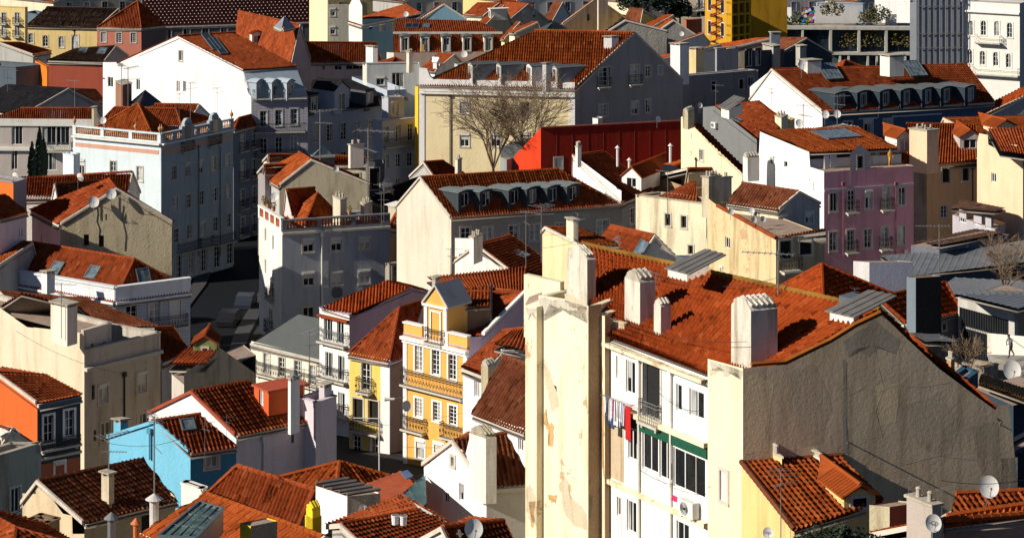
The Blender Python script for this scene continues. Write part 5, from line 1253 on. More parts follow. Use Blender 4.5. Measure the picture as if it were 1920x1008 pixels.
# red block
P_RED = plaster((.60, .048, .014), .35, bm=.3)
b = H('theatre_block', 'bright red flat block with sloping left end and one blind white window', ('a', 925, -40, -5.7), (1014, 240), (1276, 227), 238, 'flat', P_RED, plaster((.25, .018, .009), .5, bm=.3), [(1, 'h', 1047, 306, .75, 1.0)], cat='theatre', par=0.0, zb=-3)  # right wall is a darkened red, its shade painted in
W_, Lw, pr, SZ, n, t = b.WR; m = MB()
for i in range(1, 9): m.box(W_(Lw*i/9, -3, 0), t*.03, n*.02, V((0, 0, b.z+3)))
m.box(W_(0, b.z-.03, -.3), t*Lw, n*.4, V((0, 0, .1))); m.build('flashing', plaster((.20, .05, .04), .4), b.o)
# bright cream tall building
P_CT = plaster((.80, .68, .42), .15); P_GG = plaster((.33, .32, .31), .3)
b = H('apartment_block', 'tall cream building with white parapet, shuttered windows, dormered orange roof and grey gable', (786, 156), (1078, 163), (1280, 150), 252, 'gR', P_CT, P_GG,
      [(0, 'R', 871, 201, .9, 1.25), (0, 'r', 871, 263, .9, 1.25), (0, 'r', 930, 263, .9, 1.25), (0, 'K', 984, 205, .9, 1.4), (0, 'r', 984, 262, .9, 1.25), (0, 'r', 1040, 262, .9, 1.25),
       (1, 'b', 1131, 144, .9, 1.8), (1, 'b', 1190, 139, .9, 1.8), (1, 's', 1215, 134, .55, 1.1), (1, 's', 1143, 134, .3, .9), (1, 's', 1131, 207, .9, 1.2), (1, 's', 1190, 202, .7, 1.3), (1, 's', 1215, 199, .5, 1.3), (1, 's', 1238, 131, .4, .8)], T_ORA, a=(1189, 61), b=(1002, 57), zb=-4)
CT = b
L3 = b.WL[0](0, b.z)
W_, Lw, pr, SZ, n, t = b.WL
m = MB(); m.box(W_(0, b.z-.75, -.3), t*Lw, n*.42, V((0, 0, 1.15))); m.box(W_(0, b.z-1.0, -.1), t*Lw, n*.35, V((0, 0, .12)))
m.box(W_(0, b.z-14, .0), t*.55, n*.06, V((0, 0, 14.5))); m.box(W_(Lw-.55, b.z-14, .0), t*.55, n*.06, V((0, 0, 13.6)))
m.prism([W_(0, b.z+.3, .1), W_(1.6, b.z+.3, .1), W_(1.1, b.z+.7, .1), W_(.8, b.z+1.4, .1), W_(0, b.z+1.5, .1)], -n*.5)
m.build('parapet', M_WHITEW, b.o)
for u, v in ((882, 150), (935, 151), (992, 153), (1040, 156)): dormer(b, u, v, 1.35, 1.5, f=1, style='barrel', wm=plaster((.24, .25, .27), .3) if u != 992 else M_WHITEW, rm=M_ZINC, win='g', rise=.2, ww=.85, wh=1.2, dep=3.2)
chimney(b, 1017, 1024, 1033, 154, 122, M_WHITEW, top='slab', Y=250); chimney(b, 1132, 1147, 1160, 92, 72, M_WHITEW, top='slab')
pipe(b, b.WL, 844, 180, 320, M_IRON, .05)
dish(1232, 224, 237, .6, 'grey dish frame above the dark red wall before the grey gable', .6)
b2 = H('roof_annex', 'small white stair box on top of the dark red block', (1111, 222), (1121, 224), (1130, 221), 243, 'flat', M_WHITEW, P_GG, par=.05, zb=0)
b = H('barrel_shed', 'grey barrel vaulted metal shed left of the red block', (938, 278), (950, 300), (990, 272), 240, 'flat', plaster((.25, .27, .27), .2), zb=-3, cat='shed', par=.02)
m = MB(); c0, c1 = Q(962, 293, 241), Q(1004, 281, 248)
m.tube([c0, c1], 1.25, 16); m.build('vault', flat((.10, .11, .11), .6), b.o)
# white house with old roof
b = H('tiled_house', 'old white stained gable house with orange tiled roof and skylight, centre', (853, 488), (985, 527), (1042, 493), 200, 'gL', M_WHITED, M_WHITED, rm=T_RED, a=(893, 458), b=(962, 442), pL=[(853, 446), (890, 447), (892, 473), (983, 524), (985, 527)], zb=6)
chimney(b, 880, 888, 905, 472, 447, M_WHITED, top='cap', Y=199); skylight(b, 976, 479, 1.1, 1.3, bars=3)
b = H('tiled_house', 'small yellow walled house with wires and orange roof above the big block', (1017, 434), (1093, 461), (1160, 458), 186, 'gL', plaster((.74, .62, .36), .4), rm=T_ORA, a=(1024, 426), b=(1086, 428), zb=6)
chimney(b, 1062, 1075, 1085, 430, 417, M_CREAM, top='slab', Y=187)
b = H('tiled_house', 'tiled roof with white edge and open skylights below the cream stained house', (1118, 452), (1193, 492), (1275, 489), 190, 'gR', M_WHITED, M_WHITED, rm=T_RED, a=(1227, 441), b=(1145, 447), zb=6)
skylight(b, 1158, 458, 1.3, 1.3); skylight(b, 1205, 468, 1.6, 1.3)
# stained cream houses
P_ST1 = plaster((.74, .66, .48), .75); P_ST2 = plaster((.60, .48, .28), .7, .1)
b = H('town_house', 'stained cream house with two dark square windows and parapet, right of centre', (1192, 368), (1330, 386), ('a', 1376, 62), 203, 'flat', P_ST1, plaster((.46, .40, .28), .6),
      [(0, 'K', 1252, 412, .5, .95), (0, 'K', 1282, 416, .5, .95), (0, 'K', 1295, 468, .45, .7)], par=.1, zb=4)
roof_plane(b, [Q(1237, 369, 206), Q(1306, 379, 204), Q(1306, 341, 211), Q(1297, 342, 212)], T_RED)
chimney(b, 1316, 1329, 1352, 385, 333, plaster((.60, .52, .38), .9), top='cap', Y=201.5); chimney(b, 1337, 1342, 1372, 378, 336, plaster((.55, .50, .44), .7), top='cap', Y=203.5)
b = H('town_house', 'ochre stained lean-to wall with sloping tile edge, dishes and one white window', (1328, 385), (1455, 448), (1546, 440), 190, 'flat', P_ST2, plaster((.42, .34, .22), .6),
      [(0, 'w', 1364, 455, .75, .85), (1, 'K', 1473, 468, .9, 1.3), (1, 'K', 1511, 463, 1.0, 1.1), (0, 'w', 1353, 505, .5, .6)], pL=[(1328, 372), (1345, 385), (1455, 446)], par=.05, zb=4)
m = MB(); q0 = on_wall(b.WL, 1345, 385); q1 = on_wall(b.WL, 1455, 446); m.tube([q0, q1], .15, 6); m.build('tile_edge', T_RED, b.o)
roof_plane(b, [P(1455, 447, b.z), P(1550, 440, b.z), P(1548, 432, b.z+.35), P(1457, 438, b.z+.35)], T_ORA)
balcony(b, b.WR[0], .3, 1.9, b.WR[3](1478, 505)[1], dep=.8, hh=1.0)
b = H('town_house', 'upper storey with brown tiled gable roof behind the ochre lean-to wall', (1364, 378), (1459, 391), (1537, 380), 197, 'gR', P_ST1, plaster((.36, .36, .36), .5),
      [(0, 'w', 1383, 389, .5, .5), (0, 'w', 1419, 401, .6, .8), (0, 'w', 1382, 391, .6, .5), (1, 'r', 1468, 412, .7, .8), (1, 'r', 1517, 408, .75, .85)], T_DARK, a=(1497, 359), b=(1391, 343), zb=4)
for u, v, Y_, lab in ((1409, 395, 194, 'upper of the dishes along the sloping edge of the ochre lean-to'), (1412, 412, 193, 'small dish under the upper one on the ochre lean-to'), (1370, 397, 192, 'leftmost dish at the top of the ochre lean-to edge'), (1429, 411, 193, 'lowest dish near the corner of the ochre lean-to')): dish(u, v, Y_, .5, lab, RND.uniform(-.3, .5))
# ---------------- sunny street: slate roof, white, yellow, ochre
b = H('town_house', 'white house with dark slate roof, four sash windows and long iron balcony', (471, 639), (601, 670), (640, 600), 192, 'gR', plaster((.78, .72, .60), .25), M_WHITEW,
      [(0, 'd', 500, 680, .62, 1.45), (0, 'd', 528, 688, .62, 1.45), (0, 'd', 557.7, 694, .62, 1.45), (0, 'd', 586, 703, .62, 1.45)], S_SLATE, a=(621, 600), b=(560, 590), kind='slate', zb=2)
s0 = b.WL[3](480, 715)[0]; balcony(b, b.WL[0], s0, b.WL[1]-.1, b.WL[3](540, 712)[1], dep=.4)
P_LIL = plaster((.46, .37, .50), .15)
b = H('town_house', 'slim white house with parapet, two rows of balconied doors and lilac side wall', (599, 580), (655, 593), (803, 548), 187, 'flat', plaster((.80, .78, .74), .15), P_LIL,
      [(0, 'n', 615, 617, .9, 1.7), (0, 'o', 638, 622, .7, 1.7), (0, 'n', 617, 683, .8, 1.8), (0, 'n', 640, 690, .7, 1.8), (0, 'n', 618, 750, .8, 1.6), (0, 'n', 640, 756, .7, 1.6), (0, 'n', 620, 810, .8, 1.6)], par=0.1, pR=[(655, 592), (676, 589), (771, 537), (803, 546)], zb=2)
q0, q1 = P(602, 577, b.z+.25), b.N+V((0, 0, .2)); r1 = on_wall(b.WR, 771, 538); r1b = on_wall(b.WR, 676, 589)
roof_plane(b, [q1, r1b, r1, P(722, 527, r1.z), P(603, 577, b.z+.2)], T_NEW, oh=0); roof_plane(b, [r1, P(722, 527, r1.z), P(752, 530, r1.z-1.5), on_wall(b.WR, 803, 547)], T_NEW, oh=0)
for v_ in (642, 710, 775): s0 = .1; balcony(b, b.WL[0], s0, b.WL[1]-.15, b.WL[3](625, v_)[1], M_ZINC if v_ == 642 else M_IRON, dep=.45)
band(b, b.WL, 599, 592, 655, 604, .16, .3, T_RED, 'eave_tiles')
P_YW = plaster((.78, .56, .14), .2)
b = H('town_house', 'narrow yellow house with red hip roof, corner strip and one small balcony', (655, 660), (730, 674), (760, 664), 181, 'hipR', P_YW, plaster((.20, .16, .10), .3),
      [(0, 'b', 686, 706, .75, 1.9), (0, 'K', 671, 768, .9, 1.6), (0, 'K', 700, 772, .9, 1.6), (0, 's', 669, 832, .7, 1.2), (0, 's', 702, 842, .7, 1.6)], T_RED, a=(748, 571), b=(793, 569), zb=2)
W_, Lw, pr, SZ, n, t = b.WL; m = MB(); m.box(W_(Lw-.75, 2, -.02), t*.8, n*.06, V((0, 0, b.z-2))); m.build('corner_strip', M_WHITEW, b.o)
balcony(b, W_, .3, Lw-.8, SZ(690, 808)[1], dep=.5)
P_OC = plaster((.74, .40, .10), .2)
b = H('town_house', 'ochre yellow house with pediment dormer, white framed sash windows and long iron balcony', (757, 629), (876, 657), (985, 612), 174, 'flat', P_OC, P_LIL,
      [(0, 'c', 785, 672, .72, 1.7), (0, 'c', 817, 679, .72, 1.7), (0, 'c', 848, 688, .72, 1.7), (0, 'c', 785, 764, .72, 1.3), (0, 'c', 819, 771, .72, 1.3), (0, 'c', 849, 778, .72, 1.3), (0, 'r', 788, 842, .8, 1.3), (0, 'r', 822, 848, .8, 1.3), (0, 'r', 850, 855, .8, 1.3)], par=.15, pR=[(876, 632), (903, 630), (985, 549)], sur=M_WHITEW, zb=2)
OC = b
W_, Lw, pr, SZ, n, t = b.WL; up = V((0, 0, 1))
m = MB(); m.box(W_(.0, b.z, -.25), t*1.75, n*.25, up*.9); m.box(W_(Lw-1.8, b.z, -.25), t*1.8, n*.25, up*.9); m.build('attic_wall', P_OC, b.o)
m = MB()
for a_, c_ in ((0, 1.75), (Lw-1.8, Lw)): m.box(W_(a_-.05, b.z+.9, -.35), t*(c_-a_+.1), n*.45, up*.1)
m.box(W_(-.1, b.z-.18, -.1), t*(Lw+.2), n*.42, up*.2); m.box(W_(-.05, b.z-.42, -.1), t*(Lw+.1), n*.25, up*.14)
m.box(W_(-.02, 2, 0), t*.35, n*.06, up*(b.z-2)); m.box(W_(Lw-.33, 2, 0), t*.35, n*.06, up*(b.z-2)); m.box(W_(Lw-1.98, b.z, -.2), t*.22, n*.26, up*.95); m.build('cornice', M_WHITEW, b.o)
sD = SZ(799, 640)[0]; sE = SZ(842, 650)[0]; sD, sE = Lw*.33, Lw*.68
class DX: pass
A3 = W_(sD, b.z); wd = sE-sD; hd = 2.55
m = MB(); m.prism([W_(sD, b.z, -.04), W_(sE, b.z, -.04), W_(sE, b.z+hd, -.04), W_(sD+wd/2, b.z+hd+1.25, -.04), W_(sD, b.z+hd, -.04)], -n*.3)
m.box(W_(sD, b.z, -.3), t*wd, -n*2.2, up*hd); m.build('dormer', P_OC, b.o)
m = MB(); m.box(W_(sD-.02, b.z, -.06), t*.3, n*.1, up*hd); m.box(W_(sE-.28, b.z, -.06), t*.3, n*.1, up*hd); m.box(W_(sD-.1, b.z+hd-.1, -.06), t*(wd+.2), n*.22, up*.16)
for sg in (0, 1):
    a_ = W_(sD-.15 if sg == 0 else sE+.15, b.z+hd+.02, -.0); c_ = W_(sD+wd/2, b.z+hd+1.38, .0); m.prism([a_, c_, c_+up*.16, a_+up*.16], n*.12)
m.build('pediment', M_WHITEW, b.o)
m = MB()
for sg in (0, 1):
    a_ = W_(sD-.2 if sg == 0 else sE+.2, b.z+hd+.0, .12); c_ = W_(sD+wd/2, b.z+hd+1.42, .12); m.prism([a_, c_, c_-n*2.6, a_-n*2.5], up*.1)
m.build('dormer_roof', plaster((.46, .46, .45), .4), b.o)
window(b, W_, (sD+wd*.31, sD+wd*.69, b.z+.2, b.z+2.1, 'c'), M_WHITEW, M_WHITE, M_IRON)
balcony(b, W_, sD+wd*.12, sD+wd*.9, b.z+.05, dep=.4)
balcony(b, W_, .05, Lw-.15, SZ(815, 731)[1], dep=.5, hh=1.1); balcony(b, W_, .05, Lw*.36, SZ(780, 806)[1], dep=.45); balcony(b, W_, Lw*.62, Lw-.1, SZ(850, 820)[1], dep=.45)
# roof of the ochre house: sunny slope facing the street plus a darker cross roof
g0 = on_wall(b.WR, 903, 630); g1 = on_wall(b.WR, 983, 550)
rz_ = g1.z
roof_plane(b, [W_(.2, b.z+.3, -1.4), W_(Lw, b.z+.5, -.9)+V((0, 0, 0)), g0+V((0, 0, .1)), g1, P(905, 538, rz_), P(836, 544, rz_)], T_RED, oh=0) if 0 else None
E_a = P(868, 632, b.z+.5); roof_plane(b, [P(871, 629, b.z+.35), g0+V((0, 0, .05)), g1+V((0, 0, .05)), P(921, 536, rz_)], T_RED, oh=0)
roof_plane(b, [P(850, 576, b.z+2.3), P(923, 573, b.z+2.3), P(924, 536, rz_), P(836, 545, rz_)], T_RED, oh=.1)
wall(b, P(852, 578, b.z+2.2), P(922, 575, b.z+2.2), [(0, b.z+2.3), (2.3, b.z+2.3)], plaster((.22, .15, .10), .4), (), b.z-.5, pix=False)
roof_plane(b, [g1, P(836, 545, rz_), P(800, 520, rz_-2), P(985, 500, rz_-2.2)], T_RED, oh=0)
ridge(b, [P(836, 545, rz_), g1], T_RED)
p = P(869, 610, b.z+.9); inst('ac', mk_ac, p, -.7, 'small white air conditioner on the roof terrace of the ochre house', 1.0)
flue(921, 602, 538, 176, .07, M_IRON, 'tall thin black stove pipe on the ochre house roof')
m = MB(); m.prism([g0+V((0, 0, .1)), g1+V((0, 0, .1)), g1+V((0, 0, .3)), g0+V((0, 0, .3))], b.WR[4]*.25); m.build('verge', M_WHITEW, b.o)
chimney(b, 810, 816, 826, 545, 526, M_CHIM, top='slab', Y=180)
b = H('tiled_house', 'red tiled roof with dark ribbon window between ochre house and the big cream block', (868, 686), (906, 700), (1000, 655), 166, 'gR', M_WHITEW, M_WHITEW, [(0, 'w', 894, 727, .6, 1.2)], T_RED, a=(985, 615), b=(910, 640), zb=4)
H('', '', ('a', 940, -50), (945, 660), (1005, 668), 163, 'flat', plaster((.30, .12, .07), .3), M_WHITED, [(1, 'n', 966, 668, 1.6, .8)], into=b, zb=12, par=.1)
roof_plane(b, [Q(928, 645, 163.5), Q(1000, 660, 162), Q(1000, 612, 168), Q(960, 622, 168)], T_RED)
b = H('tiled_house', 'steep brown tiled roof above a white wall beside the big cream block', (890, 770), (986, 806), (1090, 772), 141, 'gR', M_WHITEW, M_WHITEW, [(0, 'w', 911, 797, .35, 1.0), (0, 'w', 976, 823, .5, 1.3)], T_DARK, a=(1040, 700), zb=6)
chimney(b, 902, 915, 931, 745, 688, plaster((.40, .34, .22), .7), top='house', Y=149)
# white house bottom centre
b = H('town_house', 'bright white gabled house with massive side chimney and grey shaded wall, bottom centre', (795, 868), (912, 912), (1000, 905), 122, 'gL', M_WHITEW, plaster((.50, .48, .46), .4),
      [(0, 'K', 849, 864, .22, .42), (0, 'w', 837, 932, .45, .5), (0, 'o', 865, 922, .35, .85)], T_DARK, a=(851, 826), b=(950, 812), pL=[(795, 867), (804, 869), (850, 826), (873, 850), (880, 822), (911, 822), (912, 905)], zb=8, oh=.1)
roof_plane(b, [Q(912, 912, 121.5), Q(1000, 906, 121), Q(985, 830, 130), Q(960, 812, 132), Q(851, 824, 126)], T_DARK, oh=.1) if 0 else None
chimney(b, 880, 911, 931, 905, 822, M_WHITED, top='house', Y=121, capm=plaster((.44, .40, .30), .9, bm=2.))
roof_plane(b, [Q(856, 824, 131), Q(885, 846, 127), Q(905, 812, 131), Q(880, 812, 133)], T_RED, oh=0)
b = H('tiled_house', 'small tiled roof carrying two grey dishes at the bottom edge, centre', (790, 1010), (860, 1050), (960, 1010), 100, 'gL', M_WHITED, rm=T_RED, a=(830, 988), b=(945, 985), zb=10)
dish(884, 991, 101, .8, 'large grey round dish at the bottom edge below the white gabled house', .3)
dish(856, 1000, 101, .35, 'narrow pale dish turned sideways beside the large grey one, bottom edge', 1.2)
dish(759, 761, 130, .56, 'grey dish hanging beside the ochre house facade over the dark street', .5)
# ================================================================ right side
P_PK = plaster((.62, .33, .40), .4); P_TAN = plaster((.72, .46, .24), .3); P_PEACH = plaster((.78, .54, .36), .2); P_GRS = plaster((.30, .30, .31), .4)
# narrow cream gable and grey clad neighbour
b = H('town_house', 'narrow cream gable wall with steep thin tile strip, right of the red block', (1277, 300), (1392, 326), (1410, 318), 224, 'flat', plaster((.80, .68, .44), .12), P_GRS,
      [(0, 'g', 1315, 291, .5, .95), (0, 'v', 1296, 256, .12, .5), (0, 'v', 1296, 288, .15, .4)], par=.05, zb=0, pL=[(1277, 219), (1296, 219), (1297, 234), (1391, 325)])
p0, p1 = on_wall(b.WL, 1297, 233), on_wall(b.WL, 1391, 324); d_ = b.ax[1]*1.4+V((0, 0, -.15))
roof_plane(b, [p0, p1, p1+d_, p0+d_], T_RED, oh=0); roof_plane(b, [p0, p1, p1-b.ax[0]*0+b.ax[1]*.05, p0+b.ax[1]*.05], T_RED, oh=0) if 0 else None
chimney(b, 1280, 1290, 1302, 222, 212, plaster((.40, .36, .24), .9), top='house', Y=226)
dish(1311, 198, 228, .5, 'small dish on the dark grey clad wall right of the cream gable', .4)
b = H('town_house', 'dark grey clad wall under an orange tiled roof with two roof windows', (1318, 255), (1419, 285), (1462, 228), 233, 'flat', plaster((.17, .18, .18), .15), P_GRS, par=0.02, zb=0, pL=[(1318, 201), (1340, 199), (1419, 262)])
p0, p1 = on_wall(b.WL, 1337, 199), on_wall(b.WL, 1419, 262)
roof_plane(b, [p0, p1, P(1478, 232, p1.z+.2), P(1425, 190, p0.z)], T_RED, oh=0)
skylight(b, 1375, 224, .9, 1.6); skylight(b, 1429, 220, .9, 1.6)
vent(b, 1352, 1367, 1392, 211, 205, 231, S_OLD, .3, .3)
m = MB(); 
p = on_wall(b.WL, 1342, 240, .02); inst('ac', mk_ac, p, math.atan2(b.WL[5].y, b.WL[5].x), 'air conditioner on the dark grey clad wall beside the narrow cream gable', .9)
b = H('tiled_house', 'small yellow edged red roof corner behind the grey clad wall', (1420, 206), (1464, 236), (1490, 222), 240, 'flat', plaster((.66, .52, .22), .4), par=.1, zb=0, pL=[(1420, 200), (1426, 191), (1464, 226)])
chimney(b, 1453, 1465, 1477, 236, 222, P_CREAMX if 'P_CREAMX' in globals() else M_CREAM, top='cap', Y=238)
# white house with pink front
b = H('town_house', 'white sided house with pink shaded front, white window frames and iron balconies', (1394, 296), (1545, 323), (1713, 311), 211, 'flat', M_WHITEW, P_PK,
      [(1, 'g', 1563, 379, .62, 1.55), (1, 'b', 1596, 376, .62, 1.7), (1, 'g', 1629, 374, .62, 1.5), (1, 'b', 1661, 371, .62, 1.7), (1, 'g', 1691, 368, .62, 1.5),
       (1, 's', 1562, 453, .62, 1.55), (1, 'b', 1595, 451, .62, 1.7), (1, 's', 1627, 447, .62, 1.55), (1, 'b', 1659, 445, .62, 1.7), (1, 's', 1690, 441, .62, 1.5),
       (0, 'w', 1447, 300, .45, .7), (0, 'w', 1473, 308, .4, .5)], par=.02, pL=[(1394, 300), (1400, 290), (1423, 288), (1425, 247), (1517, 285), (1519, 313), (1545, 321)], zb=2)
PK = b
band(b, b.WR, 1546, 362, 1713, 346, .22, .05, plaster((.45, .40, .46), .2)); 
for u in (1580, 1679): pipe(b, b.WR, u, 345, 480, plaster((.20, .09, .12), .2), .03)
H('', '', (1425, 262), (1518, 300), (1690, 290), 212.3, 'flat', M_WHITEW, plaster((.60, .60, .62), .25), [(1, 'o', 1612, 303, .8, 1.2)], into=b, zb=16, par=.05)
tz = on_wall(b.WL, 1517, 285)
H('', '', (1430, 280), (1520, 287), (1685, 276), 213, 'gL', M_WHITEW, M_WHITEW, into=b, zb=18, rm=T_ORA, a=(1435, 246)) if 0 else None
zz = P(1518, 286, b.z+1.6).z
roof_plane(b, [on_wall(b.WL, 1425, 246)+V((0,0,.05)), on_wall(b.WL, 1518, 285)+V((0,0,.05)), P(1684, 277, on_wall(b.WL, 1518, 285).z), P(1605, 238, on_wall(b.WL, 1425, 246).z)], T_ORA)
m = MB(); q0, q1 = on_wall(b.WL, 1500, 241), None
b.polys and skylight(b, 1568, 254, 3.2, 3.2, bars=7, pane='sky')
ws = b.WL
chimney(b, 1393, 1402, 1424, 318, 297, M_WHITED, top='house', Y=214); H('', '', (1586, 318), (1594, 320), ('a', 1632, 68), 211.8, 'flat', M_WHITEW, plaster((.40, .40, .43), .25), [(1, 'K', 1613, 304, .5, 1.0)], into=b, zb=18, pR=[(1594, 288), (1612, 271), (1632, 286)], par=.02)
dish(1526, 337, 208, .7, 'dish frame on the white wall at the corner of the pink front', -.8)
def hang(b, Wt, lst, Y=None): 
    for u, v, w_, h_, col, nm, lab in lst: cloth(u, v, w_, h_, col, Wt, nm, lab, d=-1.2)
hang(b, b.WR, [(1558, 297, .5, 1.1, (.7, .7, .72), 'towel', 'white sheet hanging at the left of the roof terrace above the pink front'), (1570, 296, .6, 1.0, (.6, .62, .62), 'towel', 'pale grey towel hanging beside the white sheet on the roof terrace'), (1636, 288, .5, 1.2, (.5, .5, .6), 'shirt', 'pale blue shirt on the roof terrace above the pink front'),
  (1647, 288, .4, 1.1, (.25, .15, .3), 'shirt', 'purple shirt on the roof terrace above the pink front'), (1655, 287, .4, 1.1, (.2, .5, .48), 'shirt', 'turquoise shirt on the roof terrace above the pink front'), (1665, 286, .45, 1.0, (.4, .08, .15), 'shirt', 'dark red shirt on the roof terrace above the pink front')])
cloth(1691, 466, .3, .55, (.75, .75, .75), b.WR, 'towel', 'small white cloth on the lower right balcony of the pink front', .5)
# person in yellow on the terrace
def person(p, h, rz, label, shirt, legs, hair=(.02, .015, .01), pose='stand', skin=(.45, .26, .17)):
    o = thing('person', label, 'person', p); o.rotation_euler = (0, 0, rz); s = h/1.75
    V_ = lambda x, y, z: (x*s, y*s, z*s)
    if pose == 'stand': J = dict(hip=(0,0,.92), ch=(0,0,1.28), nk=(0,.0,1.48), hd=(0,-.02,1.64), ls=(.19,0,1.42), le=(.24,-.06,1.15), lh=(.2,-.2,.98), rs=(-.19,0,1.42), re=(-.25,-.03,1.15), rh=(-.2,-.22,1.0), lk=(.1,-.02,.5), lf=(.1,0,.07), rk=(-.1,-.02,.5), rf=(-.11,.02,.07))
    else: J = dict(hip=(0,0,.88), ch=(.04,-.12,1.20), nk=(.06,-.24,1.40), hd=(.08,-.33,1.54), ls=(.24,-.16,1.34), le=(.26,-.30,1.12), lh=(.10,-.48,1.02), rs=(-.14,-.18,1.36), re=(-.20,-.28,1.10), rh=(-.02,-.45,.95), lk=(.10,-.26,.50), lf=(.10,-.30,.08), rk=(-.1,.12,.50), rf=(-.12,.42,.10))
    vs = []; es = []; rs = []
    def v(k, r): vs.append(V_(*k)); rs.append(r*s); return len(vs)-1
    a = v(J['hip'], .145); c = v(J['ch'], .16); n_ = v(J['nk'], .06); h_ = v(J['hd'], .095); h2 = v((J['hd'][0], J['hd'][1]-.01, J['hd'][2]+.1), .085)
    es += [(a, c), (c, n_), (n_, h_), (h_, h2)]
    for L in 'lr':
        q = [v(J[L+'s'], .065), v(J[L+'e'], .047), v(J[L+'h'], .03)]; es += [(c, q[0]), (q[0], q[1]), (q[1], q[2])]
        d = V(J[L+'h'])-V(J[L+'e']); d.normalize()
        hb = V(J[L+'h'])
        for i in range(5):
            e = hb+d*(.09 if i < 4 else .04)+V(((i-1.5)*.018 if i < 4 else .045, 0, -.01)); f = v(tuple(e), .010); es.append((q[2], f))
        k = [v(J[L+'k'], .07), v(J[L+'f'], .045)]; ft_ = v((J[L+'f'][0], J[L+'f'][1]-.16, .04), .04); es += [(a, k[0]), (k[0], k[1]), (k[1], ft_)]
    me = bpy.data.meshes.new('body'); me.from_pydata(vs, es, []); ob = bpy.data.objects.new('body', me); C.objects.link(ob); ob.parent = o
    md = ob.modifiers.new('s', 'SKIN')
    for i, r in enumerate(rs): me.skin_vertices[0].data[i].radius = (r, r)
    me.skin_vertices[0].data[0].use_root = True
    ob.modifiers.new('u', 'SUBSURF').levels = 1; ob.modifiers['u'].render_levels = 2
    m, n, bs = nt('person_cloth'); tc = node(n, 'ShaderNodeTexCoord').outputs['Object']; sp = node(n, 'ShaderNodeSeparateXYZ'); lk(n, tc, sp.inputs[0])
    def gt(val): g = node(n, 'ShaderNodeMath', operation='GREATER_THAN'); lk(n, sp.outputs[2], g.inputs[0]); g.inputs[1].default_value = val*s; return g.outputs[0]
    col = mix(n, gt(.93), legs, shirt); col = mix(n, gt(1.47 if pose == 'stand' else 1.42), col, skin); lk(n, col, bs.inputs['Base Color']); me.materials.append(m)
    hm = MB(); hd = V(V_(*J['hd']))+V((0, .015*s, .06*s)); hm.lathe(hd+world(o), [(.02*s, -.06*s), (.10*s, -.02*s), (.112*s, .03*s), (.09*s, .085*s), (.03*s, .115*s)], 12); hm.build('hair', flat(hair, .8), o, True)
    fm = MB(); hc = V(V_(*J['hd'])); 
    for sx in (-1, 1): fm.lathe(hc+V((sx*.035*s, -.094*s, .035*s))+world(o), [(.004, -.008), (.012*s, 0), (.004, .008)], 6)
    fm.tube([hc+V((0, -.09*s, .02*s))+world(o), hc+V((0, -.118*s, -.012*s))+world(o)], .013*s, 5); fm.build('face', flat((.10, .05, .04), .6), o)
    return o
person(Q(1669, 312, 212.6), 1.45, .4, 'person in yellow standing at the washing on the roof terrace above the pink front', (.75, .36, .02), (.70, .33, .02))
person(Q(1607, 316, 212.5), 1.2, -.3, 'person in red by the open door on the roof terrace above the pink front', (.60, .01, .02), (.05, .05, .06))
# ochre and peach houses
b = H('town_house', 'ochre house with orange dormered roof and big peach chimney stack, upper right', ('a', 1690, -50), (1738, 310), (1833, 303), 218, 'flat', plaster((.34, .31, .27), .8), P_TAN,
      [(1, 'K', 1774, 329, .7, 1.2), (1, 'K', 1811, 327, .62, 1.1), (1, 's', 1770, 397, .6, 1.05)], par=.05, zb=2)
OH = b
z0 = b.z
roof_plane(b, [P(1682, 306, z0+.1), P(1836, 303, z0+.1), Q(1830, 234, 227), Q(1700, 232, 225)], T_ORA); ridge(b, [Q(1700, 232, 225), Q(1832, 234, 227)], T_ORA)
b.ax = (azd(-50), azd(60))
chimney(b, 1705, 1738, 1760, 304, 246, P_PEACH, top='cap', Y=216)
dormer(b, 1697, 286, 1.7, 1.3, style='gable', wm=M_WHITED, rm=T_ORA, win='g', rise=.55, ww=.8, dep=1.8); dormer(b, 1819, 281, 1.8, 1.1, style='gable', wm=plaster((.45, .42, .40), .3), rm=T_ORA, win='w', rise=.5, dep=2.2)
pipe(b, b.WR, 1823, 315, 430, M_IRON, .05)
b = H('tiled_house', 'sunlit orange roof ridge with small dormers at the upper right edge', (1760, 246), (1850, 262), (1990, 246), 226, 'gL', P_PEACH, rm=T_ORA, a=(1770, 222), b=(1935, 226), zb=2)
dormer(b, 1886, 256, 2.2, .9, style='gable', wm=P_PEACH, rm=T_ORA, win='w', rise=.45, dep=1.8)
b = H('town_house', 'peach stepped gable house with one small open window, at the right edge', (1832, 300), (1918, 318), (1990, 305), 206, 'flat', P_PEACH, P_PEACH,
      [(0, 'o', 1863, 333, .55, .75)], pL=[(1832, 268), (1836, 250), (1852, 253), (1853, 271), (1875, 283), (1876, 269), (1907, 272), (1908, 298), (1918, 300)], par=.1, zb=2)
PE = b
roof_plane(b, [Q(1875, 284, 205), Q(1990, 300, 204), Q(1990, 240, 211), Q(1850, 240, 212)], T_RED, oh=0)
b = H('roof_annex', 'glazed veranda with dark brown sheet roof between the ochre and peach houses', (1786, 396), (1866, 430), (1886, 408), 204, 'flat', plaster((.40, .38, .42), .2), plaster((.40, .38, .42), .2), [(0, 'n', 1805, 406, 1.0, 1.0), (0, 'n', 1833, 411, 1.1, 1.0), (0, 'o', 1853, 417, .8, 1.0)], zb=2, par=.02)
roof_plane(b, [P(1784, 390, b.z+.5), P(1866, 396, b.z+.5) if 0 else Q(1866, 396, 202), Q(1886, 390, 206), Q(1800, 373, 211)], T_BRN, 'sheet', oh=.1)
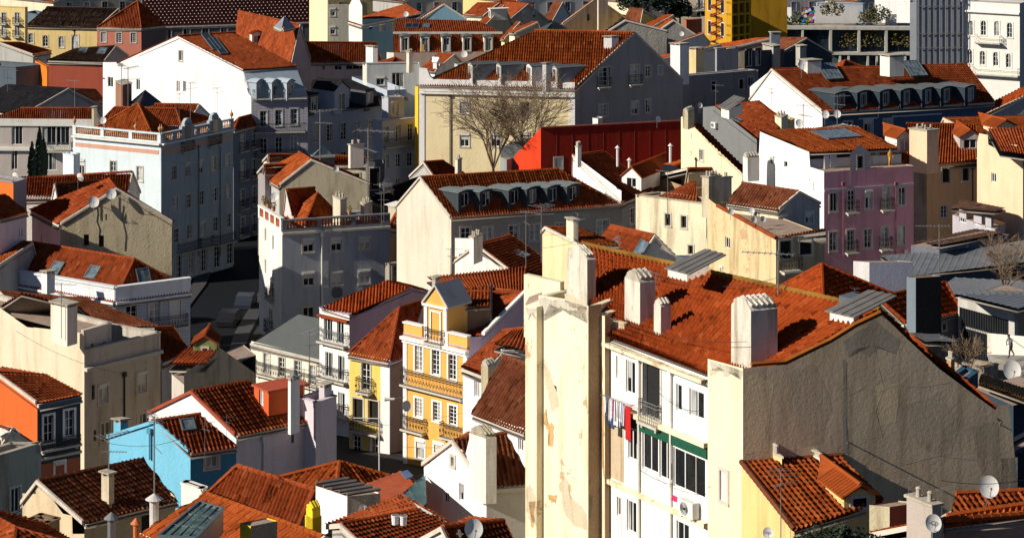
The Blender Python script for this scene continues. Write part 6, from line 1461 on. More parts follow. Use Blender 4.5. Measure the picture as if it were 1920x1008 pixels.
b = H('tiled_house', 'low dark brown roof over a blue grey wall below the veranda, right', ('a', 1708, -60), (1762, 466), (1892, 440), 196, 'flat', plaster((.16, .17, .20), .3), plaster((.20, .24, .28), .3), [(1, 'w', 1776, 462, .5, .6), (1, 'w', 1815, 456, .5, .6)], zb=2, par=.02)
roof_plane(b, [Q(1712, 455, 200), Q(1765, 458, 195), Q(1882, 437, 200), Q(1830, 428, 206)], T_BRN, 'sheet', oh=.1)
# blue building with white gable
b = H('apartment_block', 'long navy blue building with white gable wall, tiled roof and row of dark dormers', (1406, 186), (1542, 207), (1864, 189), 257, 'gL', M_WHITEW, plaster((.06, .11, .18), .2),
      [(1, 'g', 1628, 240, .9, 1.6), (1, 'g', 1665, 238, .9, 1.6), (1, 'g', 1590, 243, .9, 1.6)], T_RED, a=(1448, 130), b=(1812, 121), pL=[(1406, 164), (1410, 160), (1448, 130), (1542, 206)], zb=0)
NB = b
M_NAVY = plaster((.03, .045, .06), .15)
for u, v in ((1578, 203), (1619, 201), (1661, 199), (1700, 197), (1740, 195), (1775, 193), (1820, 191)): dormer(b, u, v, 2.0, 1.5, f=0, style='barrel', wm=M_NAVY, rm=plaster((.10, .11, .115), .1), win='g', rise=.13, ww=.75, wh=1.2, dep=3)
skylight(b, 1555, 139, 2.0, 2.6, bars=4, pane='sky', lift=.35, fr=M_ZINC); skylight(b, 1713, 134, 2.0, 2.6, bars=4, pane='sky', lift=.35, fr=M_ZINC)
band(b, b.WR, 1610, 224, 1645, 222, .12, .08, M_SHUT, 'cable_duct'); band(b, b.WR, 1672, 220, 1765, 214, .12, .08, M_SHUT, 'cable_duct'); pipe(b, b.WR, 1646, 205, 220, M_SHUT, .05)
chimney(b, 1496, 1514, 1540, 134, 117, M_WHITED, top='slab', Y=262); chimney(b, 1650, 1668, 1695, 126, 108, M_WHITED, top='slab', Y=262)
dish(1503, 122, 258, 1.0, 'large white dish on the white chimney base above the navy building', .2)
for u, v, lab in ((1547, 215, 'left one of two dishes by the corner of the white gable, upper right'), (1569, 214, 'right one of two dishes by the corner of the white gable, upper right'), (1498, 231, 'white dish on the flat roof left of the two, upper right')): dish(u, v, 236, .75, lab, .1)
b = H('roof_annex', 'grey stained concrete roof boxes behind the white and pink house', (1500, 246), (1532, 252), (1610, 238), 232, 'flat', plaster((.40, .40, .38), .8), plaster((.16, .17, .18), .5), zb=0, par=.05)
# red roof right of navy building
b = H('warehouse', 'broad plain orange red roof at the right edge beyond the navy building', ('a', 1800, -60), (1830, 222), (1990, 214), 262, 'gR', M_GREYW, rm=T_NEW, a=(1985, 150), b=(1825, 148), zb=0, cat='warehouse')
# concrete building, scaffold, gothic building
P_CONC = plaster((.46, .45, .42), .4); P_DG = plaster((.05, .07, .08), .2)
b = H('office_building', 'modern concrete frame building with deep glazed bays and planted terrace, top right', (1395, 50), (1718, 52), (1735, 46), 332, 'flat', P_DG, P_CONC, par=.1, zb=-4)
CB = b
W_, Lw, pr, SZ, n, t = b.WL; m = MB()
def fbar(u0, v0, u1, v1, d=1.0):
    s0, z1 = SZ(u0, v0); s1, z0 = SZ(u1, v1); m.box(W_(s0, z0, .02), t*(s1-s0), n*d, V((0, 0, z1-z0)))
fbar(1396, 47, 1716.9, 55); fbar(1554, 96, 1716.9, 102)
for u in (1554, 1607, 1658, 1710): fbar(u, 55, u+5, 96, .95)
for u in (1502, 1450): fbar(u, 55, u+4, 88, .95)
for u in (1572, 1588, 1624, 1641, 1694): fbar(u, 102, u+4, 135, .9)
m.build('concrete_frame', P_CONC, b.o)
m = MB(); 
for u0, u1 in ((1422, 1449), (1455, 1501), (1507, 1553), (1560, 1606), (1613, 1657), (1664, 1709)):
    s0, z0 = SZ(u0, 95); s1, z1 = SZ(u1, 56); m.quad(W_(s0, z0, .05), W_(s1, z0, .05), W_(s1, z1, .05), W_(s0, z1, .05))
m.build('glazing', glass('blue'), b.o)
m = MB(); rr = random.Random(5)
def leaves(m, c, r, k, sz, rr, sq=(1, 1, 1)):
    for _ in range(k):
        d = V((rr.gauss(0, 1), rr.gauss(0, 1), rr.gauss(0, 1))); d.normalize(); p = c+V((d.x*sq[0], d.y*sq[1], d.z*sq[2]))*r*(.45+.6*rr.random()**.6)
        a = V((rr.gauss(0, 1), rr.gauss(0, 1), rr.gauss(0, .7))).normalized(); bq = a.orthogonal().normalized(); s_ = sz*(.6+.8*rr.random())
        m.quad(p-a*s_, p+bq*s_*.6, p+a*s_, p-bq*s_*.6)
M_LEAF = flat((.045, .075, .018), .7, var=.5, sc=1.); M_LEAFD = flat((.012, .028, .012), .7, var=.4, sc=1.); M_LEAFY = flat((.14, .11, .03), .8, var=.4); M_BARK = flat((.085, .06, .042), .9, var=.4)
def plant(name, label, cat, p, blobs, leaf, sz, k, kind=None, group=None, stem=.05, sq=(1, 1, 1.1)):
    t_ = thing(name, label, cat, p, group); m = MB(); rr = random.Random(hash(label) % 1000 if 0 else len(label)*7+int(p.x*3)%50)
    for (dx, dz, r) in blobs: leaves(m, p+V((dx, rr.uniform(-.3, .3)*r, dz)), r, k, sz, rr, sq)
    m.build('foliage', leaf, t_); m = MB(); m.tube([p-V((0, 0, .3)), p+V((0, 0, max(q[1] for q in blobs)))], stem, 5, stem*.4); m.build('stem', M_BARK, t_); return t_
for i_, (u, lab) in enumerate(((1595, 'bushy bamboo planter in the left planted bay of the concrete building'), (1632, 'bamboo planter in the middle bay of the concrete building'), (1684, 'bamboo planter in the right bay of the concrete building'))):
    s_, z_ = SZ(u, 92); plant('potted_bamboo', lab, 'plant', W_(s_, z_, .35), [(-1, 1, .7), (0, 1.2, .8), (1, 1, .7), (-.5, 2, .4), (.5, 2.1, .4)], M_LEAFY, .13, 90)
H('', '', (1524, 46), (1608, 47), ('a', 1612, 30), 336, 'flat', plaster((.52, .52, .52), .15), pL=[(1524, 12), (1608, 14)], par=.02, into=b, zb=8)
H('', '', (1380, 74), (1448, 78), ('a', 1478, 75), 331, 'flat', M_WHITED, M_WHITED, pL=[(1380, 44), (1448, 50)], par=.02, into=b, zb=0)
H('', '', (1530, 10), (1618, 12), ('a', 1622, 30), 345, 'flat', plaster((.38, .42, .48), .15), par=.3, into=b, zb=8)
H('', '', (1470, 46), (1484, 47), ('a', 1487, 30), 336, 'flat', plaster((.52, .52, .52), .15), pL=[(1470, 14), (1484, 14)], par=.02, into=b, zb=8)
H('', '', (1660, 46), (1681, 47), ('a', 1683, 30), 334, 'flat', M_WHITEW, pL=[(1660, 27), (1681, 27)], par=.02, into=b, zb=8)
b = H('town_house', 'tall white blank block behind the planted terrace, top right', (1640, 40), (1706, 44), (1716, 42), 350, 'flat', M_WHITEW, P_GRS, pL=[(1640, -20), (1706, -20)], par=.02, zb=-4)
for u, v, lab, L_ in ((1440, 22, 'dark green shrub on the terrace left of the painted panel', M_LEAF), (1495, 36, 'olive shrub beside the coloured panel on the terrace', M_LEAF), (1632, 30, 'pale flowering shrub on the terrace right of the grey wall', M_LEAFY), (1560, 15, 'yellowish potted shrub on the upper terrace', M_LEAFY), (1648, 22, 'dark shrub behind the small white terrace wall', M_LEAF)):
    plant('terrace_shrub', lab, 'shrub', Q(u, v+12, 333), [(-.9, .6, .7), (0, .9, .8), (.9, .6, .7)], L_, .16, 110)
# bright abstract painted panel
t_ = thing('painted_panel', 'bright multicoloured abstract panel on the concrete building terrace', 'panel', Q(1514, 44, 332.5)); cols = [(.02, .25, .6), (.6, .02, .1), (.0, .4, .2), (.7, .55, .02), (.4, .05, .5), (.75, .75, .75)]
for i in range(6):
    m = MB(); p = Q(1503, 43, 332.5)
    for j in range(4): x = ((i*5+j*7) % 11)*.14; z = ((i*3+j*5) % 9)*.2; m.prism([p+V((x, 0, z)), p+V((x+.45, 0, z+.15)), p+V((x+.3, 0, z+.5)), p+V((x+.02, 0, z+.35))], V((0, -.02-.004*i, 0)))
    m.build('paint_patch', flat(cols[i], .6, var=.05), t_)
m = MB(); m.box(Q(1503, 44, 332.6), V((1.65, 0, 0)), V((0, .05, 0)), V((0, 0, 2.1))); m.build('board', flat((.03, .04, .06), .6), t_)
b = H('building_site', 'grey netted scaffolding wrapped around a tall building, top right', ('a', 1706, -60), (1718, 4), (1805, 3), 324, 'flat', plaster((.20, .22, .25), .2), plaster((.25, .27, .31), .25, bm=.4), pR=[(1718, -20), (1805, -20)], par=.1, zb=-4, cat='scaffolding')
W_, Lw, pr, SZ, n, t = b.WR; m = MB()
for i in range(9): s_ = Lw*i/8; m.tube([W_(s_, -4, .15), W_(s_, 22, .15)], .05, 5)
for v in (12, 63, 90): z = SZ(1760, v)[1]; m.tube([W_(0, z, .15), W_(Lw, z, .15)], .05, 5)
m.build('poles', M_GREYMET, b.o)
M_GW = plaster((.78, .76, .70), .1)
b = H('town_house', 'white building with pointed gothic arched windows and ornate balconies, top right corner', (1803, 6), (1912, 12), (1935, 6), 322, 'flat', M_GW, plaster((.45, .45, .45), .2),
      [(0, 'a', 1820, 53, .68, 1.85), (0, 'a', 1844, 53, .68, 1.85), (0, 'a', 1869, 54, .68, 1.85), (0, 'a', 1893, 57, .68, 1.85), (0, 'a', 1818, 106, .68, 1.75), (0, 'a', 1842, 109, .68, 1.75), (0, 'a', 1867, 111, .68, 1.75), (0, 'a', 1891, 114, .68, 1.75)], sur=M_STONEW, par=.3, zb=-4)
band(b, b.WL, 1803, 22, 1912, 27, .25, .35, M_GW, 'cornice_band'); s0 = b.WL[3](1829, 75)[0]; s1 = b.WL[3](1877, 80)[0]; balcony(b, b.WL[0], s0, s1, b.WL[3](1850, 79)[1], M_STONEW, dep=.8)
s0 = b.WL[3](1822, 130)[0]; balcony(b, b.WL[0], s0, b.WL[1]-.1, b.WL[3](1860, 139)[1], M_STONEW, dep=.7)
b = H('tiled_house', 'orange roof edge with tiny dormers at the very top right', (1800, -10), (1900, -4), (1990, -10), 345, 'gR', M_GREYW, rm=T_RED, a=(1970, -40), b=(1800, -40), zb=-4)
# ---- mid right: hip roof, dark tower, glass hall, metal roofs
b = H('tiled_house', 'bright orange steep hip roof behind the big block ridge', (1442, 548), (1545, 590), (1668, 548), 166, 'pyr', plaster((.74, .58, .28), .3), M_WHITED, rm=T_NEW, a=(1541, 495), zb=6)
b = H('tiled_house', 'orange tiled roof running behind the tall black tower', (1640, 560), (1698, 604), (1800, 580), 163, 'hipR', M_WHITEW, plaster((.22, .22, .24), .3), [(1, 'K', 1770, 612, .3, .4)], rm=T_NEW, a=(1645, 533), b=(1772, 553), zb=6)
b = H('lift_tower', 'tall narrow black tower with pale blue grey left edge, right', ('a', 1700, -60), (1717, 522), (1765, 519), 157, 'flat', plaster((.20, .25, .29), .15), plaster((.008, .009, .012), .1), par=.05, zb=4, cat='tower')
b = H('wall_house', 'blue grey plain wall with white corner behind the orange hip roof', (1560, 490), (1640, 494), (1704, 530), 188, 'flat', plaster((.36, .34, .40), .3), plaster((.24, .25, .32), .2), par=.1, zb=4) if 0 else H('town_house', 'blue grey plain low house with white corner behind the orange hip roof', ('a', 1600, -70), (1630, 492), (1712, 524), 186, 'flat', M_WHITEW, plaster((.22, .23, .31), .2), par=.02, zb=4)
b = H('metal_hall', 'long low hall with grey standing seam metal roof behind the black tower', (1640, 488), (1712, 520), (1990, 492), 190, 'flat', plaster((.20, .22, .30), .2), plaster((.08, .09, .10), .2), par=.0, zb=4, cat='hall')
zm = b.z; roof_plane(b, [P(1651, 484, zm+.1), P(1711, 514, zm+.1), P(1990, 482, zm+.5), P(1990, 440, zm+.8), P(1845, 458, zm+.8)], S_GREY, 'sheet', oh=.1)
b = H('metal_hall', 'lower grey metal roof between the black tower and the glass fronted hall', ('a', 1740, -60), (1765, 560), (1880, 548), 178, 'flat', plaster((.10, .11, .12), .2), zb=4, par=0, cat='hall')
roof_plane(b, [Q(1740, 552, 180), Q(1862, 552, 176), Q(1990, 530, 185), Q(1790, 520, 190)], S_GREY, 'sheet', oh=0)
P_GLS = plaster((.03, .045, .05), .2)
b = H('glass_hall', 'dark glazed hall with concrete rim and metal roof, right edge', (1802, 560), (1908, 588), (1990, 560), 162, 'flat', P_GLS, plaster((.34, .26, .18), .4), par=.02, zb=4, cat='hall')
W_, Lw, pr, SZ, n, t = b.WL; m = MB(); m.box(W_(0, b.z-.45, 0), t*Lw, n*.3, V((0, 0, .6))); m.box(W_(Lw-.5, 4, 0), t*.5, n*.28, V((0, 0, b.z-4))); m.box(W_(0, 4, 0), t*.12, n*.28, V((0, 0, b.z-4.5))); z_ = SZ(1850, 625)[1]; m.box(W_(.12, z_, .02), t*(Lw-.7), n*.1, V((0, 0, .12))); m.build('concrete_rim', P_CONC, b.o)
m = MB(); 
for i in range(28): m.box(W_(.2+(Lw-.8)*i/28, 4, .01), t*.05, n*.12, V((0, 0, b.z-4.5)))
m.build('fins', S_DARK, b.o)
roof_plane(b, [Q(1800, 552, 162.5), Q(1909, 578, 158), Q(1990, 552, 165), Q(1850, 538, 172)], S_GREY, 'sheet', oh=0)
b = H('shed', 'low concrete shed with tilted grey sheet roof behind the big gable', (1700, 640), (1735, 652), (1797, 642), 150, 'flat', plaster((.16, .16, .16), .4), plaster((.15, .15, .145), .6), par=0, zb=6, cat='shed')
roof_plane(b, [Q(1704, 622, 153), Q(1735, 642, 148), Q(1798, 638, 151), Q(1760, 628, 155)], S_OLD, 'sheet', oh=0)
b = H('garden_wall', 'sunlit white wall with a man working in front of it, right edge', (1851, 646), (1990, 672), (1992, 672), 152, 'flat', plaster((.74, .71, .62), .5), cat='wall', pL=[(1851, 624), (1990, 636)], par=.05, zb=10)
m = MB(); p = Q(1880, 672, 150); g4 = [Q(1845, 690, 150.5), Q(1990, 720, 146), Q(1990, 668, 151), Q(1852, 664, 152)]; m.prism(g4, V((0, 0, -.4))); m.build('terrace', plaster((.30, .28, .25), .6), b.o); b.polys.append(g4)
pz = Q(1896, 669, 150.6)
pp = person(pz, 1.42, -1.0, 'man in grey sweater and black trousers striding past the white wall with a long pole', (.13, .13, .15), (.012, .012, .014), pose='walk')
m = MB(); m.tube([pz+V((-.15, -.45, 1.25)), pz+V((.9, -.6, .5))], .02, 5); tag(m.build('pole', M_BARK), 'long thin wooden pole held by the man in the grey sweater', 'pole')
b = H('rubble_wall', 'crumbling rubble wall with bare brushwood below the dark glazed hall', (1790, 686), (1845, 696), (1872, 690), 148, 'flat', plaster((.40, .33, .25), .9, .4, bm=2.), cat='wall', par=.2, zb=10)
dish(1896, 694, 144, 1.1, 'big pale dish with orange streak beside the man with the pole', .1)
b = H('container', 'dark blue corrugated cabin behind the lower end of the grey gable', (1786, 706), (1812, 716), (1834, 700), 142, 'flat', plaster((.02, .07, .12), .15), plaster((.03, .08, .13), .15), par=.1, zb=6, cat='cabin')
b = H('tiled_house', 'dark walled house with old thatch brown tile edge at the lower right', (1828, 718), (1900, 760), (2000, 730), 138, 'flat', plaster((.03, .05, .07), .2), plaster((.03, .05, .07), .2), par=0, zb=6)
roof_plane(b, [Q(1834, 704, 143), Q(1834, 716, 140), Q(1960, 762, 134), Q(1960, 742, 138)], tile((.34, .17, .07), .6, .5))
b = H('town_house', 'deep shaded dark house filling the gap right of the grey gable', (1868, 800), (1900, 860), (2010, 800), 124, 'flat', plaster((.02, .022, .03), .2), par=.1, zb=6)  # near-black block added where there is only a shadowed gap
chimney(b, 1775, 1783, 1790, 690, 676, plaster((.42, .22, .10), .5), top='cap', Y=146)
# ================================================================ top middle
P_TW = plaster((.74, .66, .40), .3); P_BLU = plaster((.18, .33, .44), .2)
b = H('apartment_tower', 'tall cream and grey tower block cut by the top edge, left of centre', (580, 60), (614, 74), ('a', 656, 82), 372, 'flat', P_TW, plaster((.52, .48, .38), .4), [(1, 'r', 624, 23, .7, 1.1), (1, 'r', 624, 57, .7, 1.1)], pL=[(580, -20), (614, -20)], pR=[(614, -20), (616, 8), (656, 8)], par=.02, zb=-4, cat='apartment block')
b = H('town_house', 'white wall and blue house with orange roof beside the cream tower', (654, 40), (679, 48), (790, 38), 365, 'gR', M_WHITED, P_BLU, [(1, 'k', 695, 52, .5, .5), (1, 'o', 717, 50, 1.0, 1.5), (1, 'o', 737, 48, .8, 1.5)], rm=T_RED, a=(790, 26), b=(694, 8), pL=[(654, 12), (660, 0), (672, -4), (679, 12)], pR=[(679, 36), (790, 34)], zb=-4)
b = H('tiled_house', 'blue gable end with a tiled roof behind it, top centre', ('a', 780, -60), (788, 36), (874, 36), 368, 'gR', P_BLU, P_BLU, rm=T_DARK, a=(831, 8), zb=-4)
dish(761, 27, 355, .8, 'white dish on the blue house roof, top centre left')
b = H('town_house', 'red tiled mansard house with five white framed dormers in a row, top centre', ('a', 725, -60), (738, 100), (946, 97), 335, 'flat', M_WHITED, plaster((.45, .33, .28), .3), zb=-4, par=.05)
z_ = b.z; pA, pB = P(738, 99, z_), P(946, 97, z_); q0, q1 = P(737, 62, z_+2.2), P(942, 62, z_+2.2)
roof_plane(b, [pA, pB, q1, q0], T_RED, oh=0); roof_plane(b, [q0, q1, P(896, 38, z_+3.3), P(744, 36, z_+3.3)], T_RED); b.ax = (azd(-50), azd(80))
m = MB(); m.box(q0+V((0, 0, -.1)), q1-q0, V((0, -.35, 0)), V((0, 0, .25))); m.build('cornice_band', M_STONE, b.o)
for u in (759, 797, 837, 876, 916):
    dormer(b, u, 98, 1.2, 1.9, style='barrel', wm=M_STONEW, rm=M_ZINC, win='g', rise=.2, ww=.8, wh=1.65, dep=1.4)
skylight(b, 773, 50, 1.8, 1.6, bars=1, pane='dark'); skylight(b, 799, 50, 1.0, 1.4)
for i_, (u, col) in enumerate(((790, (.6, .3, .02)), (797, (.03, .05, .1)), (830, (.05, .05, .07)), (838, (.5, .5, .5)))):
    p = Q(u, 84, 331); m = MB(); m.box(p, V((.35, 0, 0)), V((0, .04, 0)), V((0, 0, -.9))); tag(m.build('shirt', flat(col, .9)), ['orange shirt drying under the second dormer, top centre', 'navy shirt drying beside the orange shirt, top centre', 'black shirt drying under the middle dormer, top centre', 'grey shirt drying under the middle dormer, top centre'][i_], 'laundry')
b = H('town_house', 'orange roofed white house with loggia and slim white chimney, upper centre left', ('a', 552, -50), (580, 117), ('a', 716, 83), 342, 'gL', M_CREAM, P_PINKW, [(1, 'o', 606, 126, .5, .8), (1, 'o', 634, 126, 1., .8), (1, 'n', 668, 123, 2.8, 1.1)], rm=T_RED, a=(567, 79), b=(706, 80), zb=-4)
chimney(b, 686, 699, 708, 124, 90, M_WHITEW, top='slab', Y=338)
b = H('tiled_house', 'pale grey flat house with large barred window and small hip roof, upper centre', ('a', 680, -60), (688, 121), (788, 119), 318, 'flat', M_WHITED, plaster((.50, .54, .55), .3), [(1, 'c', 713, 152, 1.0, 1.0), (1, 'n', 746, 150, 1.5, 1.8)], zb=-4, par=.1)
H('', '', (708, 118), (730, 123), (764, 119), 320, 'pyr', M_WHITED, rm=T_RED, a=(741, 108), into=b, zb=8)
chimney(b, 762, 767, 776, 122, 100, M_CHIM, top='cap', Y=317)
b = H('town_house', 'slim bright yellow house strip left of the tall cream building', (778, 160), (784, 164), (796, 160), 300, 'flat', plaster((.75, .45, .03), .2), zb=-4, par=.05)
b = H('tiled_house', 'steep small tiled roofs with a white dormer before the five dormer house', (790, 128), (815, 133), (868, 118), 312, 'gR', M_WHITED, rm=T_RED, a=(852, 102), b=(806, 101), zb=-4)
dormer(b, 822, 131, .9, 1.0, style='gable', wm=M_WHITEW, rm=M_WHITEW, win='w', rise=.3, kind='x')
b = H('roof_annex', 'pale grey roof box with a satellite dish behind the tall cream building parapet', (852, 118), (858, 122), (896, 116), 305, 'flat', plaster((.42, .45, .46), .2), zb=-4, par=.05)
dish(870, 102, 303, .85, 'round white dish on the pale grey roof box, top centre')
# far top centre houses
def far(lab, L, N, R, Y, roof, a, b_=None, w1=None, w2=None, W=(), rm=None, **k): return H('town_house', lab, L, N, R, Y, roof, w1 or M_CREAM, w2 or M_BEIGE, W, rm or T_RED, a, b_, zb=-6, **k)
far('small orange roofed house behind the five dormer house, top centre', (870, 26), (905, 30), (960, 24), 400, 'gR', (935, 6), (880, 6))
far('orange hip roof near the top edge right of the blue gable', (905, 12), (940, 18), (1000, 10), 420, 'pyr', (938, 2))
far('beige gable with two shuttered windows and sloping orange roof, top centre', (895, 44), (932, 56), (1030, 40), 360, 'gR', (990, 8), (925, 6), w2=plaster((.46, .41, .32), .5), W=[(1, 'r', 982, 28, .8, 1.1), (1, 'r', 1002, 28, .8, 1.1)])
dormer(far('steep red roof with two small white dormers, top centre', (894, 50), (900, 58), (960, 44), 350, 'gR', (945, 10), (900, 10)), 918, 34, .9, 1.2, style='flat', wm=M_WHITED, rm=M_WHITED, win='w')
far('small yellow gabled house below the beige shuttered gable', (940, 62), (946, 72), (1000, 66), 330, 'gR', (975, 42), (952, 42), w1=plaster((.7, .6, .25), .2), w2=plaster((.7, .6, .25), .2))
far('low red tiled roof left of the slate lantern, top centre', (955, 58), (965, 62), (1015, 60), 322, 'gR', (1008, 42), (965, 42))
b = far('grey slate pyramid lantern on a white base above the big cream house', (1013, 50), (1026, 56), (1060, 50), 290, 'pyr', (1038, 40), w1=M_WHITED, w2=M_WHITED, rm=S_SLATE, kind='slate')
far('white and green house with a brown roof, top centre', (1020, 30), (1035, 40), (1070, 30), 370, 'gR', (1055, 4), (1030, 4), w1=plaster((.2, .4, .25), .2), w2=plaster((.55, .55, .55), .2), rm=T_DARK)
b = far('pinkish stained gable with a tall pale chimney breast and orange verge', (1052, 40), (1054, 44), (1176, 36), 345, 'gR', (1119, -4), (1060, -6), w1=plaster((.5, .42, .36), .5), w2=plaster((.50, .42, .38), .7), W=[(1, 'k', 1103, 33, .35, .9)])
chimney(b, 1120, 1122, 1140, 58, -6, plaster((.66, .58, .50), .6), top='slab', Y=343)
far('stone grey gable with dark mossy slate roof behind the tall cream building', (1135, 52), (1140, 58), (1250, 82), 310, 'gR', (1172, 38), (1160, 34), w1=P_GRW, w2=plaster((.30, .29, .26), .9, bm=1.5), rm=T_BLK)
far('yellow walled house with brown hip roof, top centre right', (1170, 30), (1200, 44), (1232, 34), 340, 'gR', (1205, 18), (1180, 16), w1=plaster((.7, .5, .12), .3), w2=plaster((.66, .48, .14), .3), rm=T_DARK)
far('bright orange roof over a yellow wall, top centre right', (1205, 44), (1220, 52), (1270, 42), 325, 'gR', (1262, 29), (1225, 30), w1=plaster((.7, .5, .08), .3), w2=plaster((.7, .5, .08), .3), rm=T_NEW)
far('grey stained gable with yellow edged roof, top centre right', (1215, 60), (1222, 66), (1305, 66), 312, 'gR', (1262, 38), (1250, 36), w1=plaster((.6, .45, .1), .3), w2=plaster((.30, .29, .26), .8, bm=1.))
far('wide sunlit orange roof patch with a dish, above the white chimneys', (1260, 74), (1266, 82), (1330, 78), 300, 'gR', (1318, 64), (1264, 63), w2=M_WHITED)
dish(1278, 64, 298, .6, 'tiny white dish on the wide orange roof patch, top right of centre')
b = far('terracotta walled small block with dark openings, top right of centre', (1283, 36), (1287, 40), (1316, 38), 335, 'flat', None, w1=plaster((.4, .12, .06), .3), w2=plaster((.4, .12, .06), .3), par=.1)
b = H('town_house', 'shaded stained grey row of flat houses with a white tower chimney, upper right', ('a', 1255, -60), (1275, 146), (1422, 134), 270, 'flat', P_GRW, plaster((.32, .31, .31), .5), [(1, 'K', 1338, 161, .5, .9), (1, 'K', 1390, 158, .5, 1.0), (1, 'g', 1408, 153, .7, 1.0)], par=.1, zb=-4)
chimney(b, 1257, 1275, 1292, 142, 86, M_WHITEW, top='slab', Y=268, name='stair_tower'); chimney(b, 1291, 1305, 1320, 126, 94, plaster((.72, .58, .30), .4), top='slab', Y=274, name='stair_tower')
chimney(b, 1341, 1344, 1384, 124, 94, plaster((.36, .36, .37), .6), top='slab', Y=276, name='stair_tower')
b = far('dark low tiled roofs behind the white stair tower, upper right', (1225, 108), (1240, 112), (1365, 104), 284, 'gR', (1350, 84), (1240, 88), w2=M_WHITED)
H('town_house', 'dark shaded block with twin grey doors beside the white gable, upper right', (1378, 128), (1396, 134), (1470, 125), 282, 'flat', plaster((.28, .28, .28), .4), plaster((.05, .055, .065), .3), [(1, 'o', 1405, 108, .9, 2.), (1, 'o', 1422, 107, .9, 2.)], pR=[(1396, 96), (1470, 92)], par=.05, zb=-4)
b = far('long reddish tiled roof below the yellow scaffolded building', (1338, 84), (1362, 92), (1448, 90), 292, 'gR', (1444, 72), (1352, 73))
chimney(b, 1443, 1446, 1463, 92, 64, plaster((.16, .20, .24), .2), top='slab', Y=286)
b = far('shaded roofs and grey dormer boxes left of the concrete building', (1400, 100), (1440, 112), (1560, 100), 286, 'gR', (1512, 72), (1420, 74), w1=plaster((.05, .05, .06), .2), w2=plaster((.05, .06, .07), .2), rm=T_DARK)
chimney(b, 1430, 1450, 1463, 110, 90, plaster((.36, .36, .34), .5), top='slab', Y=284); chimney(b, 1492, 1500, 1512, 108, 90, plaster((.40, .38, .34), .5), top='slab', Y=284)
b = far('orange hip roof before the concrete building, above the navy building', (1555, 128), (1575, 134), (1625, 128), 275, 'pyr', (1585, 113), w2=P_GRS)
# yellow building and cream top building
P_Y2 = plaster((.50, .27, .02), .5)
b = H('apartment_block', 'bright yellow orange building with open balconies and a spiral of red steps, top right', (1322, 60), (1362, 72), (1398, 68), 318, 'flat', P_Y2, plaster((.05, .04, .03), .2), pL=[(1322, -20), (1362, -20)], pR=[(1362, -20), (1398, -20)], par=.05, zb=-4) if 0 else H('apartment_block', 'bright yellow orange building with open balconies and a spiral of red steps, top right', (1322, 60), (1362, 72), (1398, 68), 318, 'flat', P_Y2, plaster((.05, .04, .03), .2), [(0, 'K', 1331, 8, .8, 1.6), (0, 'K', 1331, 30, .8, 1.6), (0, 'K', 1331, 52, .8, 1.6), (0, 'K', 1355, 12, .8, 1.6), (0, 'K', 1355, 34, .8, 1.6), (0, 'K', 1355, 56, .8, 1.6)], pL=[(1322, -20), (1362, -20)], pR=[(1362, -20), (1398, -20)], par=.05, zb=-4)
W_, Lw, pr, SZ, n, t = b.WR; m = MB()
for s_ in (0, Lw*.33, Lw*.66, Lw-.25): m.box(W_(s_, -4, .0), t*.28, n*1.0, V((0, 0, 30)))
for v in (5, 27, 48, 66): m.box(W_(0, SZ(1380, v)[1], .0), t*Lw, n*1.05, V((0, 0, .28)))
m.build('balcony_frame', P_Y2, b.o)
H('', '', ('a', 1390, -60), (1396, 60), (1476, 58), 325, 'flat', P_Y2, P_Y2, pR=[(1396, -20), (1476, -20)], into=b, par=.05)
for u, v in ((1345, 14), (1352, 50), (1350, 32)): 
    s_, z_ = b.WL[3](u, v); balcony(b, b.WL[0], s_-1, s_+1, z_, M_IRON, dep=.6)
m = MB(); pts_ = [Q(1343, 72, 312)+V((.75*math.cos(i*.55), .75*math.sin(i*.55), i*.095)) for i in range(62)]; m.tube(pts_, .07, 5)
for i in range(0, 62, 1): c_ = Q(1343, 72, 312)+V((0, 0, i*.095-.9)); m.prism([c_, c_+V((.8*math.cos(i*.55), .8*math.sin(i*.55), 0)), c_+V((.8*math.cos(i*.55+.5), .8*math.sin(i*.55+.5), 0))], V((0, 0, .06)))
m.tube([Q(1343, 75, 312), Q(1343, -5, 312)], .09, 6)
tag(m.build('spiral_stairs', plaster((.35, .07, .04), .3)), 'dark red spiral steps climbing the front of the bright yellow orange building', 'stairs')
b = H('apartment_block', 'cream balconied facade at the top edge behind the dark trees', ('a', 1255, -60), (1268, 30), (1332, 33), 360, 'flat', M_CREAM, plaster((.66, .56, .42), .3), [(1, 'b', 1282, 6, .8, 1.6), (1, 'b', 1314, 7, .8, 1.6), (1, 'o', 1285, 26, 1.2, .9), (1, 'o', 1314, 26, 1.2, .9)], pR=[(1268, -20), (1332, -20)], par=.05, zb=-4)
# back rows closing the top of the frame
cols = [P_CRM, M_WHITED, M_BEIGE, P_PINKW, M_GREYW, P_CONV]
LB_ = ['beige house half hidden along the skyline row left of the tower', 'grey house in the farthest row above the convent', 'cream house in the farthest row above the maroon roof', 'white house in the farthest row above the blue gable', 'pinkish house in the farthest row behind the top centre roofs', 'pale house in the farthest row behind the stained gable', 'yellowish house in the farthest row left of the dark trees', 'beige house in the farthest row behind the yellow building', 'white house in the farthest row above the terrace', 'grey house in the farthest row behind the scaffold']
for i in range(10):
    u = 40+i*205 if i < 1 else (60+(i-1)*212); Y = 440+(i*37) % 30
    H('town_house', LB_[i], (u-40, -8), (u+60, 2), (u+215, -4), Y, 'gR', cols[i % 6], cols[(i+2) % 6], [(1, 's', u+90, 14, u+190, 12, 4, .9, 1.6)], [T_RED, T_DARK, T_ORA][i % 3], (u+130, -30), zb=-6, group='farthest row of houses')
